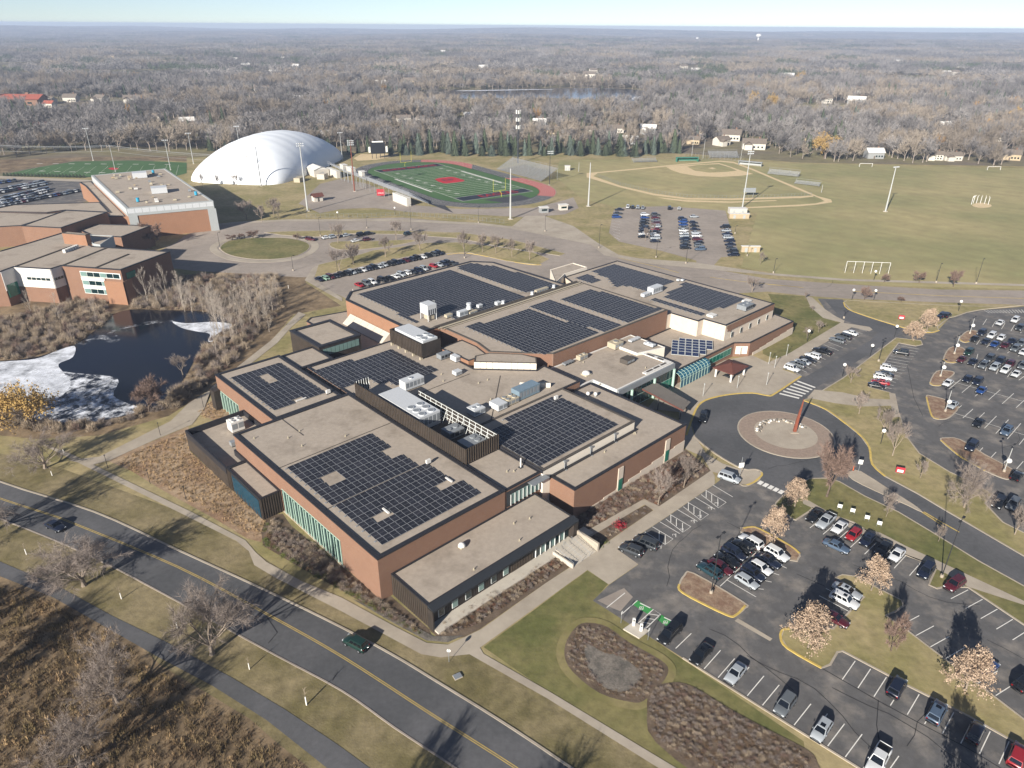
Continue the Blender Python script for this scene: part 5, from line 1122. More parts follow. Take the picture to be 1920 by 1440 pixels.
def build_car(k):
    L, W, zb, zr, zh, zt, (g0, g1, g2, g3) = CART[k]; hw = W / 2; hl = L / 2; zl = .28
    body = MB(); st = [(-hl, .80, .55, zt * .80), (-hl + .06, .93, .42, zt * .93), (-hl + .5, .99, .3, zt), (g3, 1, zl, max(zt, zb) if k != 'pickup' else zt), (-.5, 1, zl, zb), (g0 - .6, 1, zl, zb), (g0, .995, zl, zb), (g0 + .5, .98, .3, zh), (hl - .45, .95, .34, zh * .92), (hl - .08, .84, .42, zh * .8), (hl, .68, .5, zh * .64)]
    st = sorted(st, key=lambda s: s[0]); rings = []
    for x, f, z0, z1 in st:
        w_ = hw * f; rings.append([(x, -w_ * .88, z0), (x, -w_, z0 + .18), (x, -w_, (z0 + z1) / 2 + .05), (x, -w_ * .95, z1 - .06), (x, -w_ * .78, z1), (x, 0, z1 + .03), (x, w_ * .78, z1), (x, w_ * .95, z1 - .06), (x, w_, (z0 + z1) / 2 + .05), (x, w_, z0 + .18), (x, w_ * .88, z0)])
    n = len(rings[0])
    for r in rings: body.v += r
    for i in range(len(rings) - 1):
        for j in range(n - 1): a = i * n + j; body.f.append((a, a + 1, a + n + 1, a + n)); body.m.append(0)
    for i, fl in ((0, False), (len(rings) - 1, True)):
        f = tuple(i * n + j for j in range(n)); body.f.append(f[::-1] if fl else f); body.m.append(0)
    # cabin
    wb, wr = hw * .93, hw * .74; zz = zb - .08
    cb = [[(g0, -wb, zz), (g0, wb, zz)], [(g1, -wr, zr), (g1, wr, zr)], [(g2, -wr, zr - .02), (g2, wr, zr - .02)], [(g3, -wb * .97, zz), (g3, wb * .97, zz)]]
    mid = (g1 + g2) / 2
    P = lambda i, s: Vector(cb[i][s])
    Lr = [P(0, 0), P(1, 0), P(2, 0), P(3, 0)]; Rr = [P(0, 1), P(1, 1), P(2, 1), P(3, 1)]
    body.face([Lr[0], Rr[0], Rr[1], Lr[1]]); body.face([Lr[2], Rr[2], Rr[3], Lr[3]]); body.face(Lr[::-1]); body.face(Rr)
    c1, c2 = Vector((g1 + .05, 0, zr + .05)), Vector((g2 - .02, 0, zr + .03)); ia, ib, ic, id_ = [p + Vector((0, -p.y * .18, .035)) for p in (Lr[1], Rr[1], Rr[2], Lr[2])]
    body.face([Lr[1], Rr[1], ib, ia]); body.face([Rr[1], Rr[2], ic, ib]); body.face([Rr[2], Lr[2], id_, ic]); body.face([Lr[2], Lr[1], ia, id_]); body.face([ia, ib, ic, id_])
    if k == 'pickup':
        body2 = MB(); x0, x1 = -hl + .12, g3 - .12
        body.cur = 1; body.face([(x0, -hw * .82, zt + .034), (x1, -hw * .82, zt + .034), (x1, hw * .82, zt + .034), (x0, hw * .82, zt + .034)]); body.cur = 0
        for s in (-1, 1): body.box(x0, x1, s * hw * .84 - .05, s * hw * .84 + .05, zt, zt + .12)
        body.box(x0 - .06, x0 + .03, -hw * .88, hw * .88, zt - .02, zt + .12)
    body.cur = 1; body.box(-hl + .02, hl - .02, -hw * .82, hw * .82, .2, .36); body.cur = 0
    for s in (-1, 1): body.box(g0 - .32, g0 - .1, s * (hw + .02) - .09 * (s < 0), s * (hw + .02) + .09 * (s > 0), zb - .02, zb + .14)
    parts = {'body': (body, ['car_white', 'trim'], True)}
    def quad(a, b, c_, d, t0, t1, out):
        nrm = (b - a).cross(d - a).normalized() * out
        def pt(u, v): return a.lerp(b, u).lerp(d.lerp(c_, u), v) + nrm
        return [pt(.06, t0), pt(.94, t0), pt(.94, t1), pt(.06, t1)]
    m = MB(); m.face(quad(Lr[0], Rr[0], Rr[1], Lr[1], .12, .93, .012)); parts['windscreen'] = (m, ['car_glass'], False)
    m = MB(); m.face(quad(Rr[3], Lr[3], Lr[2], Rr[2], .2, .9, .012)); parts['rear_window'] = (m, ['car_glass'], False)
    nw = 2 if k in ('sedan', 'pickup', 'hatchback') else 3
    sides = []
    for S, sg in ((Lr, -1), (Rr, 1)):
        for i in range(nw):
            t0, t1 = i / nw, (i + 1) / nw
            lo0, lo1 = S[0].lerp(S[3], .06 + .9 * t0), S[0].lerp(S[3], .06 + .9 * t1); hi0, hi1 = S[1].lerp(S[2], .02 + .96 * t0), S[1].lerp(S[2], .02 + .96 * t1)
            o_ = Vector((0, sg * .014, .004)); g = .06
            q = [lo0.lerp(lo1, g).lerp(hi0.lerp(hi1, g), .2) + o_, lo1.lerp(lo0, g).lerp(hi1.lerp(hi0, g), .2) + o_, lo1.lerp(lo0, g).lerp(hi1.lerp(hi0, g), .88) + o_, lo0.lerp(lo1, g).lerp(hi0.lerp(hi1, g), .88) + o_]
            m = MB(); m.face(q if sg < 0 else q[::-1]); sides.append(m)
    for m in sides: parts.setdefault('side_window', []).append((m, ['car_glass'], False))
    wl = []
    for x in (hl * .63, -hl * .6):
        for s in (-1, 1):
            m = MB(); y = s * (hw - .09); R_ = .34 if k in ('suv', 'pickup', 'minivan') else .32
            m.tube((x, y - .12, R_), (x, y + .12, R_), R_, R_, 12); m.face([(x + R_ * math.cos(2 * math.pi * i / 12), y - .12, R_ + R_ * math.sin(2 * math.pi * i / 12)) for i in range(12)])
            m.cur = 1; m.tube((x, y + s * .11, R_), (x, y + s * .135, R_), R_ * .62, R_ * .58, 8); m.cur = 0; wl.append((m, ['tyre', 'rim'], False))
    parts['wheel'] = wl
    parts['headlight'] = []; parts['tail_light'] = []
    for s in (-1, 1):
        m = MB(); m.box(hl - .22, hl - .03, s * hw * .66 - .17, s * hw * .66 + .17, zh * .66, zh * .8); parts['headlight'].append((m, ['headlight'], False))
        m = MB(); m.box(-hl + .0, -hl + .12, s * hw * .72 - .12, s * hw * .72 + .12, zt * .68, zt * .9); parts['tail_light'].append((m, ['tail_light'], False))
    if k != 'pickup':
        m = MB(); rf = (g1 + g2) / 2
        m.face([(g1 - .15, -wr * .5, zr + .055), (g1 - .75, -wr * .5, zr + .058), (g1 - .75, wr * .5, zr + .058), (g1 - .15, wr * .5, zr + .055)][::-1]); parts['sunroof'] = (m, ['car_glass'], False)
    return parts
CARS = {}
for k in CART:
    d = build_car(k); CARS[k] = {n_: ([m.mesh(n_, mt, sm) for (m, mt, sm) in v] if isinstance(v, list) else [v[0].mesh(n_, v[1], v[2])]) for n_, v in d.items()}
def car(kind, col, P, heading, where, full=True, group=None, label=None):
    nm = {'sedan': 'sedan_car', 'hatchback': 'hatchback_car', 'suv': 'suv_car', 'minivan': 'minivan', 'pickup': 'pickup_truck'}[kind]
    kn = {'suv': 'SUV'}.get(kind, kind.replace('pickup', 'pickup truck'))
    t = thing(nm, label or '%s %s %s' % (col, kn, where), 'car' if kind not in ('pickup', 'minivan') else {'pickup': 'truck', 'minivan': 'van'}[kind], (P.x, P.y, P.z), heading, group)
    sv_ = 1 + ((hash_(col + kind) * 7 + int(P.x * 11)) % 9 - 4) * .012; t.scale = (sv_, 1, 2 - sv_)
    for n_, ms in CARS[kind].items():
        if not full and n_ not in ('body', 'windscreen', 'rear_window', 'side_window', 'wheel'): continue
        if n_ == 'sunroof' and (hash_(col) + int(P.x * 3)) % 3: continue
        for m in ms:
            o = link(n_, m, t)
            if n_ == 'body': o.material_slots[0].link = 'OBJECT'; o.material_slots[0].material = MATS['car_' + col]
    return t
def row(f, rear, front, items, where, zc=.7, full=True, zg=.075):
    """items: (x, y, colour, kind[, flip]) at crop positions of the car's middle; rear->front gives the heading"""
    a, b = at(*f(*rear)), at(*f(*front)); d = b - a; hd = math.atan2(d.y, d.x)
    for it in items:
        p = at(*f(it[0], it[1]), zc); p.z = zg
        car(it[3], it[2], p, hd + (math.pi if len(it) > 4 and it[4] else 0), where, full, 'cars ' + where)
# near lot
row(qC, (213, 780), (120, 885), [(105, 795, 'black', 'sedan'), (298, 905, 'silver', 'sedan'), (575, 1085, 'grey', 'suv'), (782, 1222, 'silver', 'hatchback'), (1100, 1395, 'white', 'pickup'), (-72, 680, 'black', 'minivan')], 'parked against the lawn edge by the rain gardens')
row(qC, (897, 945), (970, 840), [(1205, 985, 'navy', 'suv'), (1430, 1125, 'blue-grey', 'suv'), (1648, 1240, 'navy', 'hatchback'), (1885, 1370, 'red', 'suv')], 'parked nose-in along the lower kerb of the long grass island')
row(qC, (450, 205), (320, 130), [(385, 165, 'white', 'suv'), (340, 193, 'black', 'suv'), (290, 228, 'navy', 'suv', 1), (252, 268, 'black', 'sedan'), (215, 306, 'dark red', 'sedan', 1), (152, 328, 'teal', 'suv')], 'parked in the first line between the two mulch islands')
row(qC, (450, 205), (320, 130), [(530, 235, 'white', 'suv', 1), (482, 270, 'navy', 'sedan', 1), (440, 312, 'white', 'hatchback', 1), (395, 347, 'navy', 'suv', 1), (362, 388, 'silver', 'hatchback', 1)], 'parked in the second line between the two mulch islands')
row(qC, (850, 405), (1000, 480), [(925, 442, 'silver', 'sedan'), (910, 495, 'white', 'suv'), (852, 595, 'dark red', 'sedan')], 'parked against the grass island by the oaks')
row(qC, (790, 125), (850, 70), [(742, 20, 'black', 'sedan', 1), (806, 50, 'silver', 'pickup', 1), (882, 86, 'white', 'sedan', 1), (960, 126, 'red', 'hatchback', 1), (1040, 157, 'navy', 'hatchback', 1), (1130, 202, 'black', 'sedan', 1), (1205, 240, 'white', 'sedan', 1), (1370, 330, 'navy', 'suv', 1)], 'parked along the walk between oak and lamp post')
row(qC, (1500, 480), (1600, 410), [(1530, 405, 'dark red', 'suv', 1)], 'parked beside the lamp post island')
row(qC, (800, 160), (930, 220), [(865, 190, 'blue-grey', 'sedan')], 'driving along the aisle of the near lot')
row(qC, (1500, 830), (1600, 770), [(1715, 870, 'blue', 'hatchback'), (1930, 960, 'black', 'suv')], 'parked behind the oak on the long grass island')
row(kH, (1250, 1250), (1080, 1180), [(1170, 1205, 'dark grey', 'suv'), (1300, 1140, 'dark grey', 'minivan')], 'parked beside the accessible bays at the walk')
row(kE, (310, 670), (480, 730), [(405, 695, 'silver', 'minivan')], 'parked at the end of the accessible bays near the crossing')
row(qF, (118, 880), (108, 940), [(115, 908, 'black', 'suv')], 'stopped in the shade of the building on the roundabout')
row(qB, (10, 735), (130, 800), [(82, 738, 'dark green', 'suv', 1)], 'driving on the wide road past the front hall')
row(qA, (250, 50), (370, 105), [(310, 78, 'navy', 'sedan')], 'driving on the wide road past the leafless tree')
# lots east of the loop
row(kA, (880, 985), (690, 930), [(930, 865, 'white', 'sedan'), (850, 903, 'dark grey', 'minivan'), (780, 945, 'grey', 'suv'), (612, 1068, 'black', 'pickup'), (505, 1122, 'white', 'suv'), (452, 1160, 'black', 'sedan', 1), (392, 1188, 'silver', 'sedan'), (332, 1218, 'grey', 'suv'), (270, 1265, 'white', 'suv', 1)], 'parked along the walk between plaza and north lawn')
row(kB, (645, 750), (435, 715), [(540, 725, 'black', 'suv', 0), (395, 905, 'white', 'suv', 1), (352, 965, 'black', 'sedan'), (330, 1003, 'white', 'suv', 1), (305, 1055, 'red', 'sedan'), (265, 1095, 'black', 'sedan', 1)], 'parked along the strip lawn with globe lamps')
rt = (1730, 1330); fr = (1880, 1175)
row(kB, rt, fr, [(1010, 300, 'navy', 'suv'), (965, 335, 'navy', 'sedan'), (925, 365, 'black', 'sedan'), (1055, 305, 'black', 'suv')], 'parked tightly beside the full tan oak')
row(kB, rt, fr, [(1650, 390, 'white', 'sedan', 1), (1820, 362, 'white', 'suv', 1), (1875, 450, 'dark grey', 'suv', 1)], 'parked in the farthest line of the east lot below the hatched strip')
row(kB, rt, fr, [(1445, 505, 'navy', 'suv', 1), (1555, 535, 'white', 'suv', 1), (1662, 562, 'white', 'hatchback', 1), (1785, 600, 'navy', 'sedan', 1), (1365, 572, 'black', 'sedan', 1), (1490, 602, 'navy', 'sedan', 1), (1592, 630, 'blue', 'sedan', 1), (1705, 647, 'dark red', 'sedan', 1), (1820, 682, 'grey', 'suv', 1), (1915, 720, 'white', 'sedan', 1), (1890, 622, 'grey', 'suv', 1)], 'parked in the east lot line that ends at the smallest mulch island')
row(kB, rt, fr, [(1300, 725, 'dark green', 'suv', 1), (1535, 790, 'dark grey', 'suv', 1), (1652, 822, 'navy', 'suv', 1), (1220, 802, 'dark red', 'sedan', 1), (1345, 832, 'navy', 'sedan', 1), (1462, 870, 'grey', 'suv', 1), (1588, 892, 'silver', 'suv', 1), (1760, 862, 'dark red', 'suv', 1), (1710, 922, 'white', 'suv', 1), (1830, 967, 'white', 'sedan', 1), (1905, 880, 'grey', 'suv', 1)], 'parked in the east lot line that ends at the second mulch island')
row(kB, rt, fr, [(1065, 1067, 'white', 'sedan', 1), (1285, 1027, 'navy', 'hatchback', 1), (1400, 1052, 'navy', 'suv', 1), (1440, 1152, 'blue', 'sedan', 1)], 'parked in the east lot line that ends at the third mulch island')
row(kC, (1590, 515), (1400, 710), [(1065, 378, 'silver', 'sedan'), (1380, 592, 'black', 'sedan'), (1712, 692, 'blue-grey', 'suv')], 'parked in the east lot line beside the triangular mulch island')
row(kC, (1590, 515), (1400, 710), [(1295, 872, 'navy', 'suv'), (1835, 1228, 'black', 'sedan', 1)], 'parked along the long pointed mulch island')
row(kC, (1590, 515), (1400, 710), [(1620, 1550, 'black', 'suv'), (1790, 1570, 'grey', 'suv')], 'parked at the lot corner beside the broad leafless tree')
# north lot
CC = ['black', 'dark grey', 'navy', 'silver', 'white', 'dark red', 'grey', 'navy', 'black', 'silver', 'white', 'blue-grey', 'black', 'dark grey']
KK = ['sedan', 'suv', 'suv', 'sedan', 'hatchback', 'minivan', 'suv', 'sedan']
rg = random.Random(5); n = 23
its = []
nc = ['navy', 'pale green', 'dark red', 'navy', 'black', 'black', 'silver', 'dark grey', 'white', 'navy', 'black', 'silver', 'silver', 'black', 'navy', 'navy', 'dark red', 'navy', 'black', 'white', 'black', 'dark grey', 'navy', 'silver']
for i in range(23): t_ = i / 22; its.append((620 + 224 * 8 * t_ - 20 * 8 + 8 * 8, 0, nc[i], KK[i % 8]))
g8 = crop(660, 480, 8)
row(g8, (850, 15), (970, 55), [(-490 + i * 81.5, 345 - i * 17.8, nc[i], KK[i % 8], i % 2) for i in range(23)], 'parked along the grass strip side of the north lot', full=False, zg=.07)
row(g8, (850, 15), (970, 55), [(110, 432, 'red', 'sedan'), (215, 412, 'grey', 'suv'), (305, 390, 'white', 'suv'), (450, 352, 'black', 'suv'), (560, 330, 'black', 'sedan'), (650, 302, 'white', 'sedan', 1), (740, 276, 'silver', 'suv'), (820, 252, 'white', 'suv', 1), (910, 236, 'dark grey', 'sedan'), (1000, 216, 'navy', 'suv'), (1080, 190, 'silver', 'suv'), (1225, 146, 'red', 'hatchback'), (1310, 130, 'silver', 'sedan'), (1385, 116, 'navy', 'suv'), (1440, 100, 'black', 'suv'), (1510, 106, 'dark grey', 'sedan')], 'parked on the gym side of the north lot', full=False, zg=.07)
# middle lot
def column(f, x0, y0, x1, y1, n, where, seed, rear, front):
    rg = random.Random(seed)
    row(f, rear, front, [(x0 + (x1 - x0) * i / max(1, n - 1), y0 + (y1 - y0) * i / max(1, n - 1), rg.choice(CC + ['red', 'blue', 'silver', 'white']), rg.choice(KK), rg.random() < .5) for i in range(n)], where, full=False, zg=.07)
column(kJ, 525, 635, 505, 832, 9, 'parked in the first column of the lot below the ball diamond', 1, (600, 700), (500, 702))
column(kJ, 620, 635, 615, 872, 10, 'parked in the second column of the lot below the ball diamond', 2, (600, 700), (500, 702))
column(kJ, 862, 672, 888, 932, 11, 'parked in the third column of the lot below the ball diamond', 3, (600, 700), (500, 702))
column(kJ, 962, 705, 1020, 945, 9, 'parked in the fourth column of the lot below the ball diamond', 4, (600, 700), (500, 702)); column(kJ, 967, 652, 967, 652, 1, 'parked alone above the fourth column', 14, (600, 700), (500, 702))
column(kJ, 1245, 745, 1320, 995, 9, 'parked along the playing-field edge of the middle lot', 5, (600, 700), (500, 702))
column(kJ, 292, 588, 270, 655, 3, 'parked by the hatched bay of the middle lot', 6, (600, 700), (500, 702))
column(kJ, 370, 566, 505, 572, 4, 'parked along the top edge of the middle lot', 7, (600, 700), (600, 660)); column(kJ, 745, 576, 832, 579, 2, 'parked below the outfield of the middle lot', 8, (600, 700), (600, 660))
# drop-off loop by the grass oval
row(kI, (1125, 320), (1200, 330), [(1165, 328, 'dark red', 'suv')], 'standing at the end of the grass oval', full=False)
row(kI, (1280, 312), (1340, 300), [(1305, 312, 'white', 'sedan'), (1365, 306, 'silver', 'suv'), (1432, 300, 'navy', 'sedan'), (1487, 291, 'silver', 'sedan'), (1570, 340, 'white', 'sedan'), (1675, 330, 'dark red', 'suv')], 'standing in the drop-off loop', full=False)
row(kF, (200, 1075), (260, 1065), [(225, 1072, 'navy', 'suv'), (310, 1067, 'black', 'suv'), (755, 1067, 'teal', 'suv')], 'standing on the far side of the drop-off loop', full=False)
# west lot, tiny
for j, (x0, y0, x1, y1, n) in enumerate(((0, 272, 120, 256, 6), (0, 335, 355, 265, 18), (0, 352, 375, 280, 18), (0, 408, 390, 322, 19), (20, 430, 390, 340, 18), (0, 462, 640, 338, 28))):
    rg = random.Random(40 + j)
    row(kK, (0, 60), (18, 70), [(x0 + (x1 - x0) * (i + rg.uniform(-.1, .1)) / (n - 1), y0 + (y1 - y0) * i / (n - 1), rg.choice(CC + ['white', 'silver', 'blue']), rg.choice(KK)) for i in range(n)], 'parked in line %s of the crowded lot beside the west school' % ('one', 'two', 'three', 'four', 'five', 'six')[j], full=False, zg=.07)
# ------------------------------------------------------------------ painted bays
def bays(f, a0, b0, a1, b1, n, mat='paint_white'):
    A0, B0, A1, B1 = (at(*f(*p)) for p in (a0, b0, a1, b1)); segs = []
    for i in range(n):
        t = i / (n - 1) if n > 1 else 0; segs.append((A0.lerp(A1, t), B0.lerp(B1, t)))
    return segs
S = []
S += bays(qC, (213, 780), (120, 885), (1215, 1375), (1120, 1510), 12) + bays(qC, (48, 685), (-40, 770), (48, 685), (-40, 770), 1)
S += bays(qC, (970, 840), (897, 945), (1945, 1350), (1890, 1480), 11)
S += bays(qC, (780, 40), (715, 92), (1340, 285), (1275, 360), 8)
S += bays(qC, (1605, 440), (1508, 490), (1945, 665), (1855, 722), 5) + bays(qC, (1330, 585), (1225, 640), (1870, 965), (1760, 1035), 7)
S += [(at(*qC(455, 190)), at(*qC(210, 420)))] + bays(qC, (520, 290), (585, 318), (390, 430), (455, 437), 4) + [(at(*qC(250, 385)), at(*qC(412, 480))), (at(*qC(768, 473)), at(*qC(935, 562))), (at(*qC(805, 432)), at(*qC(850, 455)))]
S += bays(kA, (950, 800), (1110, 850), (200, 1262), (380, 1350), 16)
S += bays(kB, (505, 650), (740, 690), (190, 1090), (430, 1135), 15)
for (a0, b0, a1, b1, n) in (((1210, 1030), (1075, 1140), (1960, 1230), (1830, 1350), 6), ((1500, 350), (1455, 420), (1920, 440), (1880, 510), 5), ((1420, 590), (1385, 640), (1910, 730), (1850, 770), 5), ((1400, 745), (1360, 905), (1930, 990), (1860, 1040), 5)): S += bays(kB, a0, b0, a1, b1, n)
S += [(at(*kB(1130, 1060)), at(*kB(1930, 1285))), (at(*kC(1080, 480)), at(*kC(1930, 745)))]
S += bays(kC, (1170, 390), (1060, 480), (2030, 650), (1860, 860), 7) + bays(kC, (1425, 895), (1335, 990), (1910, 1060), (1830, 1150), 4)
S += bays(kJ, (1165, 640), (1265, 640), (1205, 760), (1300, 760), 3)
mb = MB()
for a, b in S: strip_mesh(mb, [a, b], .13, .098, .098)
struct(mb.obj('bay_lines', 'paint_white'))
# accessible bays with hatching and wheelchair marks
mb = MB()
def ps(pts, wd=.14, closed=False): strip_mesh(mb, [at(*kH(*p)) for p in pts], wd, .099, .099, closed)
for (x, y) in ((0, 0), (160, -110), (318, -220), (478, -330)):
    if x: ps([(1360 + x, 1000 + y), (1545 + x, 1110 + y), (1475 + x, 1160 + y), (1320 + x, 1040 + y)], closed=False); ps([(1415 + x, 1040 + y), (1415 + x, 1105 + y)]); ps([(1470 + x, 1075 + y), (1470 + x, 1145 + y)]); ps([(1365 + x, 1005 + y), (1365 + x, 1070 + y)])
    else: ps([(1360, 1000), (1545, 1110), (1475, 1160), (1290, 1045)]); ps([(1420, 1040), (1420, 1120)]); ps([(1475, 1075), (1475, 1155)])
    ps([(1425 + x, 955 + y), (1605 + x, 1062 + y)])
struct(mb.obj('bay_lines', 'paint_white'))
mb = MB()
for i, (x, y) in enumerate(((1422, 1180), (1555, 1075), (1620, 1028), (1722, 950), (1783, 905), (1878, 832), (1935, 790))):
    c = at(*kH(x, y)); e1 = (at(*kH(x + 20, y + 12)) - c).normalized(); e2 = Vector((-e1.y, e1.x, 0))
    q = lambda a, b: c + e1 * a + e2 * b
    strip_mesh(mb, [q(.32 * math.cos(t * .63), .32 * math.sin(t * .63)) for t in range(8)], .1, .1, .1); strip_mesh(mb, [q(-.05, .7), q(0, .1), q(.38, .1), q(.55, -.3)], .1, .1, .1); strip_mesh(mb, [q(-.02, .42), q(.28, .42)], .08, .1, .1)
struct(mb.obj('wheelchair_marks', 'paint_white'))
# green charging bays
sheet('charging_bay', Q(kM, [(1165, 995), (1345, 1100), (1290, 1155), (1125, 1050)]), 'paint_green', .1); sheet('charging_bay', Q(kM, [(1440, 1160), (1600, 1260), (1545, 1325), (1395, 1215)]), 'paint_green', .1)
mb = MB()
for pts in ([(1005, 1145), (1170, 1000)], [(1145, 1285), (1350, 1100), (1430, 1155), (1235, 1345)], [(1300, 1150), (1420, 1170)], [(1250, 1195), (1365, 1215)], [(1200, 1240), (1315, 1260)], [(1150, 1285), (1265, 1305)], [(1440, 1435), (1495, 1385)], [(825, 1080), (1030, 915)]): strip_mesh(mb, [at(*kM(*p)) for p in pts], .14, .104, .104)
for (x, y) in ((1220, 1085), (1490, 1245)):
    for pts in ([(x - 22, y - 15), (x + 22, y - 15), (x + 12, y + 18), (x - 32, y + 18), (x - 22, y - 15)], [(x - 5, y - 10), (x - 15, y + 14)], [(x - 25, y + 2), (x + 15, y + 2)]): strip_mesh(mb, [at(*kM(*p)) for p in pts], .1, .106, .106)
    strip_mesh(mb, [at(*kM(x - 20, y - 55)), at(*kM(x + 95, y + 0))], .22, .106, .106)
struct(mb.obj('charging_bay_lines', 'paint_white'))
# stripes: crossings
mb = MB()
for i in range(6):
    t = i / 5; a = at(*qF(530 + 118 * t, 772 - 66 * t)); b = at(*qF(648 + 95 * t - 0, 795 - 52 * t)); 
    a = at(*qF(645 - 20 * i, 705 + 14 * i)); b = at(*qF(745 - 18 * i, 742 + 12 * i)); strip_mesh(mb, [a, b], .75, .1, .1)
struct(mb.obj('crossing_stripes', 'paint_white'))
mb = MB()
for i in range(5): c = at(*kE(748 + 58 * i, 760 + 26 * i)); d = at(*kE(770 + 58 * i, 742 + 26 * i)); strip_mesh(mb, [c + (c - d) * .6, d + (d - c) * .2], .9, .1, .1)
struct(mb.obj('crossing_stripes', 'paint_white'))
mb = MB()
for i in range(14): strip_mesh(mb, [at(*kB(1470 + 35 * i, 252 - i * .6)), at(*kB(1530 + 33 * i, 285))], .2, .1, .1)
for i in range(7): strip_mesh(mb, [at(*kJ(215 + 5 * i, 690 + 25 * i)), at(*kJ(300, 700 + 27 * i))], .15, .1, .1)
struct(mb.obj('hatch_lines', 'paint_white'))
lines('centre_line', [[kA(*p) for p in ((0, 322), (200, 338), (400, 358))], [kA(*p) for p in ((960, 400), (1200, 412), (1600, 432), (1920, 447), (2400, 465), (2900, 480))], [kJ(*p) for p in ((280, 1025), (600, 1100), (830, 1160))], [kJ(*p) for p in ((1110, 1200), (1400, 1240), (1920, 1290))]], 'paint_yellow', .35, .09)
# ================================================================== STADIUM, DOME, WEST SCHOOL, STREET FURNITURE
def loc_uv(p): d = p - BO; return d.dot(BU), d.dot(BV)
M('dome_fabric', '#e6ebf0', .55, .02, .1); M('alu', '#b4b6b8', .45, .06, 1, metal=.4); M('pole_galv', '#a9aba9', .6, .08, 1); M('pole_dark', '#2c2d2f', .6, .1, 1); M('lamp_globe', '#e9e8e2', .4, 0, 1); M('goal_yellow', '#c9c43a', .5, 0, 1); M('sign_white', '#dcdcd8', .6, 0, 1); M('sign_red', '#a5313a', .6, .05, 1); M('board_black', '#1b1d22', .5, .1, 1); M('dugout_green', '#3f7d6c', .6, .05, 1); M('logo_red', '#b02330', .8, .08, 1); M('house_white', '#bdb8ae', .8, .05, 1); M('house_tan', '#a9997f', .8, .08, 1); M('house_grey', '#8d8f8f', .8, .08, 1); M('roof_shingle', '#6f665d', .9, .15, 1); M('roof_red', '#94503f', .9, .12, 1); M('orange', '#d06030', .7, 0, 1); M('wall_grey', '#9ea2a2', .7, .05, .5)
FC = Vector((-41.15, 463.6, 0)); FD = Vector((.5785, -.8157, 0)); FE = Vector((.8157, .5785, 0)); FROT = math.atan2(FD.y, FD.x)
def ff(a, p, z=0.0): q = FC + FD * a + FE * p; return Vector((q.x, q.y, z))
def fsheet(name, pts, mat, lev='a'): return lay(name, [ff(*p) for p in pts], mat, lev, px=False)
def oval(hs, r, n=20):
    out = []
    for i in range(n + 1): t = -math.pi / 2 + math.pi * i / n; out.append((hs + r * math.cos(t), r * math.sin(t)))
    for i in range(n + 1): t = math.pi / 2 + math.pi * i / n; out.append((-hs + r * math.cos(t), r * math.sin(t)))
    return out
HS = 40.0
fsheet('running_track', oval(HS, 43.5), 'track'); 
fsheet('track_infield', oval(HS, 33.5), 'turf')
def arc(hs, r0, r1, t0, t1, s=1, n=10): return [(s * (hs + r1 * math.cos(t0 + (t1 - t0) * i / n)), r1 * math.sin(t0 + (t1 - t0) * i / n)) for i in range(n + 1)] + [(s * (hs + r0 * math.cos(t1 + (t0 - t1) * i / n)), r0 * math.sin(t1 + (t0 - t1) * i / n)) for i in range(n + 1)]
fsheet('exchange_zone', [(14, 33.6), (14, 43.4)][:1] + [(20, 43.3), (40, 43.3)] + arc(HS, 33.6, 43.3, math.pi / 2, .62)[1:11] + arc(HS, 33.6, 43.3, math.pi / 2, .62)[11:] + [(40, 33.6)], 'track_red'); fsheet('exchange_zone', arc(HS, 33.6, 43.3, math.pi / 2, .55, -1) + [(-26, 33.6), (-28, 43.3)][:1], 'track_red')
fsheet('track_chute', [(45, -33.6), (78, -43.2), (60, -43.4), (40, -43.4), (10, -43.4), (10, -33.6)], 'track')
fsheet('throwing_pad', [(60.5, -13), (79, -5), (78, 12), (61.5, 12)], 'track')
fsheet('end_zone', [(-57, -24.5), (-47, -24.5), (-47, 24.5), (-57, 24.5)], 'board_black'); fsheet('end_zone', [(47, -24.5), (57, -24.5), (57, 24.5), (47, 24.5)], 'board_black')
zt = _z['a'] + .01
mb = MB()
for i in range(21): a = -47 + 94 * i / 20; strip_mesh(mb, [ff(a, -24.5), ff(a, 24.5)], .25, zt, zt)
for p in (-24.5, 24.5): strip_mesh(mb, [ff(-57, p), ff(57, p)], .3, zt + .004, zt + .004)
for a in (-57, 57): strip_mesh(mb, [ff(a, -24.5), ff(a, 24.5)], .3, zt + .008, zt + .008)
for p in (-26.6, 24.2 - 1.2): strip_mesh(mb, [ff(-22, p), ff(26, p)], 1.3, zt + .012, zt + .012)
for r in [34.7 + 1.22 * i for i in range(8)]:
    W3 = [ff(*q) for q in oval(HS, r, 24)]; strip_mesh(mb, W3, .16, zt - .003, zt - .003, True)
o = struct(mb.obj('field_lines', 'paint_white'))
def ground_text(txt, size, a, p, mat, rot, z=None):
    me = text_mesh(txt, size); me.materials.clear(); me.materials.append(MATS[mat]); q = ff(a, p); o = link('field_lettering', me, None, (q.x, q.y, (z or zt) + .02), rot); return struct(o)
TR = math.atan2(FE.y, FE.x)
ground_text('EDEN PRAIRIE', 6.6, -52, 0, 'logo_red', TR); ground_text('EAGLES', 8.0, 52, 3, 'logo_red', TR)
for i, nme in enumerate(('10', '20', '30', '40', '50', '40', '30', '20', '10')):
    for p in (-17, 17): ground_text(nme, 3.6, -47 + 94 * (i + 1) / 10, p, 'paint_white', FROT + (0 if p < 0 else math.pi))
lg = [(-7, -6), (7, -8), (9, -4), (9, 5), (6, 8), (1, 8), (-3, 8), (-8, 7), (-9, 2)]
sheet('field_logo', [ff(*q) for q in lg], 'logo_red', zt + .03, 2, px=False)
ground_text('EP', 9, 0, 0, 'board_black', TR, zt + .05)
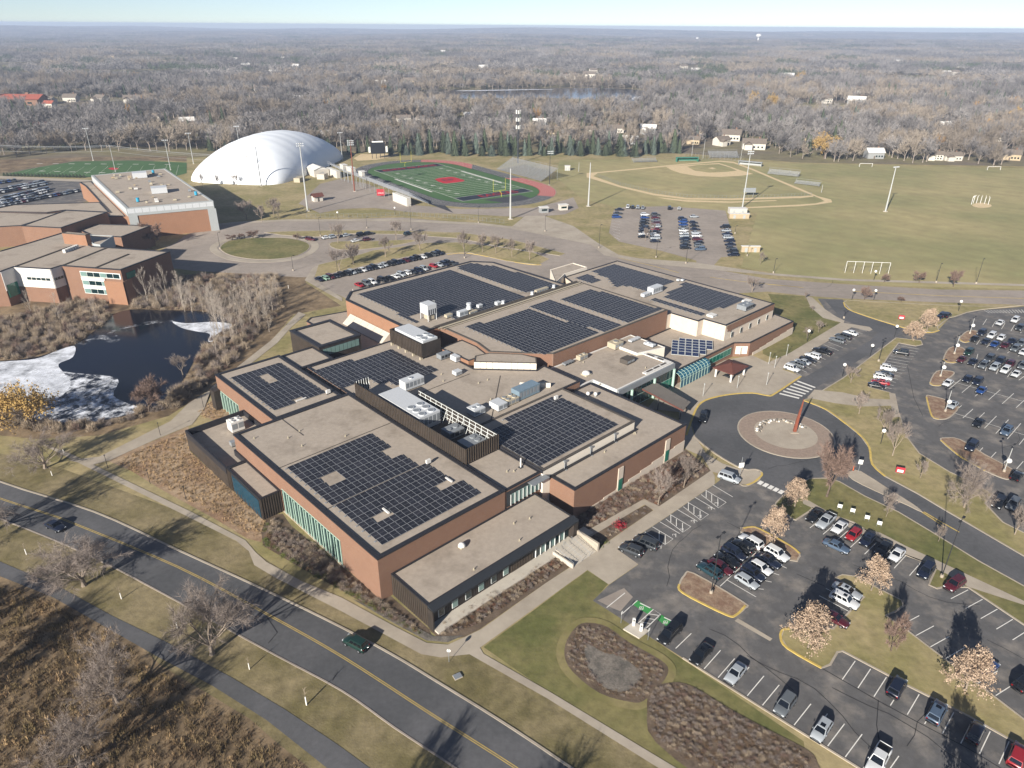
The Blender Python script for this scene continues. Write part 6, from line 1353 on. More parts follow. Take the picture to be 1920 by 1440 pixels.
def goalpost(a, s):
    q = ff(a, 0); t = thing('goalpost', 'yellow football goalpost %s' % ('beside the scoreboard end zone' if s < 0 else 'at the end zone by the throwing pad'), 'goalpost', q, FROT)
    mb = MB(); mb.tube((s * 2, 0, 0), (s * 2, 0, 2.2), .1, .1, 6); mb.tube((s * 2, 0, 2.2), (0, 0, 3.2), .1, .1, 6); mb.obj('stanchion', 'goal_yellow', t)
    MB().tube((0, -4.2, 3.2), (0, 4.2, 3.2), .1, .1, 6).obj('crossbar', 'goal_yellow', t)
    for y_ in (-4.2, 4.2): MB().tube((0, y_, 3.2), (0, y_, 10), .08, .06, 6).obj('upright', 'goal_yellow', t)
goalpost(-57.3, -1); goalpost(57.3, 1)
def bleachers(label, C, rot, L, rows, rise=.42, run=.85, z0=.6, mat='alu', back=False):
    t = thing('bleachers', label, 'bleachers', C, rot)
    for i in range(rows):
        mb = MB(); mb.box(-L / 2, L / 2, i * run, i * run + .32, z0 + i * rise + .42, z0 + i * rise + .47); mb.obj('bench', mat, t)
        mb = MB(); mb.box(-L / 2, L / 2, i * run + .33, (i + 1) * run + .0, z0 + i * rise, z0 + i * rise + .06); mb.obj('footboard', mat, t)
    n = max(2, int(L / 6))
    for k in range(n + 1):
        x = -L / 2 + .2 + (L - .4) * k / n; mb = MB(); zt_ = z0 + (rows - 1) * rise
        mb.tube((x, 0, 0), (x, 0, z0), .07, .07, 4); mb.tube((x, rows * run - .4, 0), (x, rows * run - .4, zt_), .08, .08, 4); mb.tube((x, .1, z0), (x, rows * run - .4, zt_), .07, .07, 4); mb.obj('frame', 'metal_grey', t)
    mb = MB(); y = rows * run; z1 = z0 + rows * rise
    for k in range(n + 1): x = -L / 2 + L * k / n; mb.tube((x, y, z1 - .4), (x, y, z1 + .9), .04, .04, 4)
    mb.tube((-L / 2, y, z1 + .9), (L / 2, y, z1 + .9), .04, .04, 4); mb.obj('rail', 'alu', t)
    return t
bleachers('pale aluminium visitor bleachers beyond the running track', ff(12, 45.5), FROT, 50, 16)
t = bleachers('long home grandstand with dark underside along the near track straight', ff(-2, -44.5), FROT + math.pi, 112, 14, .5, .85, 1.0)
wk = MB()
for (a, w_, lab) in ((-25, 7, 'white press box on stilts above the home grandstand, largest of three'), (-36, 5, 'white press box with flag-side wall above the home grandstand'), (-8, 5, 'small white cubic press box at the top of the home grandstand')):
    q = ff(a, -54.5, 0); b = thing('press_box', lab, 'press box', q, FROT); boxpart('cabin', 'house_white', b, -w_ / 2, w_ / 2, -1.5, 1.5, 7.0, 9.6); boxpart('roof', 'roof_white', b, -w_ / 2 - .2, w_ / 2 + .2, -1.7, 1.7, 9.6, 9.75); boxpart('window', 'glass', b, -w_ / 2 + .3, w_ / 2 - .3, 1.5, 1.55, 8.1, 9.2)
    for x_ in (-w_ / 2 + .3, w_ / 2 - .3):
        for y_ in (-1.3, 1.3): MB().tube((x_, y_, 0), (x_, y_, 7), .12, .12, 4).obj('leg', 'metal_grey', b)
for (a, L, lab) in ((43, 17, 'white store walls under the near end of the home grandstand'), (-52, 16, 'white store walls under the dome end of the home grandstand')):
    q = ff(a, -55.2); b = thing('grandstand_store', lab, 'store', q, FROT); boxpart('wall', 'house_white', b, -L / 2, L / 2, -1.2, 1.2, 0, 4.4); boxpart('roof', 'roof_white', b, -L / 2 - .1, L / 2 + .1, -1.3, 1.3, 4.4, 4.55)
q = ff(-62, -62); b = thing('field_house', 'cream gabled shed between the dome and the home grandstand', 'shed', q, FROT)
boxpart('wall', 'house_white', b, -7, 7, -5, 5, 0, 4.5); mb = MB(); mb.face([(-7.4, -5.4, 4.4), (7.4, -5.4, 4.4), (7.4, 0, 6.2), (-7.4, 0, 6.2)]); mb.face([(-7.4, 0, 6.2), (7.4, 0, 6.2), (7.4, 5.4, 4.4), (-7.4, 5.4, 4.4)]); mb.face([(7, -5, 4.5), (7, 5, 4.5), (7, 0, 6.1)]); mb.face([(-7, 5, 4.5), (-7, -5, 4.5), (-7, 0, 6.1)]); mb.obj('roof', 'roof_white', b); boxpart('door', 'wall_grey', b, 7.0, 7.06, -1.5, 1.5, 0, 3)
# scoreboard
q = at(640 + 210 / 3, 892 / 3); b = thing('scoreboard', 'tall dark scoreboard on posts with an arched top beyond the track', 'scoreboard', q, FROT - .6)
b.rotation_euler = (0, 0, R(14))
boxpart('board', 'board_black', b, -5.2, 5.2, -.5, .5, 3.6, 11.4); mb = MB(); mb.prism([(-4, 0), (4, 0), (4, .5), (-4, .5)], 11.4, 12.3, bottom=True); mb.obj('crest', 'sign_white', b)
for x_ in (-6.2, 6.2): boxpart('side_panel', 'sign_white', b, x_ - .7, x_ + .7, -.45, -.3, 4.5, 8.5)
for x_ in (-4.5, -1.5, 1.5, 4.5): MB().tube((x_, 0, 0), (x_, 0, 3.7), .2, .2, 6).obj('post', 'metal_dark', b)
lay('sand_pit', Q(crop(640, 0, 3), [(70, 890), (110, 868), (300, 865), (320, 875), (200, 900), (90, 905)]), 'sand', 'a')
# red banner sign behind the grandstand
q = at(640 + 223 / 3, 1108 / 3); b = thing('banner_sign', 'red square banner sign standing behind the home grandstand', 'sign', q, R(8)); boxpart('panel', 'sign_red', b, -2.2, 2.2, -.1, .1, .8, 4.4)
for x_ in (-2, 2): MB().tube((x_, .1, 0), (x_, .1, 4.4), .08, .08, 4).obj('post', 'metal_grey', b)
me = text_mesh('EAGLES', .95); me.materials.append(MATS['sign_white']); o = link('lettering', me, b, (0, -.12, 2.2)); o.rotation_euler = (R(90), 0, 0)
# small ticket house
q = at(*crop(560, 280, 9.6)(340, 930)); b = thing('ticket_house', 'small white kiosk with a maroon gable roof near the floodlight mast', 'kiosk', q, R(35)); boxpart('wall', 'house_white', b, -2.5, 2.5, -2, 2, 0, 2.8); mb = MB(); mb.face([(-3.2, -2.8, 2.7), (3.2, -2.8, 2.7), (3.2, 0, 4.4), (-3.2, 0, 4.4)]); mb.face([(-3.2, 0, 4.4), (3.2, 0, 4.4), (3.2, 2.8, 2.7), (-3.2, 2.8, 2.7)]); mb.face([(-2.5, 2, 2.8), (-2.5, -2, 2.8), (-2.5, 0, 4.2)]); mb.face([(2.5, -2, 2.8), (2.5, 2, 2.8), (2.5, 0, 4.2)]); mb.obj('roof', 'roof_maroon', b); boxpart('door', 'roof_dark', b, -.5, .5, -2.05, -2, 0, 2.1)
for (x_, y_, lab) in ((933, 800, 'white ticket booth with flat roof beside the stadium gate'), (715, 830, 'grey ticket booth with flat roof beside the stadium gate')):
    q = at(*kG(x_, y_)); b = thing('ticket_booth', lab, 'booth', q, .3); boxpart('wall', 'house_white' if x_ > 800 else 'house_grey', b, -2.2, 2.2, -1.5, 1.5, 0, 2.8); boxpart('roof', 'roof_white', b, -2.5, 2.5, -1.8, 1.8, 2.8, 3.0); boxpart('window', 'glass', b, -1.5, 1.5, -1.56, -1.5, 1.1, 2.1)
# air-supported dome
dm = thing('sports_dome', 'huge white air-supported sports dome with ribbed fabric', 'dome', (0, 0, 0))
c0, c1, c2 = at(346, 340), at(528, 346), at(652, 293); ax = (c2 - c1) / 2; bx_ = (c0 - c1) / 2; cc = c1 + ax + bx_; ax = ax * 1.07; bx_ = bx_ * 1.07
bx_ = bx_ - ax.normalized() * bx_.dot(ax.normalized())
HD = height_at(cc, 247) * .97
mb = MB(); NU, NV = 56, 30
for i in range(NU + 1):
    t = -1 + 2 * i / NU
    for j in range(NV + 1):
        s = -1 + 2 * j / NV
        # rounded-rectangle plan, arched section
        tt = math.sin(t * math.pi / 2); ss = math.sin(s * math.pi / 2)
        f = max(0, 1 - abs(tt) ** 2.6); g = max(0, 1 - abs(ss) ** 2.1); z = HD * (f ** .55) * (g ** .6)
        z *= 1 + .009 * math.cos(t * NU * .9) * (1 - abs(tt)) 
        k = (1 - .12 * abs(tt) ** 4 * abs(ss) ** 4)
        p = cc + ax * tt * k + bx_ * ss * k; mb.v.append((p.x, p.y, z))
for i in range(NU):
    for j in range(NV): a = i * (NV + 1) + j; mb.f.append((a, a + NV + 1, a + NV + 2, a + 1)); mb.m.append(0)
mb.obj('membrane', 'dome_fabric', dm, True)
p = c1 + ax * .12; e_ = MB().tube((p.x, p.y, 0), (p.x + 5, p.y - 3, 0), 3.4, 3.4, 14); 
t = MB(); t.box(-3, 3, -2.5, 2.5, 0, 3.2); o = t.obj('airlock', 'concrete_white', dm); q = at(605, 335); o.location = (q.x, q.y, 0); o.rotation_euler = (0, 0, math.atan2(ax.y, ax.x))
t = MB(); t.box(-4, 4, -2, 2, 0, 2.6); o = t.obj('inflation_unit', 'metal_tan', dm); q = at(562, 340); o.location = (q.x, q.y, 0); o.rotation_euler = (0, 0, math.atan2(ax.y, ax.x))
# practice field
lay('practice_field', [(10, 327), (60, 316), (140, 303), (250, 301), (350, 305), (350, 325), (300, 338), (180, 333)], 'turf', 'a')
PZ = _z['a'] + .01; mb = MB()
for i in range(13): t = i / 12; a, b_ = at(70 + 265 * t, 314 - 4 * t + 0), at(10 + 290 * t + 30, 326 + 2 * t); strip_mesh(mb, [a, b_], .12, PZ, PZ)
for i in range(9):
    for (x_, y_) in ((75 + 30 * i, 307 + i * .2), (80 + 28 * i, 321 + .8 * i)): c = at(x_, y_); strip_mesh(mb, [c - Vector((2.2, 0, 0)), c + Vector((1.8, 0, 0))], 1.1, PZ + .01, PZ + .01)
struct(mb.obj('field_lines', 'paint_white')); lay('field_logo', [(203, 316), (212, 314.5), (223, 316.5), (212, 319)], 'logo_red', 'a', 3)
lay('grass_bank', [(-300, 310), (0, 300), (150, 295), (350, 293), (350, 303), (250, 299), (140, 301), (0, 325), (-300, 335)], 'meadow', 'g')
# ------------------------------------------------------------------ west school
WS = thing('west_school', 'sprawling second school with flat taupe roofs and a tall grey-trimmed gym', 'school')
k8 = crop(0, 360, 8)
def wb(f, pts, z, wall, z0=0.0, par=.2, cw=.6, cop='coping', roof='roof_membrane'): return block(WS, [tuple(at(*f(*p), z)[:2]) for p in pts], z, wall, z0, roof, par, cop, cw)
wb(kK, [(750, 212), (1350, 157), (1740, 420), (1035, 482)], 14, 'brick_orange', cw=.9, cop='wall_grey')
p_ = [at(*kK(*p), 14) for p in ((750, 212), (1035, 482), (1740, 420), (1350, 157))]
for a, b_ in ((p_[0], p_[1]), (p_[1], p_[2])):
    d = (b_ - a).normalized(); n_ = Vector((d.y, -d.x, 0)) * .25; mb = MB(); mb.prism([tuple((a - d * .2)[:2]), tuple((b_ + d * .2)[:2]), tuple((b_ + n_ + d * .2)[:2]), tuple((a + n_ - d * .2)[:2])], 10.4, 14.05, bottom=True); mb.obj('metal_fascia', 'wall_grey', WS)
    n = int((b_ - a).length / 3)
    for k in range(n): q0, q1 = a + d * (k * (b_ - a).length / n + .1) + n_ * 1.1, a + d * ((k + 1) * (b_ - a).length / n - .1) + n_ * 1.1; mb = MB(); mb.face([(q0.x, q0.y, 11.6), (q1.x, q1.y, 11.6), (q1.x, q1.y, 13.6), (q0.x, q0.y, 13.6)]); mb.obj('fascia_panel', 'metal_white', WS)
a, b_ = p_[1], p_[2]; d = (b_ - a).normalized(); n_ = Vector((d.y, -d.x, 0)) * .3
for (t0, t1) in ((0.0, .1), (.92, 1.02)):
    q0, q1 = a.lerp(b_, t0), a.lerp(b_, t1); mb = MB(); mb.prism([tuple(q0[:2]), tuple(q1[:2]), tuple((q1 + n_)[:2]), tuple((q0 + n_)[:2])], 0, 10.4); mb.obj('pilaster', 'wall_grey', WS)
wb(kK, [(650, 268), (750, 262), (1035, 545), (890, 548), (820, 432), (700, 300)], 9, 'brick_orange')
wb(k8, [(980, 270), (1610, 300), (910, 535), (320, 505)], 12, 'brick')
wb(k8, [(-800, 330), (0, 300), (700, 320), (960, 300), (320, 500), (-800, 560)], 9.0, 'brick')
wb(k8, [(-800, 235), (0, 232), (200, 190), (1500, 150), (1640, 300), (980, 268), (700, 306), (0, 292), (-800, 320)], 9.4, 'brick')
wb(kK, [(885, 612), (1240, 622), (990, 716), (740, 700), (660, 662), (800, 610)], 9, 'brick')
wb(kK, [(-900, 1020), (0, 1000), (110, 960), (410, 978), (500, 950), (985, 985), (1090, 945), (1390, 835), (760, 792), (510, 680), (240, 762), (0, 830), (-900, 1000)][:12] + [(-900, 900)], 12.5, 'brick')
# penthouse and roof seams
wb(k8, [(925, 612), (1275, 642), (1345, 622), (1000, 592)], 16.5, 'brick_orange', 12.3, cop='roof_dark', cw=.3)
wb(k8, [(1345, 640), (1700, 655), (1500, 790), (1380, 770)], 13.2, 'wall_grey', 9, cop='wall_grey', cw=.3)
for (a, b_) in (((240, 1110), (1080, 805)), ((950, 1095), (1600, 835)), ((1430, 1135), (1930, 930))):
    pa, pb = at(*k8(*a), 12.45), at(*k8(*b_), 12.45); mb = MB(); strip_mesh(mb, [pa, pb], .7, 12.3, 12.55); mb.obj('roof_seam', 'roof_dark', WS)
for k in range(6):
    q = at(*k8(975 + 36 * k, 905 - 14 * k), 12.4); o = MB().box(-.5, .5, -.5, .5, 12.3, 13.5).obj('roof_hood', 'roof_white', WS); o.location = (q.x, q.y, 0)
# front: white stucco bays left, brick bay with window bands right
fr_ = [at(*kK(*p), 12.5) for p in ((0, 1000), (110, 960), (410, 978), (500, 950), (985, 985), (1090, 945), (1390, 835))]
def facade(a, b_, t0, t1, z0, z1, mat, name='facade_panel', out=.2):
    d = (b_ - a).normalized(); n_ = Vector((d.y, -d.x, 0)); q0, q1 = a.lerp(b_, t0) + n_ * out, a.lerp(b_, t1) + n_ * out
    mb = MB(); mb.prism([tuple(q0[:2]), tuple(q1[:2]), tuple((q1 - n_ * .15)[:2]), tuple((q0 - n_ * .15)[:2])], z0, z1, bottom=True); return mb.obj(name, mat, WS)
for i in (0, 1, 2): facade(fr_[i], fr_[i + 1], 0, 1, 5.5, 12.3, 'roof_white'); 
for k in range(5): facade(fr_[1], fr_[2], .3 + .13 * k, .41 + .13 * k, 8.2, 9.1, 'glass', 'window', .28)
for k in range(3): facade(fr_[2], fr_[3], .1 + .28 * k, .34 + .28 * k, 8.2, 9.1, 'glass', 'window', .28)
facade(fr_[0], fr_[1], .1, .9, 3, 7.5, 'glass_green', 'window', .3)
for (z0, m_) in ((9.3, 'glass'), (6.2, 'glass'), (3.2, 'glass')):
    facade(fr_[3], fr_[4], .3, .98, z0 - .25, z0 + 1.75, 'frame_white', 'window_frame', .2)
    for k in range(6): facade(fr_[3], fr_[4], .31 + .11 * k, .41 + .11 * k, z0, z0 + 1.5, m_ if k % 3 else 'glass_pale', 'window', .3)
for k in range(2): facade(fr_[3], fr_[4], .3, .7, 7.9 - 3 * k, 8.9 - 3 * k, 'roof_white', 'spandrel', .34)
facade(fr_[3], fr_[4], .7, 1.02, 0, 8.4, 'brick_orange', 'brick_bay', .9); facade(fr_[4], fr_[5], -.02, .6, 0, 8.4, 'brick_orange', 'brick_bay', .5); facade(fr_[4], fr_[5], .3, 1, 8.6, 10.8, 'glass_green', 'window', .3)
# roof clutter of the gym
rg = random.Random(8)
for k in range(34):
    s, t_ = rg.uniform(.08, .92), rg.uniform(.05, .95); q = p_[0].lerp(p_[3], s).lerp(p_[1].lerp(p_[2], s), t_); big = k in (4, 17)
    if big: s, t_ = (.55, .2) if k == 4 else (.55, .68); q = p_[0].lerp(p_[3], s).lerp(p_[1].lerp(p_[2], s), t_)
    w_ = 7 if big else rg.uniform(.7, 1.8); h_ = 2.8 if big else rg.uniform(.6, 1.3); mt = 'metal_white' if big else rg.choice(('metal_tan', 'house_tan', 'roof_white', 'metal_tan', 'metal_grey'))
    t = thing('rooftop_unit', ('large pale air handler on the tall gym roof, %s' % ('nearer the practice field' if k == 4 else 'nearer the drive')) if big else 'small tan box on the cluttered tall gym roof', 'rooftop unit', (q.x, q.y, 13.82), math.atan2(d.y, d.x) + (0 if big else rg.uniform(-.2, .2)), None if big else 'boxes on the tall gym roof')
    boxpart('cabinet', mt, t, -w_ / 2, w_ / 2, -w_ * .45, w_ * .45, .15, h_); boxpart('curb', 'metal_dark', t, -w_ / 2 + .1, w_ / 2 - .1, -w_ * .4, w_ * .4, 0, .15)
for (x_, y_, c_) in ((1130, 425, 'blue'), (1605, 372, 'blue'), (1255, 195, 'blue')):
    q = at(*kK(x_, y_), 14.2); M('tank_' + str(x_), '#2f93b3', .5, 0, 1); t = thing('roof_tank', 'bright blue cylinder on the tall gym roof', 'tank', (q.x, q.y, 13.82), 0, 'blue cylinders on the tall gym roof'); MB().tube((0, 0, .3), (0, 0, 2.0), .7, .7, 10).obj('tank', 'tank_%d' % x_, t); MB().tube((0, 0, 0), (0, 0, .3), .6, .6, 8).obj('stand', 'metal_dark', t)
# ------------------------------------------------------------------ poles and lamps
def mast(x, y, ytop, label, mat='pole_galv', r=.45, heads=3, group=None, name='floodlight_mast'):
    r *= .72; B = at(x, y); h = height_at(B, ytop); t = thing(name, label, 'light pole', B, R(20), group)
    MB().tube((0, 0, 0), (0, 0, h), r, r * .45, 8).obj('pole', mat, t); boxpart('base', 'concrete_white', t, -r * 2, r * 2, -r * 2, r * 2, 0, .3)
    for k in range(heads): boxpart('crossarm', 'metal_grey', t, -1.8, 1.8, -.15, .15, h - .4 - k * 1.1, h - .2 - k * 1.1)
    for k in range(heads):
        for x_ in (-1.5, -.5, .5, 1.5): boxpart('floodlight', 'metal_white', t, x_ - .3, x_ + .3, -.55, -.15, h - .5 - k * 1.1, h - .0 - k * 1.1)
    return t
for a in ((957, 411, 316, 'tall grey floodlight mast beside the stadium drive', 'pole_galv', .7, 0), (1103, 387, 305, 'tall grey floodlight mast between the track and ball diamond', 'pole_galv', .65, 0), (577, 396, 268, 'tall pale floodlight mast beside the maroon-roofed kiosk', 'pole_galv', .65, 2), (490, 349, 275, 'dark mast standing before the dome end wall', 'pole_dark', .45, 0), (1660, 397, 312, 'floodlight mast alone on the open playing field', 'pole_galv', .6, 1), (1392, 389, 283, 'pale floodlight mast by the white sheds below the ball diamond', 'pole_galv', .5, 2), (665, 359, 263, 'dark braced floodlight tower behind the home grandstand', 'steel_rust', .55, 3), (1030, 347, 283, 'thin dark floodlight mast at the end of visitor bleachers', 'pole_dark', .35, 2), (175, 301, 240, 'pale floodlight mast on the far side of the practice field', 'pole_galv', .35, 1), (320, 319, 262, 'floodlight mast beside the tall gym and practice field', 'pole_galv', .35, 1), (363, 307, 249, 'floodlight mast between practice field and dome', 'pole_galv', .35, 1), (453, 300, 236, 'floodlight mast rising behind the dome', 'pole_galv', .35, 1), (642, 300, 248, 'floodlight mast at the far end of the dome', 'pole_galv', .35, 1)): mast(a[0], a[1], a[2], a[3], a[4], a[5], a[6])
t = thing('cell_tower', 'dark cell tower with white antenna panels behind the visitor bleachers', 'tower', at(971, 306)); h = 36
MB().tube((0, 0, 0), (0, 0, h), .6, .35, 8).obj('pole', 'metal_dark', t)
for z_ in (h - 1.5, h - 6.5, h - 11.5):
    for k in range(8): a = k * .785; o = MB().box(-.25, .25, -.1, .1, z_ - 1.2, z_ + 1.2).obj('antenna', 'sign_white', t); o.location = (1.6 * math.cos(a), 1.6 * math.sin(a), 0); o.rotation_euler = (0, 0, a + 1.57)
    mb = MB()
    for k in range(8): a = k * .785; mb.tube((0, 0, z_), (1.6 * math.cos(a), 1.6 * math.sin(a), z_), .06, .06, 4)
    mb.obj('antenna_frame', 'metal_grey', t)
def lamp(x, y, ytop, label, group=None, double=False, globe=False):
    B = at(x, y); h = min(14, height_at(B, ytop)); t = thing('street_lamp', label, 'lamp post', B, R(43), group)
    MB().tube((0, 0, .5), (0, 0, h), .1, .06, 6).obj('pole', 'pole_dark' if not globe else 'pole_galv', t); MB().tube((0, 0, 0), (0, 0, .75), .3, .3, 10).obj('base', 'concrete', t)
    for s in ((-1, 1) if double else (1,)):
        MB().tube((0, 0, h), (s * .9, 0, h), .04, .04, 4).obj('arm', 'pole_dark', t); boxpart('lamp_head', 'pole_dark', t, s * .9 - .35, s * .9 + .35, -.2, .2, h - .05, h + .1)
    if globe:
        MB().dome((.3, -.2, 2.9), .55, 12, 5, 1, True).obj('globe', 'lamp_globe', t, True)
    return t
for x, y, yt, lab in ((1765, 1083, 974, 'tall lamp post on the small kerbed nook beside the walk'), (1333, 1113, 1003, 'tall lamp post on the oval mulch island'), (1772, 772, 729, 'lamp post with white globe on the triangular mulch island'), (1882, 885, 836, 'lamp post with white globe on the long pointed mulch island'), (1818, 626, 595, 'lamp post with white globe on the smallest mulch island'), (1789, 664, 628, 'lamp post with white globe on the second mulch island'), (1763, 706, 676, 'lamp post with white globe on the third mulch island'), (1647, 678, 636, 'tall lamp post on the strip lawn between parking rows'), (1582, 597, 582, 'short lamp post at the bend of the loop entry')): lamp(x, y, yt, lab, None, True, 'globe' in lab)
for x, y, yt in ((688, 428, 408), (771, 431, 384), (897, 418, 388), (1022, 434, 404), (1123, 465, 422), (362, 436, 396), (413, 467, 436), (601, 443, 408), (1230, 483, 452), (1286, 494, 456), (1378, 438, 424), (1401, 480, 462), (1450, 512, 486), (550, 508, 480), (871, 484, 455), (633, 512, 482), (1755, 530, 495), (1830, 532, 486)): lamp(x, y, yt, 'slim dark lamp post along the north drive and its lots', 'lamp posts along the north drive')
for x, y in ((1597, 562), (1677, 632), (1631, 669), (1579, 706), (1638, 526), (1638, 563), (1513, 641), (1651, 833), (1797, 584), (741, 403), (634, 412)):
    t = thing('globe_lamp', 'short post lamp with a white globe beside the lawn', 'lamp post', at(x, y), 0, 'globe lamps'); MB().tube((0, 0, 0), (0, 0, 3.3), .09, .07, 6).obj('post', 'pole_dark', t); MB().dome((0, 0, 3.7), .48, 12, 5, 1, True).obj('globe', 'lamp_globe', t, True)
for x, y in ((1318, 743), (1382, 728), (1474, 668), (1441, 683), (1437, 722), (1452, 690)):
    t = thing('plaza_light', 'thin grey post light on the entrance plaza paving', 'lamp post', at(x, y), 0, 'post lights on the plaza'); MB().tube((0, 0, 0), (0, 0, 3.6), .08, .06, 6).obj('post', 'pole_galv', t); MB().tube((0, 0, 3.6), (0, 0, 3.8), .2, .16, 8).obj('lamp_head', 'pole_galv', t)
for x, y in ((541 / 3, 1190 / 3),): pass
for p in ((608, 1195), (903, 1010), (845, 1280), (1048, 1375), (1145, 850)):
    t = thing('path_light', 'thin dark post light beside the pond walk', 'lamp post', at(*qD(*p)), 0, 'post lights along the pond walk'); MB().tube((0, 0, 0), (0, 0, 3.4), .07, .05, 6).obj('post', 'pole_dark', t); MB().tube((0, 0, 3.4), (0, 0, 3.55), .16, .13, 8).obj('lamp_head', 'pole_dark', t)
# sculpture and ring of stones on the roundabout
q = at(*qF(635, 993)); t = thing('sculpture', 'tall tapering rust-coloured steel blade sculpture on the roundabout', 'sculpture', (q.x, q.y, .2))
mb = MB(); sec = [(-.3, 0, .36, .26), (-.2, 2.6, .32, .22), (.0, 5.2, .25, .16), (.2, 7.4, .16, .1), (.3, 9.0, .05, .05)]
for (x0, z0, a0, b0), (x1, z1, a1, b1) in zip(sec[:-1], sec[1:]):
    A_ = [(x0 - a0, -b0, z0), (x0 + a0, -b0, z0), (x0 + a0, b0, z0), (x0 - a0, b0, z0)]; B_ = [(x1 - a1, -b1, z1), (x1 + a1, -b1, z1), (x1 + a1, b1, z1), (x1 - a1, b1, z1)]
    for i in range(4): j = (i + 1) % 4; mb.face([A_[i], A_[j], B_[j], B_[i]])
mb.face(B_); mb.obj('blade', 'steel_rust', t); boxpart('plinth', 'concrete', t, -1.5, .5, -.8, .8, 0, .12)
rg = random.Random(4); SM = []
for k in range(4):
    mb = MB(); pts = [(math.cos(i * 1.05) * rg.uniform(.7, 1), math.sin(i * 1.05) * rg.uniform(.7, 1)) for i in range(6)]; mb.prism(pts, 0, .6); mb.v = [(x * (1 if z < .3 else .65), y * (1 if z < .3 else .65), z) for x, y, z in mb.v]; SM.append(mb.mesh('stone', ('gravel', 'concrete', 'roof_white', 'gravel')[k]))
for k in range(64):
    a = R(25 + 150 * k / 63) + rg.uniform(-.02, .02); rr = r_out * (.55 + rg.uniform(-.05, .05)); o = link('boulder', SM[k % 4], None, (RC.x + rr * math.cos(a) , RC.y + rr * math.sin(a), .2), rg.uniform(0, 6)); s = rg.uniform(.25, .5); o.scale = (s, s, s * rg.uniform(.8, 1.5)); tag(o, 'small grey boulder in the curved stone row on the roundabout', 'boulder', 'stone row on the roundabout')
# concrete steps with rails by the low front block
su, sv = loc_uv(at(*kM(480, 470))); t = thing('concrete_steps', 'broad concrete steps with handrails at the end of the low front block', 'steps', buv(su, sv), TH)
for k in range(7): boxpart('step', 'concrete_white', t, -3.0, 3.2, -2.2 + k * .62, 2.6, 0 + k * .0, .17 * (k + 1))
for x_ in (-3.2, -1, 1.1, 3.3):
    mb = MB(); mb.tube((x_, -2.3, .2), (x_, -2.3, 1.1), .03, .03, 4); mb.tube((x_, 2.3, 1.1), (x_, 2.3, 2.1), .03, .03, 4); mb.tube((x_, -2.3, 1.1), (x_, 2.3, 2.1), .03, .03, 4); mb.obj('handrail', 'metal_grey', t)
boxpart('cheek_wall', 'concrete', t, 3.35, 3.75, -2.4, 3.4, 0, 1.9); boxpart('cheek_wall', 'concrete_white', t, -3.6, -3.3, -2.4, 2.6, 0, 1.0)
# signs
for x, y, lab in ((1573, 957, 'white board sign on short legs next to the oak by the walk'), (1597, 965, 'white board sign on short legs, second from the oak by the walk'), (1624, 978, 'white board sign on short legs, third from the oak by the walk'), (1647, 989, 'white board sign on short legs, farthest from the oak by the walk')):
    t = thing('lawn_sign', lab, 'sign', at(x, y), R(-25)); boxpart('panel', 'sign_white', t, -.42, .42, -.04, .04, .7, 1.5)
    for s in (-.4, .4): MB().tube((s, .06, 0), (s, .06, 1.6), .03, .03, 4).obj('leg', 'metal_grey', t)
for x, y, lab in ((1686, 890, 'red and white lawn sign inside the loop road bend'), (1689, 601, 'red and white lawn sign on the north lawn near the oaks')):
    t = thing('lawn_sign', lab, 'sign', at(x, y), R(-20)); boxpart('panel', 'sign_red', t, -.9, .9, -.06, .06, .5, 1.9); boxpart('face', 'sign_white', t, -.6, .6, -.09, -.06, .7, 1.3)
    for s in (-.7, .7): MB().tube((s, .1, 0), (s, .1, 1.8), .04, .04, 4).obj('leg', 'metal_grey', t)
t = thing('road_sign', 'white square road sign on a post at the tip of the splitter median', 'sign', at(1609, 885), R(-15)); MB().tube((0, 0, .1), (0, 0, 3), .05, .05, 6).obj('post', 'metal_grey', t); boxpart('panel', 'sign_white', t, -.45, .45, -.06, -.02, 2.1, 3.2)
t = thing('delineator', 'orange marker post at the tip of the splitter median', 'marker', at(1599, 883)); MB().tube((0, 0, .15), (0, 0, 1.3), .12, .09, 8).obj('post', 'orange', t); MB().tube((0, 0, .12), (0, 0, .2), .25, .25, 8).obj('base', 'tyre', t)
t = thing('road_sign', 'pole with a square white board beside the silver minivan', 'sign', at(1386, 895), R(10)); MB().tube((0, 0, 0), (0, 0, 5.2), .07, .06, 6).obj('pole', 'metal_grey', t); boxpart('panel', 'sign_white', t, -.6, .6, -.1, -.06, 2.6, 3.8)
t = thing('road_sign', 'small round sign on a post at the corner of the front walk', 'sign', at(842, 1241)); MB().tube((0, 0, 0), (0, 0, 2.7), .05, .05, 6).obj('post', 'metal_grey', t); MB().tube((0, -.05, 2.4), (0, .0, 2.4), .32, .32, 12).obj('panel', 'sign_white', t)
t = thing('utility_box', 'grey flat utility box in the grass by the road kerb', 'utility box', at(858, 1269), R(30)); boxpart('lid', 'metal_grey', t, -.6, .6, -.45, .45, .15, .25); boxpart('body', 'concrete', t, -.65, .65, -.5, .5, 0, .15)
t = thing('charger_pad', 'concrete pad of the electric car chargers', 'pad', (0, 0, 0)); mb = MB(); mb.prism([tuple(at(*kM(*p))[:2]) for p in ((1010, 1325), (1130, 1240), (1300, 1345), (1190, 1430))], 0, .22); mb.obj('slab', 'concrete_white', t)
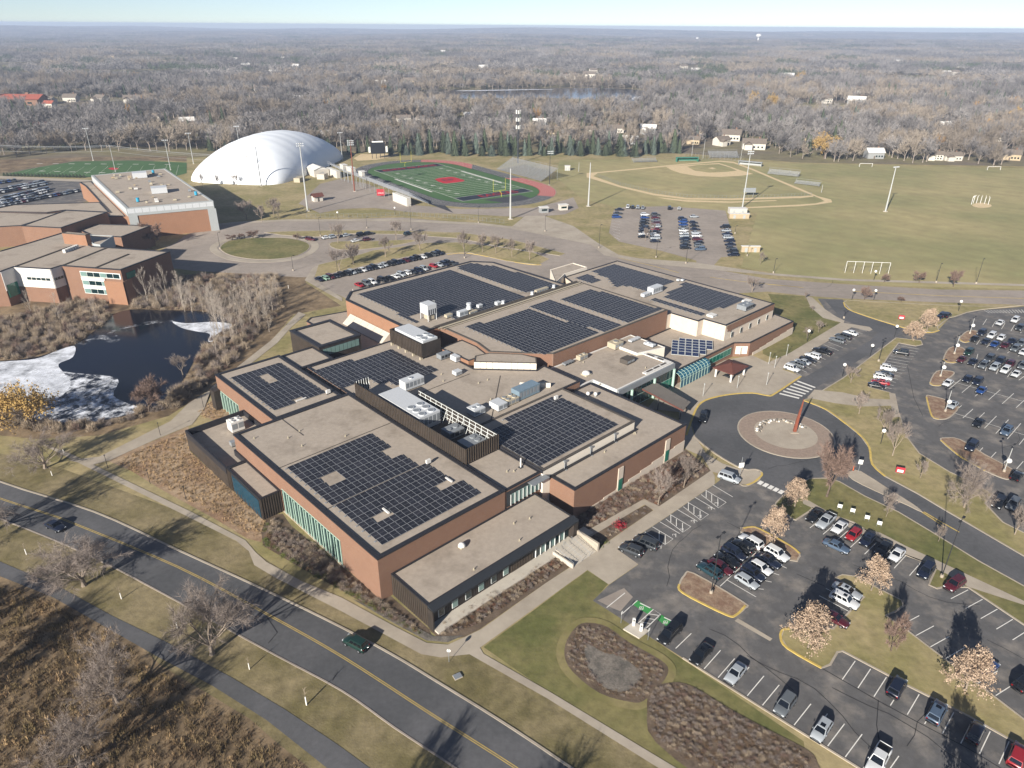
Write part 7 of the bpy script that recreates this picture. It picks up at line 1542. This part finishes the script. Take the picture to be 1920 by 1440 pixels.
for p, lab in (((1125, 1285), 'white electric car charger beside the first green bay'), ((1208, 1345), 'white electric car charger beside the second green bay')):
    t = thing('car_charger', lab, 'charger', at(*kM(*p))); boxpart('cabinet', 'sign_white', t, -.22, .22, -.16, .16, .22, 1.7); boxpart('screen', 'board_black', t, -.14, .14, -.18, -.16, 1.2, 1.5); MB().tube((.25, 0, 1.2), (.3, 0, .5), .03, .03, 4).obj('cable', 'tyre', t)
for p, yt, lab in (((985, 1250), 1125, 'thin sign post at the first green charging bay'), ((1288, 1440), 1320, 'thin sign post at the second green charging bay')):
    B = at(*kM(*p)); t = thing('sign_post', lab, 'sign', B, TH); MB().tube((0, 0, 0), (0, 0, 2.6), .04, .04, 5).obj('post', 'metal_grey', t); boxpart('panel', 'sign_white', t, -.2, .2, -.05, -.02, 2.0, 2.6)
# ------------------------------------------------------------------ playing fields
q0, q1 = at(*kA(865, 188)), at(*kA(1350, 205)); L_ = (q1 - q0).length; t = thing('goal_frame', 'long white five-bay goal frame on the playing field beside the north road', 'goal frame', q0, math.atan2((q1 - q0).y, (q1 - q0).x)); hg = height_at(q0, 490)
for k in range(6): MB().tube((L_ * k / 5, 0, 0), (L_ * k / 5, 0, hg), .08, .08, 6).obj('post', 'sign_white', t)
MB().tube((0, 0, hg), (L_, 0, hg), .08, .08, 6).obj('rail', 'sign_white', t)
for k in range(6): MB().tube((L_ * k / 5, 0, hg), (L_ * k / 5, 2.5, 0), .05, .05, 4).obj('back_stay', 'metal_grey', t)
def soccer_goal(x, y, wm, label):
    t = thing('soccer_goal', label, 'goal', at(x, y)); mb = MB(); mb.tube((-wm / 2, 0, 0), (-wm / 2, 0, 2.4), .12, .12, 6); mb.obj('post', 'sign_white', t); MB().tube((wm / 2, 0, 0), (wm / 2, 0, 2.4), .12, .12, 6).obj('post', 'sign_white', t); MB().tube((-wm / 2, 0, 2.4), (wm / 2, 0, 2.4), .12, .12, 6).obj('crossbar', 'sign_white', t); mb = MB()
    for s in (-1, 1): mb.tube((s * wm / 2, 0, 2.4), (s * wm / 2, 2, 0), .06, .06, 4)
    mb.obj('net_frame', 'metal_grey', t)
soccer_goal(1623, 313, 9, 'white goal at the tree edge of the playing field before a grey house'); soccer_goal(1863, 319, 9, 'white goal at the tree edge near the field corner')
lay('throwing_circle', [(1822, 385), (1838, 380), (1858, 384), (1855, 389), (1835, 390)], 'sand', 'a', 3)
t = thing('throwing_cage', 'throwing cage of bent white posts round a sand circle', 'cage', at(1840, 385))
for k in range(7): a = R(20 + 140 * k / 6); mb = MB(); mb.tube((5 * math.cos(a), 5 * math.sin(a), 0), (5 * math.cos(a), 5 * math.sin(a), 4), .12, .12, 5); mb.tube((5 * math.cos(a), 5 * math.sin(a), 4), (4.2 * math.cos(a), 4.2 * math.sin(a), 4.8), .12, .1, 5); mb.obj('post', 'sign_white', t)
def fence(label, pts, h, n, f=None, mat='metal_grey', mesh=True):
    W4 = world([f(*p) for p in pts] if f else pts); t = thing('fence', label, 'fence', (0, 0, 0)); L_ = [0]
    for a, b in zip(W4[:-1], W4[1:]): L_.append(L_[-1] + (b - a).length)
    P = []
    for k in range(n + 1):
        s = L_[-1] * k / n; i = max(j for j in range(len(L_)) if L_[j] <= s + 1e-6); i = min(i, len(W4) - 2); P.append(W4[i].lerp(W4[i + 1], (s - L_[i]) / max(1e-6, L_[i + 1] - L_[i])))
    for p in P: MB().tube((p.x, p.y, 0), (p.x, p.y, h), .06, .06, 4).obj('post', mat, t)
    for z_ in (h, .3):
        mb = MB()
        for a, b in zip(P[:-1], P[1:]): mb.tube((a.x, a.y, z_), (b.x, b.y, z_), .035, .035, 4, cap=False)
        mb.obj('rail', mat, t)
    return t
fence('low outfield fence curving round the ball diamond', [(100, 290), (300, 370), (600, 440), (900, 480), (1300, 488), (1700, 480), (2020, 462)], 1.6, 70, kJ)
fence('chain-link fence between the drive and the home grandstand', [(575, 408), (680, 408), (760, 404), (880, 412), (945, 419)], 2.0, 44)
fence('tall backstop fence behind home plate', [(880, 150), (1100, 138), (1250, 140), (1400, 160)], 5, 16, kJ)
for (x, y, L_, rw, lab, rt_) in ((1358, 297, 22, 9, 'grey bleachers behind home plate', 0), (1467, 330, 20, 6, 'pale bleachers along the right foul line', -.55), (1512, 348, 15, 4, 'small bleachers at the end of the right foul line', -.6), (1210, 305, 18, 5, 'small grey bleachers beside the left foul line', .2)): bleachers(lab, at(x, y), rt_, L_, rw)
for (x, y, mt, lab, rt_) in ((1288, 303, 'dugout_green', 'green dugout on the left side of the ball diamond', .1), (1406, 311, 'wall_grey', 'grey dugout on the right side of the ball diamond', -.5)):
    t = thing('dugout', lab, 'dugout', at(x, y), rt_); boxpart('wall', mt, t, -8, 8, 1.5, 1.8, 0, 2.8); boxpart('roof', mt, t, -8.2, 8.2, -1.6, 2, 2.8, 3.0); boxpart('end_wall', mt, t, -8, -7.8, -1.4, 1.5, 0, 2.8); boxpart('end_wall', mt, t, 7.8, 8, -1.4, 1.5, 0, 2.8); boxpart('bench', 'house_tan', t, -7.5, 7.5, .9, 1.3, .4, .5)
for (x, y, yt, lab) in ((1297, 292, 258, 'tall thin pole left of the backstop'), (1318, 297, 262, 'second tall thin pole left of the backstop'), (1388, 305, 274, 'tall thin pole right of the backstop'), (1085, 322, 305, 'foul pole at the end of the left foul line'), (1540, 361, 347, 'foul pole at the end of the right foul line')): 
    B = at(x, y); h_ = height_at(B, yt); t = thing('field_pole', lab, 'pole', B); MB().tube((0, 0, 0), (0, 0, h_), .14, .1, 6).obj('pole', 'pole_galv', t); MB().tube((0, 0, h_), (0, 0, h_ + .15), .18, .1, 6).obj('cap', 'pole_galv', t)
t = thing('scoreboard', 'small grey scoreboard at the outfield fence of the ball diamond', 'scoreboard', at(1404, 368)); boxpart('board', 'metal_grey', t, -3.5, 3.5, -.2, .2, 2.2, 4.8)
for s in (-2.5, 2.5): MB().tube((s, .1, 0), (s, .1, 2.3), .12, .12, 5).obj('post', 'metal_grey', t)
for (x, y, w_, d_, h_, mt, lab) in ((1384, 402, 9, 4, 2.8, 'house_white', 'white storage shed with two doors by the pale floodlight mast'), (1386, 410, 10, 2, 2.4, 'house_tan', 'cream low shed before the white storage shed'), (1407, 473, 8, 1.2, 2.6, 'house_tan', 'tan practice board on the grass beside the middle lot'), (1064, 320, 3.5, 3, 3, 'house_white', 'white box shed at the corner of the left foul line')):
    t = thing('shed', lab, 'shed', at(x, y)); boxpart('wall', mt, t, -w_ / 2, w_ / 2, 0, d_, 0, h_); boxpart('roof', 'roof_white', t, -w_ / 2 - .2, w_ / 2 + .2, -.2, d_ + .2, h_, h_ + .15)
    for s in (-1, 1): boxpart('door', 'wall_grey', t, s * w_ / 4 - .6, s * w_ / 4 + .6, -.04, 0, 0, h_ * .75)
# power poles and wires at the practice field
PP = []
for x, y, yt, lab in ((217, 323, 266, 'leaning power pole standing before the practice field'), (-60, 318, 255, 'power pole at the open end of the practice field'), (470, 345, 285, 'power pole hidden behind the dome corner')):
    B = at(x, y); h_ = 17; t = thing('power_pole', lab, 'power pole', B); MB().tube((0, 0, 0), (0, 0, h_), .22, .14, 6).obj('pole', 'pole_galv', t); boxpart('crossarm', 'bark', t, -2.4, 2.4, -.1, .1, h_ - .8, h_ - .6); PP.append(B + Vector((0, 0, h_)))
for i, (dx, dz) in enumerate(((-2.2, -.5), (0, .1), (2.2, -.5), (0, -3.5))):
    mb = MB()
    for a, b in ((PP[1], PP[0]), (PP[0], PP[2])):
        prev = None
        for k in range(13): t_ = k / 12; p = a.lerp(b, t_) + Vector((0, dx, dz - 4 * 1.4 * t_ * (1 - t_))); 
        prev = None
        for k in range(13):
            t_ = k / 12; p = a.lerp(b, t_) + Vector((0, dx, dz - 5.6 * t_ * (1 - t_)))
            if prev is not None: mb.tube(prev, p, .05, .05, 3, cap=False)
            prev = p
    tag(mb.obj('power_line', 'metal_grey'), 'sagging overhead wire crossing behind the practice field', 'wire', 'overhead wires by the practice field')
hg_ = [(-300 + 25 * i, 0) for i in range(3)]
for i in range(24):
    x = 8 + i * 6.5; y = 330 - (.02 * i) + i * .16; t = thing('hedge_shrub', 'small dark evergreen shrub in the row beside the practice field', 'shrub', at(x, y), i, 'evergreen shrubs along the practice field'); t.scale = (1.6, 1.6, 2.2); link('crown', TREES['conifer'][i % 2][1], t); MB().tube((0, 0, 0), (0, 0, .4), .06, .05, 5).obj('trunk', 'bark_dark', t)
# ================================================================== WOODS, HOUSES, LAKE, HAZE
def to_px(p):
    v = Vector(p) - Vector((0, 0, CAM_H)); d = v.dot(_fw)
    return 960 + FPX * v.dot(_rt) / d, 720 - FPX * v.dot(_up) / d
EDGE = [(-2000, 330), (-200, 316), (0, 300), (60, 297), (120, 284), (350, 286), (420, 290), (560, 285), (640, 279), (740, 281), (1050, 285), (1290, 287), (1340, 284), (1420, 290), (1470, 300), (1560, 304), (1920, 313), (2300, 322), (4000, 330)]
def edge_y(x):
    for (x0, y0), (x1, y1) in zip(EDGE[:-1], EDGE[1:]):
        if x0 <= x <= x1: return y0 + (y1 - y0) * (x - x0) / (x1 - x0)
    return 330
LAKE = [(655, 193), (700, 186), (760, 178), (830, 172), (900, 168), (1000, 166), (1100, 165), (1180, 167), (1215, 174), (1205, 186), (1170, 190), (1100, 186), (1000, 184), (900, 185), (800, 186), (720, 192), (680, 196)]
POND2 = [(1480, 213), (1500, 210), (1560, 210), (1600, 214), (1590, 220), (1540, 224), (1500, 219)]
OPEN = [LAKE, POND2, [(820, 184), (1000, 182), (1200, 186), (1190, 199), (1000, 202), (830, 200)], [(185, 108), (330, 106), (340, 117), (200, 120)], [(1470, 196), (1640, 196), (1640, 208), (1470, 210)], [(40, 190), (260, 184), (260, 212), (60, 222)]]
HOUSES = [(1370, 263, 1.25, 'white', .2), (1352, 272, .9, 'white', .5), (1412, 279, 1.1, 'white', .3), (1637, 296, 1.0, 'grey', 0), (1750, 299, .8, 'white', .2), (1783, 300, .8, 'white', 0), (1893, 299, 1.0, 'tan', .1), (1545, 193, 1.2, 'white', .1), (1605, 195, 1.3, 'grey', 0), (1667, 196, 1.0, 'white', .2), (1345, 180, 1.1, 'white', .3), (1385, 192, 1.2, 'tan', 0), (1472, 192, 1.0, 'white', .4), (1632, 170, 1.0, 'white', .2), (770, 158, 1.2, 'tan', .3), (715, 163, 1.2, 'grey', .2), (850, 155, 1.1, 'white', 0), (920, 157, 1.0, 'tan', .2), (1050, 152, 1.0, 'white', .2), (1075, 148, 1.1, 'white', .5), (1105, 145, 1.3, 'white', .3), (1112, 137, 1.1, 'white', .2), (1137, 152, 1.1, 'tan', .4), (757, 228, .9, 'white', .2), (790, 229, .8, 'white', 0), (880, 222, .8, 'grey', .1), (1035, 250, .9, 'tan', .1), (1105, 250, .9, 'white', .2), (1215, 250, 1.0, 'grey', .2), (30, 196, 1.6, 'red', 0), (95, 201, 1.0, 'redw', .3), (60, 188, 1.0, 'white', .1), (95, 193, 1.0, 'white', 0), (135, 191, 1.3, 'white', .05), (192, 193, 1.2, 'white', 0), (250, 192, 1.2, 'white', .2), (440, 233, 1.0, 'white', .2), (535, 168, 1.2, 'white', .4), (430, 152, 1.2, 'white', .3), (78, 243, .9, 'redw', .2), (500, 172, 1.0, 'tan', .2), (600, 178, .9, 'white', .1), (1300, 270, .9, 'tan', .1), (1255, 262, .9, 'tan', .2), (300, 225, .9, 'white', .1)]
rg = random.Random(77)
for k in range(40):
    x = rg.uniform(0, 1920); y = rg.uniform(84, 150); HOUSES.append((x, y, rg.uniform(.9, 1.3), rg.choice(('white', 'white', 'tan', 'grey')), rg.uniform(0, .6)))
NMAIN = len(HOUSES)
for k in range(70):
    HOUSES.append((rg.uniform(0, 1920), rg.uniform(125, 270), rg.uniform(.8, 1.1), rg.choice(('white', 'tan', 'grey', 'white')), rg.uniform(0, .6)))
HOUSES = HOUSES[:NMAIN] + [h for h in HOUSES[NMAIN:] if not any(inside(h[:2], o) for o in OPEN) and not (640 < h[0] < 1240 and 148 < h[1] < 206)]
def house_mesh(seed):
    rg = random.Random(seed); P = {}
    w_, d_, h_ = 12 + seed * 2, 8.5, 4.6 + .7 * (seed % 2); rz_ = h_ + 2.8
    m = MB(); m.box(-w_ / 2, w_ / 2, -d_ / 2, d_ / 2, 0, h_, 'tb'); m.face([(w_ / 2, -d_ / 2, h_), (w_ / 2, d_ / 2, h_), (w_ / 2, 0, rz_ - .1)]); m.face([(-w_ / 2, d_ / 2, h_), (-w_ / 2, -d_ / 2, h_), (-w_ / 2, 0, rz_ - .1)])
    if seed: m.box(-w_ / 2 + 1, -w_ / 2 + 6.5, -d_ / 2 - 4, -d_ / 2, 0, h_ * .8, 'bk')
    P['wall'] = m
    m = MB(); e = .6
    m.face([(-w_ / 2 - e, -d_ / 2 - e, h_ - .35), (w_ / 2 + e, -d_ / 2 - e, h_ - .35), (w_ / 2 + e, 0, rz_), (-w_ / 2 - e, 0, rz_)]); m.face([(-w_ / 2 - e, 0, rz_), (w_ / 2 + e, 0, rz_), (w_ / 2 + e, d_ / 2 + e, h_ - .35), (-w_ / 2 - e, d_ / 2 + e, h_ - .35)])
    if seed:
        x0, x1, y0 = -w_ / 2 + .5, -w_ / 2 + 7, -d_ / 2 - 4.5; xm = (x0 + x1) / 2
        m.face([(x0, y0, h_ * .75), (xm, y0, h_ * .8 + 2), (xm, 0, h_ * .8 + 2), (x0, 0, h_ * .75)]); m.face([(xm, y0, h_ * .8 + 2), (x1, y0, h_ * .75), (x1, 0, h_ * .75), (xm, 0, h_ * .8 + 2)]); m.face([(x0 + .4, y0 + .5, h_ * .78), (x1 - .4, y0 + .5, h_ * .78), (xm, y0 + .5, h_ * .8 + 1.8)])
    P['roof'] = m
    P['chimney'] = MB().box(w_ * .2, w_ * .2 + .9, .6, 1.5, h_, rz_ + 1.0); win = []
    for z0 in ((1.0, 3.0) if seed % 2 else (1.2,)):
        for k in range(3): x = w_ * (-.02 + .17 * k); win.append(MB().box(x, x + 1.2, -d_ / 2 - .06, -d_ / 2, z0, z0 + 1.2))
    P['window'] = win; P['door'] = MB().box(-.9 - w_ * .06, .1 - w_ * .06, -d_ / 2 - .06, -d_ / 2, 0, 2.1)
    return P
HM = []
for s in range(3):
    P = house_mesh(s); HM.append({k: ([m.mesh(k, 'glass') for m in v] if isinstance(v, list) else [v.mesh(k, {'wall': 'house_white', 'roof': 'roof_shingle', 'chimney': 'brick', 'door': 'bark_dark'}[k])]) for k, v in P.items()})
HP = []
GRP = {'white': 'white houses in the woods', 'tan': 'tan houses in the woods', 'grey': 'grey houses in the woods', 'red': 'x', 'redw': 'red-roofed houses'}
for i, (x, y, s, c, rot) in enumerate(HOUSES):
    B = at(x, y); B = B if B.y < 9000 and y > 60 else None
    if B is None: continue
    d_ = math.hypot(B.x, B.y); gz = ground_h(B.x, B.y)
    HP.append((B.x, B.y, s if i < NMAIN else -1))
    lab = {'white': 'white gabled house among leafless trees', 'tan': 'tan gabled house among leafless trees', 'grey': 'grey gabled house among leafless trees', 'red': 'long red-roofed building among trees behind the practice field', 'redw': 'white house with a red roof among trees'}[c]
    where = '' if c == 'red' else (' facing the playing fields' if y > 240 else ' near the lake shore' if 140 < y < 200 and 650 < x < 1240 else ' in the far suburb' if y < 150 else ' in the nearer woods')
    t = thing('house', lab + where, 'house', (B.x, B.y, gz), rot + (0 if i % 2 else -.5), None if c == 'red' else (GRP[c] + where)); s2 = s * (1.15 if d_ > 1200 else 1); t.scale = (s2 * (2.6 if c == 'red' else 1), s2 * (1.6 if c == 'red' else 1), s2)
    for k, ms in HM[i % 3].items():
        if d_ > 1500 and k in ('door', 'chimney'): continue
        for m in ms:
            o = link(k, m, t); mt = None
            if k == 'wall': mt = {'white': 'house_white', 'tan': 'house_tan', 'grey': 'house_grey', 'red': 'brick', 'redw': 'house_white'}[c]
            if k == 'roof' and c in ('red', 'redw'): mt = 'roof_red'
            if k == 'roof' and c == 'grey': mt = 'roof_white'
            if mt: o.material_slots[0].link = 'OBJECT'; o.material_slots[0].material = MATS[mt]
# water and clearings
lay('lake_water', LAKE, 'water', 'a', 3); lay('lake_water', POND2, 'water', 'a', 3)
sheet('ice', [(655, 193), (700, 186), (770, 178), (780, 181), (720, 190), (680, 196)], 'ice_thin', _z['a'] + .1, 2); sheet('ice', [(860, 170), (1000, 167.5), (1040, 168), (1000, 168.6), (880, 171)], 'ice_solid', _z['a'] + .1, 2); sheet('ice', [(1190, 182), (1212, 181), (1208, 186), (1185, 187)], 'ice_solid', _z['a'] + .1, 2); sheet('ice', [(1482, 212), (1510, 211), (1530, 214), (1505, 216)], 'ice_solid', _z['a'] + .1, 2)
lay('dry_field', [(185, 109), (250, 106), (330, 107), (340, 115), (270, 118), (200, 119)], 'sand', 'g'); lay('lake_lawn', [(1440, 205), (1480, 197), (1640, 197), (1650, 206), (1600, 213), (1480, 212)], 'lawn', 'g'); lay('street', [(0, 215), (120, 206), (260, 196), (262, 198), (130, 210), (0, 221)], 'asphalt_old', 'a')
# trees: the nearest singly, the rest as one wood
MATS_L = {'w_grey': ('bark', 'twig'), 'w_tan': ('bark', 'twig_tan'), 'w_red': ('bark_dark', 'twig_red')}
M('wood_twig', '#807c7a', .95, .32, .006, rnd=.25); M('wood_twig_tan', '#8a8074', .95, .32, .006, rnd=.25); M('wood_twig_dark', '#686564', .95, .32, .006, rnd=.25); M('wood_gold', '#a5824e', .95, .12, .05, rnd=.15); M('wood_bark', '#8b8178', .95, .1, .1)
def lod(seed, mt):
    tr, cr = norm(*grow_tree(seed, h=12, r0=.22, fork=.2, nmain=6, sub=(5,), tw=26, tl=1.9, twd=.14, up=.35, spread=.8, sides=(3, 3)))
    return tr, cr
LOD = []
for i, mt in enumerate(('wood_twig', 'wood_twig', 'wood_twig_tan', 'wood_twig_tan', 'wood_twig_dark')):
    tr, cr = lod(300 + i * 7, mt); LOD.append((tr.mesh('trunk', 'wood_bark'), cr.mesh('crown', mt), tr, cr, mt))
TREES['wood'] = [(a, b) for a, b, *_ in LOD]
def joined(tr, cr, mt):
    m = MB(); m.v = tr.v + cr.v; n = len(tr.v); m.f = tr.f + [tuple(n + i for i in f) for f in cr.f]; m.m = [0] * len(tr.f) + [1] * len(cr.f); return m.mesh('wood_tree', ['wood_bark', mt])
def merged_conifer(k):
    a, b = TREES['conifer'][k]; m = MB(); m.v = [tuple(v.co) for v in a.vertices] + [tuple(v.co) for v in b.vertices]; n = len(a.vertices); m.f = [tuple(p.vertices) for p in a.polygons] + [tuple(n + i for i in p.vertices) for p in b.polygons]; m.m = [0] * len(a.polygons) + [1] * len(b.polygons); return m.mesh('wood_tree', ['bark_dark', ('needle', 'needle', 'needle_blue')[k]])
gold = joined(LOD[0][2], LOD[0][3], 'wood_gold')
WOODP = [joined(a, b, mt) for _, _, a, b, mt in LOD] + [merged_conifer(0), merged_conifer(2), gold]
rg = random.Random(99)
cand = []
y = 430.0
while y < 1350:
    st = 9.0 if y < 900 else 10.0
    x = -.80 * y - 40
    while x < .80 * y + 40:
        p = (x + rg.uniform(-.45, .45) * st, y + rg.uniform(-.45, .45) * st); x += st
        px, py = to_px((p[0], p[1], 0))
        if py > edge_y(px) - rg.uniform(0, 2): continue
        if any(inside((px, py), o) for o in OPEN): continue
        dens = .8 + .7 * mathutils.noise.noise(Vector((p[0] / 70, p[1] / 70, 0)))
        if rg.random() > dens: continue
        if any(abs(p[0] - hx) < 9 * abs(s) + 3 and (-50 - 6 * s if s > 0 else -20) < p[1] - hy < 9 for hx, hy, s in HP): continue
        cand.append((p[0], p[1], edge_y(px) - py))
    y += st
# conifer belt behind the stadium
con = []
for i in range(60):
    x = 728 + i * 9.3 + rg.uniform(-7, 7); yb = 289 + (x - 728) / 560 * 4 + rg.uniform(-7, 3); con.append((x, yb))
for x, yb in con: plant('conifer', x, yb, yb - rg.uniform(17, 44), rg.uniform(15, 30), 'dark spruce in the belt behind the stadium and track', 'spruces behind the stadium')
for x, yb, hh in ((655, 290, 30), (672, 287, 26), (690, 284, 30), (20, 250, 30), (66, 262, 32), (58, 255, 24), (84, 258, 26), (150, 262, 24), (180, 265, 26), (1305, 262, 26), (1090, 262, 40), (1118, 195, 18), (1130, 192, 18), (1162, 192, 16)): plant('conifer', x, yb, yb - hh, hh * .55, 'dark spruce standing singly among the leafless trees', 'single spruces in the woods')
for x, yb, yt, wp, lab in ((1545, 297, 242, 52, 'large golden-leaved tree at the edge of the playing field'), (1410, 203, 166, 26, 'golden tree by the houses above the small pond'), (1443, 206, 170, 30, 'round golden willow by the houses above the small pond'), (1905, 232, 196, 30, 'golden tree in the woods beyond the field corner'), (1500, 152, 130, 20, 'distant golden tree in the woods')): plant('willow', x, yb, yt, wp, lab)
for x, yb, hh in ((395, 283, 34), (408, 281, 30), (425, 284, 36), (445, 282, 28), (560, 280, 30), (600, 278, 28), (615, 277, 32), (120, 275, 28), (215, 270, 26), (240, 268, 24)): plant('conifer', x, yb, yb - hh, hh * .6, 'dark spruce at the wood edge near the dome and practice field', 'spruces near the dome')
# front rank singly
vis = [c for c in cand if -30 < to_px((c[0], c[1], 0))[0] < 1950]
vis.sort(key=lambda c: c[2] + .012 * c[1])
front = vis[:170]; fs = set((c[0], c[1]) for c in front)
for c in front:
    px = to_px((c[0], c[1], 0))[0]; h_ = rg.uniform(12, 20) * (1.2 if 230 < px < 490 else 1)
    plant('wood', 0, 0, 0, 0, 'leafless tree at the wood edge ' + ('behind the practice field' if px < 640 else 'behind the stadium' if px < 1290 else 'along the far side of the playing field'), 'wood edge trees ' + ('behind the practice field' if px < 640 else 'behind the stadium' if px < 1290 else 'along the playing field'), B=Vector((c[0], c[1], 0)), h=h_, r=h_ * rg.uniform(.36, .46))
pts = []
for c in cand:
    if (c[0], c[1]) in fs: continue
    n_ = mathutils.noise.noise(Vector((c[0] / 160, c[1] / 160, 5))); k = rg.random()
    ix = rg.choice((0, 1, 0, 4)) if n_ < 0 else rg.choice((2, 3, 1, 2))
    if k < .05 or (n_ < -.25 and k < .3): ix = 5
    elif k < .07: ix = 6
    elif k > .992: ix = 7
    h_ = rg.choice((rg.uniform(8, 12), rg.uniform(12, 17), rg.uniform(15, 22))) * (1 if ix < 5 else .8); r_ = h_ * (rg.uniform(.34, .46) if ix not in (5, 6) else .24)
    pts.append((c[0], c[1], -.1, r_, h_, rg.uniform(0, 6.28), ix))
scatter('woodland', pts, WOODP, 'wide leafless woodland beyond the playing fields', 'woods')
# far woods: clumps of crowns
def clump(seed, mt, n, R_, per):
    rg = random.Random(seed); m = MB()
    for _ in range(n):
        a, r = rg.uniform(0, 6.28), R_ * math.sqrt(rg.random()); cx, cy_ = r * math.cos(a), r * math.sin(a); h_ = rg.uniform(10, 19); cr_ = rg.uniform(3.8, 6.5)
        for k in range(per):
            d = rvec(rg); d.z = abs(d.z); p = Vector((cx, cy_, h_ * .45)) + Vector((d.x * cr_, d.y * cr_, d.z * h_ * .55)) * rg.uniform(.55, 1); e = rvec(rg) * 1.9; f = e.cross(d).normalized() * .55
            m.face([p - f, p + f, p + e])
    return m.mesh('wood_clump', mt)
CLP = [clump(i, mt, 26, 30, 44) for i, mt in enumerate(('wood_twig', 'wood_twig_tan', 'wood_twig_dark', 'wood_twig', 'wood_twig_dark', 'needle'))]
def clumps(y0, y1, st, sc):
    out = []; y = y0
    while y < y1:
        x = -.80 * y - 60
        while x < .80 * y + 60:
            p = (x + rg.uniform(-.3, .3) * st, y + rg.uniform(-.3, .3) * st); x += st; px, py = to_px((*p, 0))
            if any(inside((px, py), o) for o in OPEN): continue
            if any(abs(p[0] - hx) < 18 and -110 < p[1] - hy < 22 for hx, hy, s in HP): continue
            n_ = mathutils.noise.noise(Vector((p[0] / 400, p[1] / 400, 2)))
            ix = rg.choice((0, 1, 1, 3)) if n_ > 0 else rg.choice((0, 2, 3, 4))
            if rg.random() < .06 + (.2 if n_ < -.3 else 0): ix = 5
            if mathutils.noise.noise(Vector((p[0] / 170, p[1] / 260, 9))) > .34: continue
            out.append((p[0], p[1], ground_h(*p) - .3, sc, sc * rg.uniform(.85, 1.15) if sc < 1.5 else 1.1, rg.uniform(0, 6.28), ix))
        y += st
    return out
scatter('distant_woods', clumps(1350, 3600, 50, 1.0) + clumps(3600, 11500, 110, 2.3), CLP, 'distant suburban woods reaching to the horizon', 'woods')
# water towers on the skyline
for x, yb, s, lab in ((1421, 76, 1.0, 'white onion-shaped water tower above the far woods'), (1308, 66, .5, 'small white water tower on the far skyline')):
    B = at(x, yb + 1.5); B = Vector((B.x, B.y, 0)) * min(1, 5200 / B.length); gz = ground_h(B.x, B.y); t = thing('water_tower', lab, 'water tower', (B.x, B.y, gz)); t.scale = (s * 1.3, s * 1.3, s * 1.1)
    MB().tube((0, 0, 0), (0, 0, 26), 4, 3, 12).obj('stem', 'sign_white', t); MB().dome((0, 0, 33), 13, 16, 6, .75, True).obj('tank', 'sign_white', t, True)
# ------------------------------------------------------------------ haze
mv = bpy.data.materials.new('haze'); mv.use_nodes = True; N = mv.node_tree.nodes; N.clear(); mo = N.new('ShaderNodeOutputMaterial'); pv = N.new('ShaderNodeVolumePrincipled'); pv.inputs['Color'].default_value = (.60, .72, .95, 1); pv.inputs['Density'].default_value = 1.5e-4; pv.inputs['Anisotropy'].default_value = 0.0
mv.node_tree.links.new(pv.outputs[0], mo.inputs['Volume']); MATS['haze'] = mv
hz = MB().box(-13500, 13500, -12500, 13500, -40, 93).obj('haze', 'haze'); stuff(hz, 'thin pale blue haze filling the air over the land', 'haze')
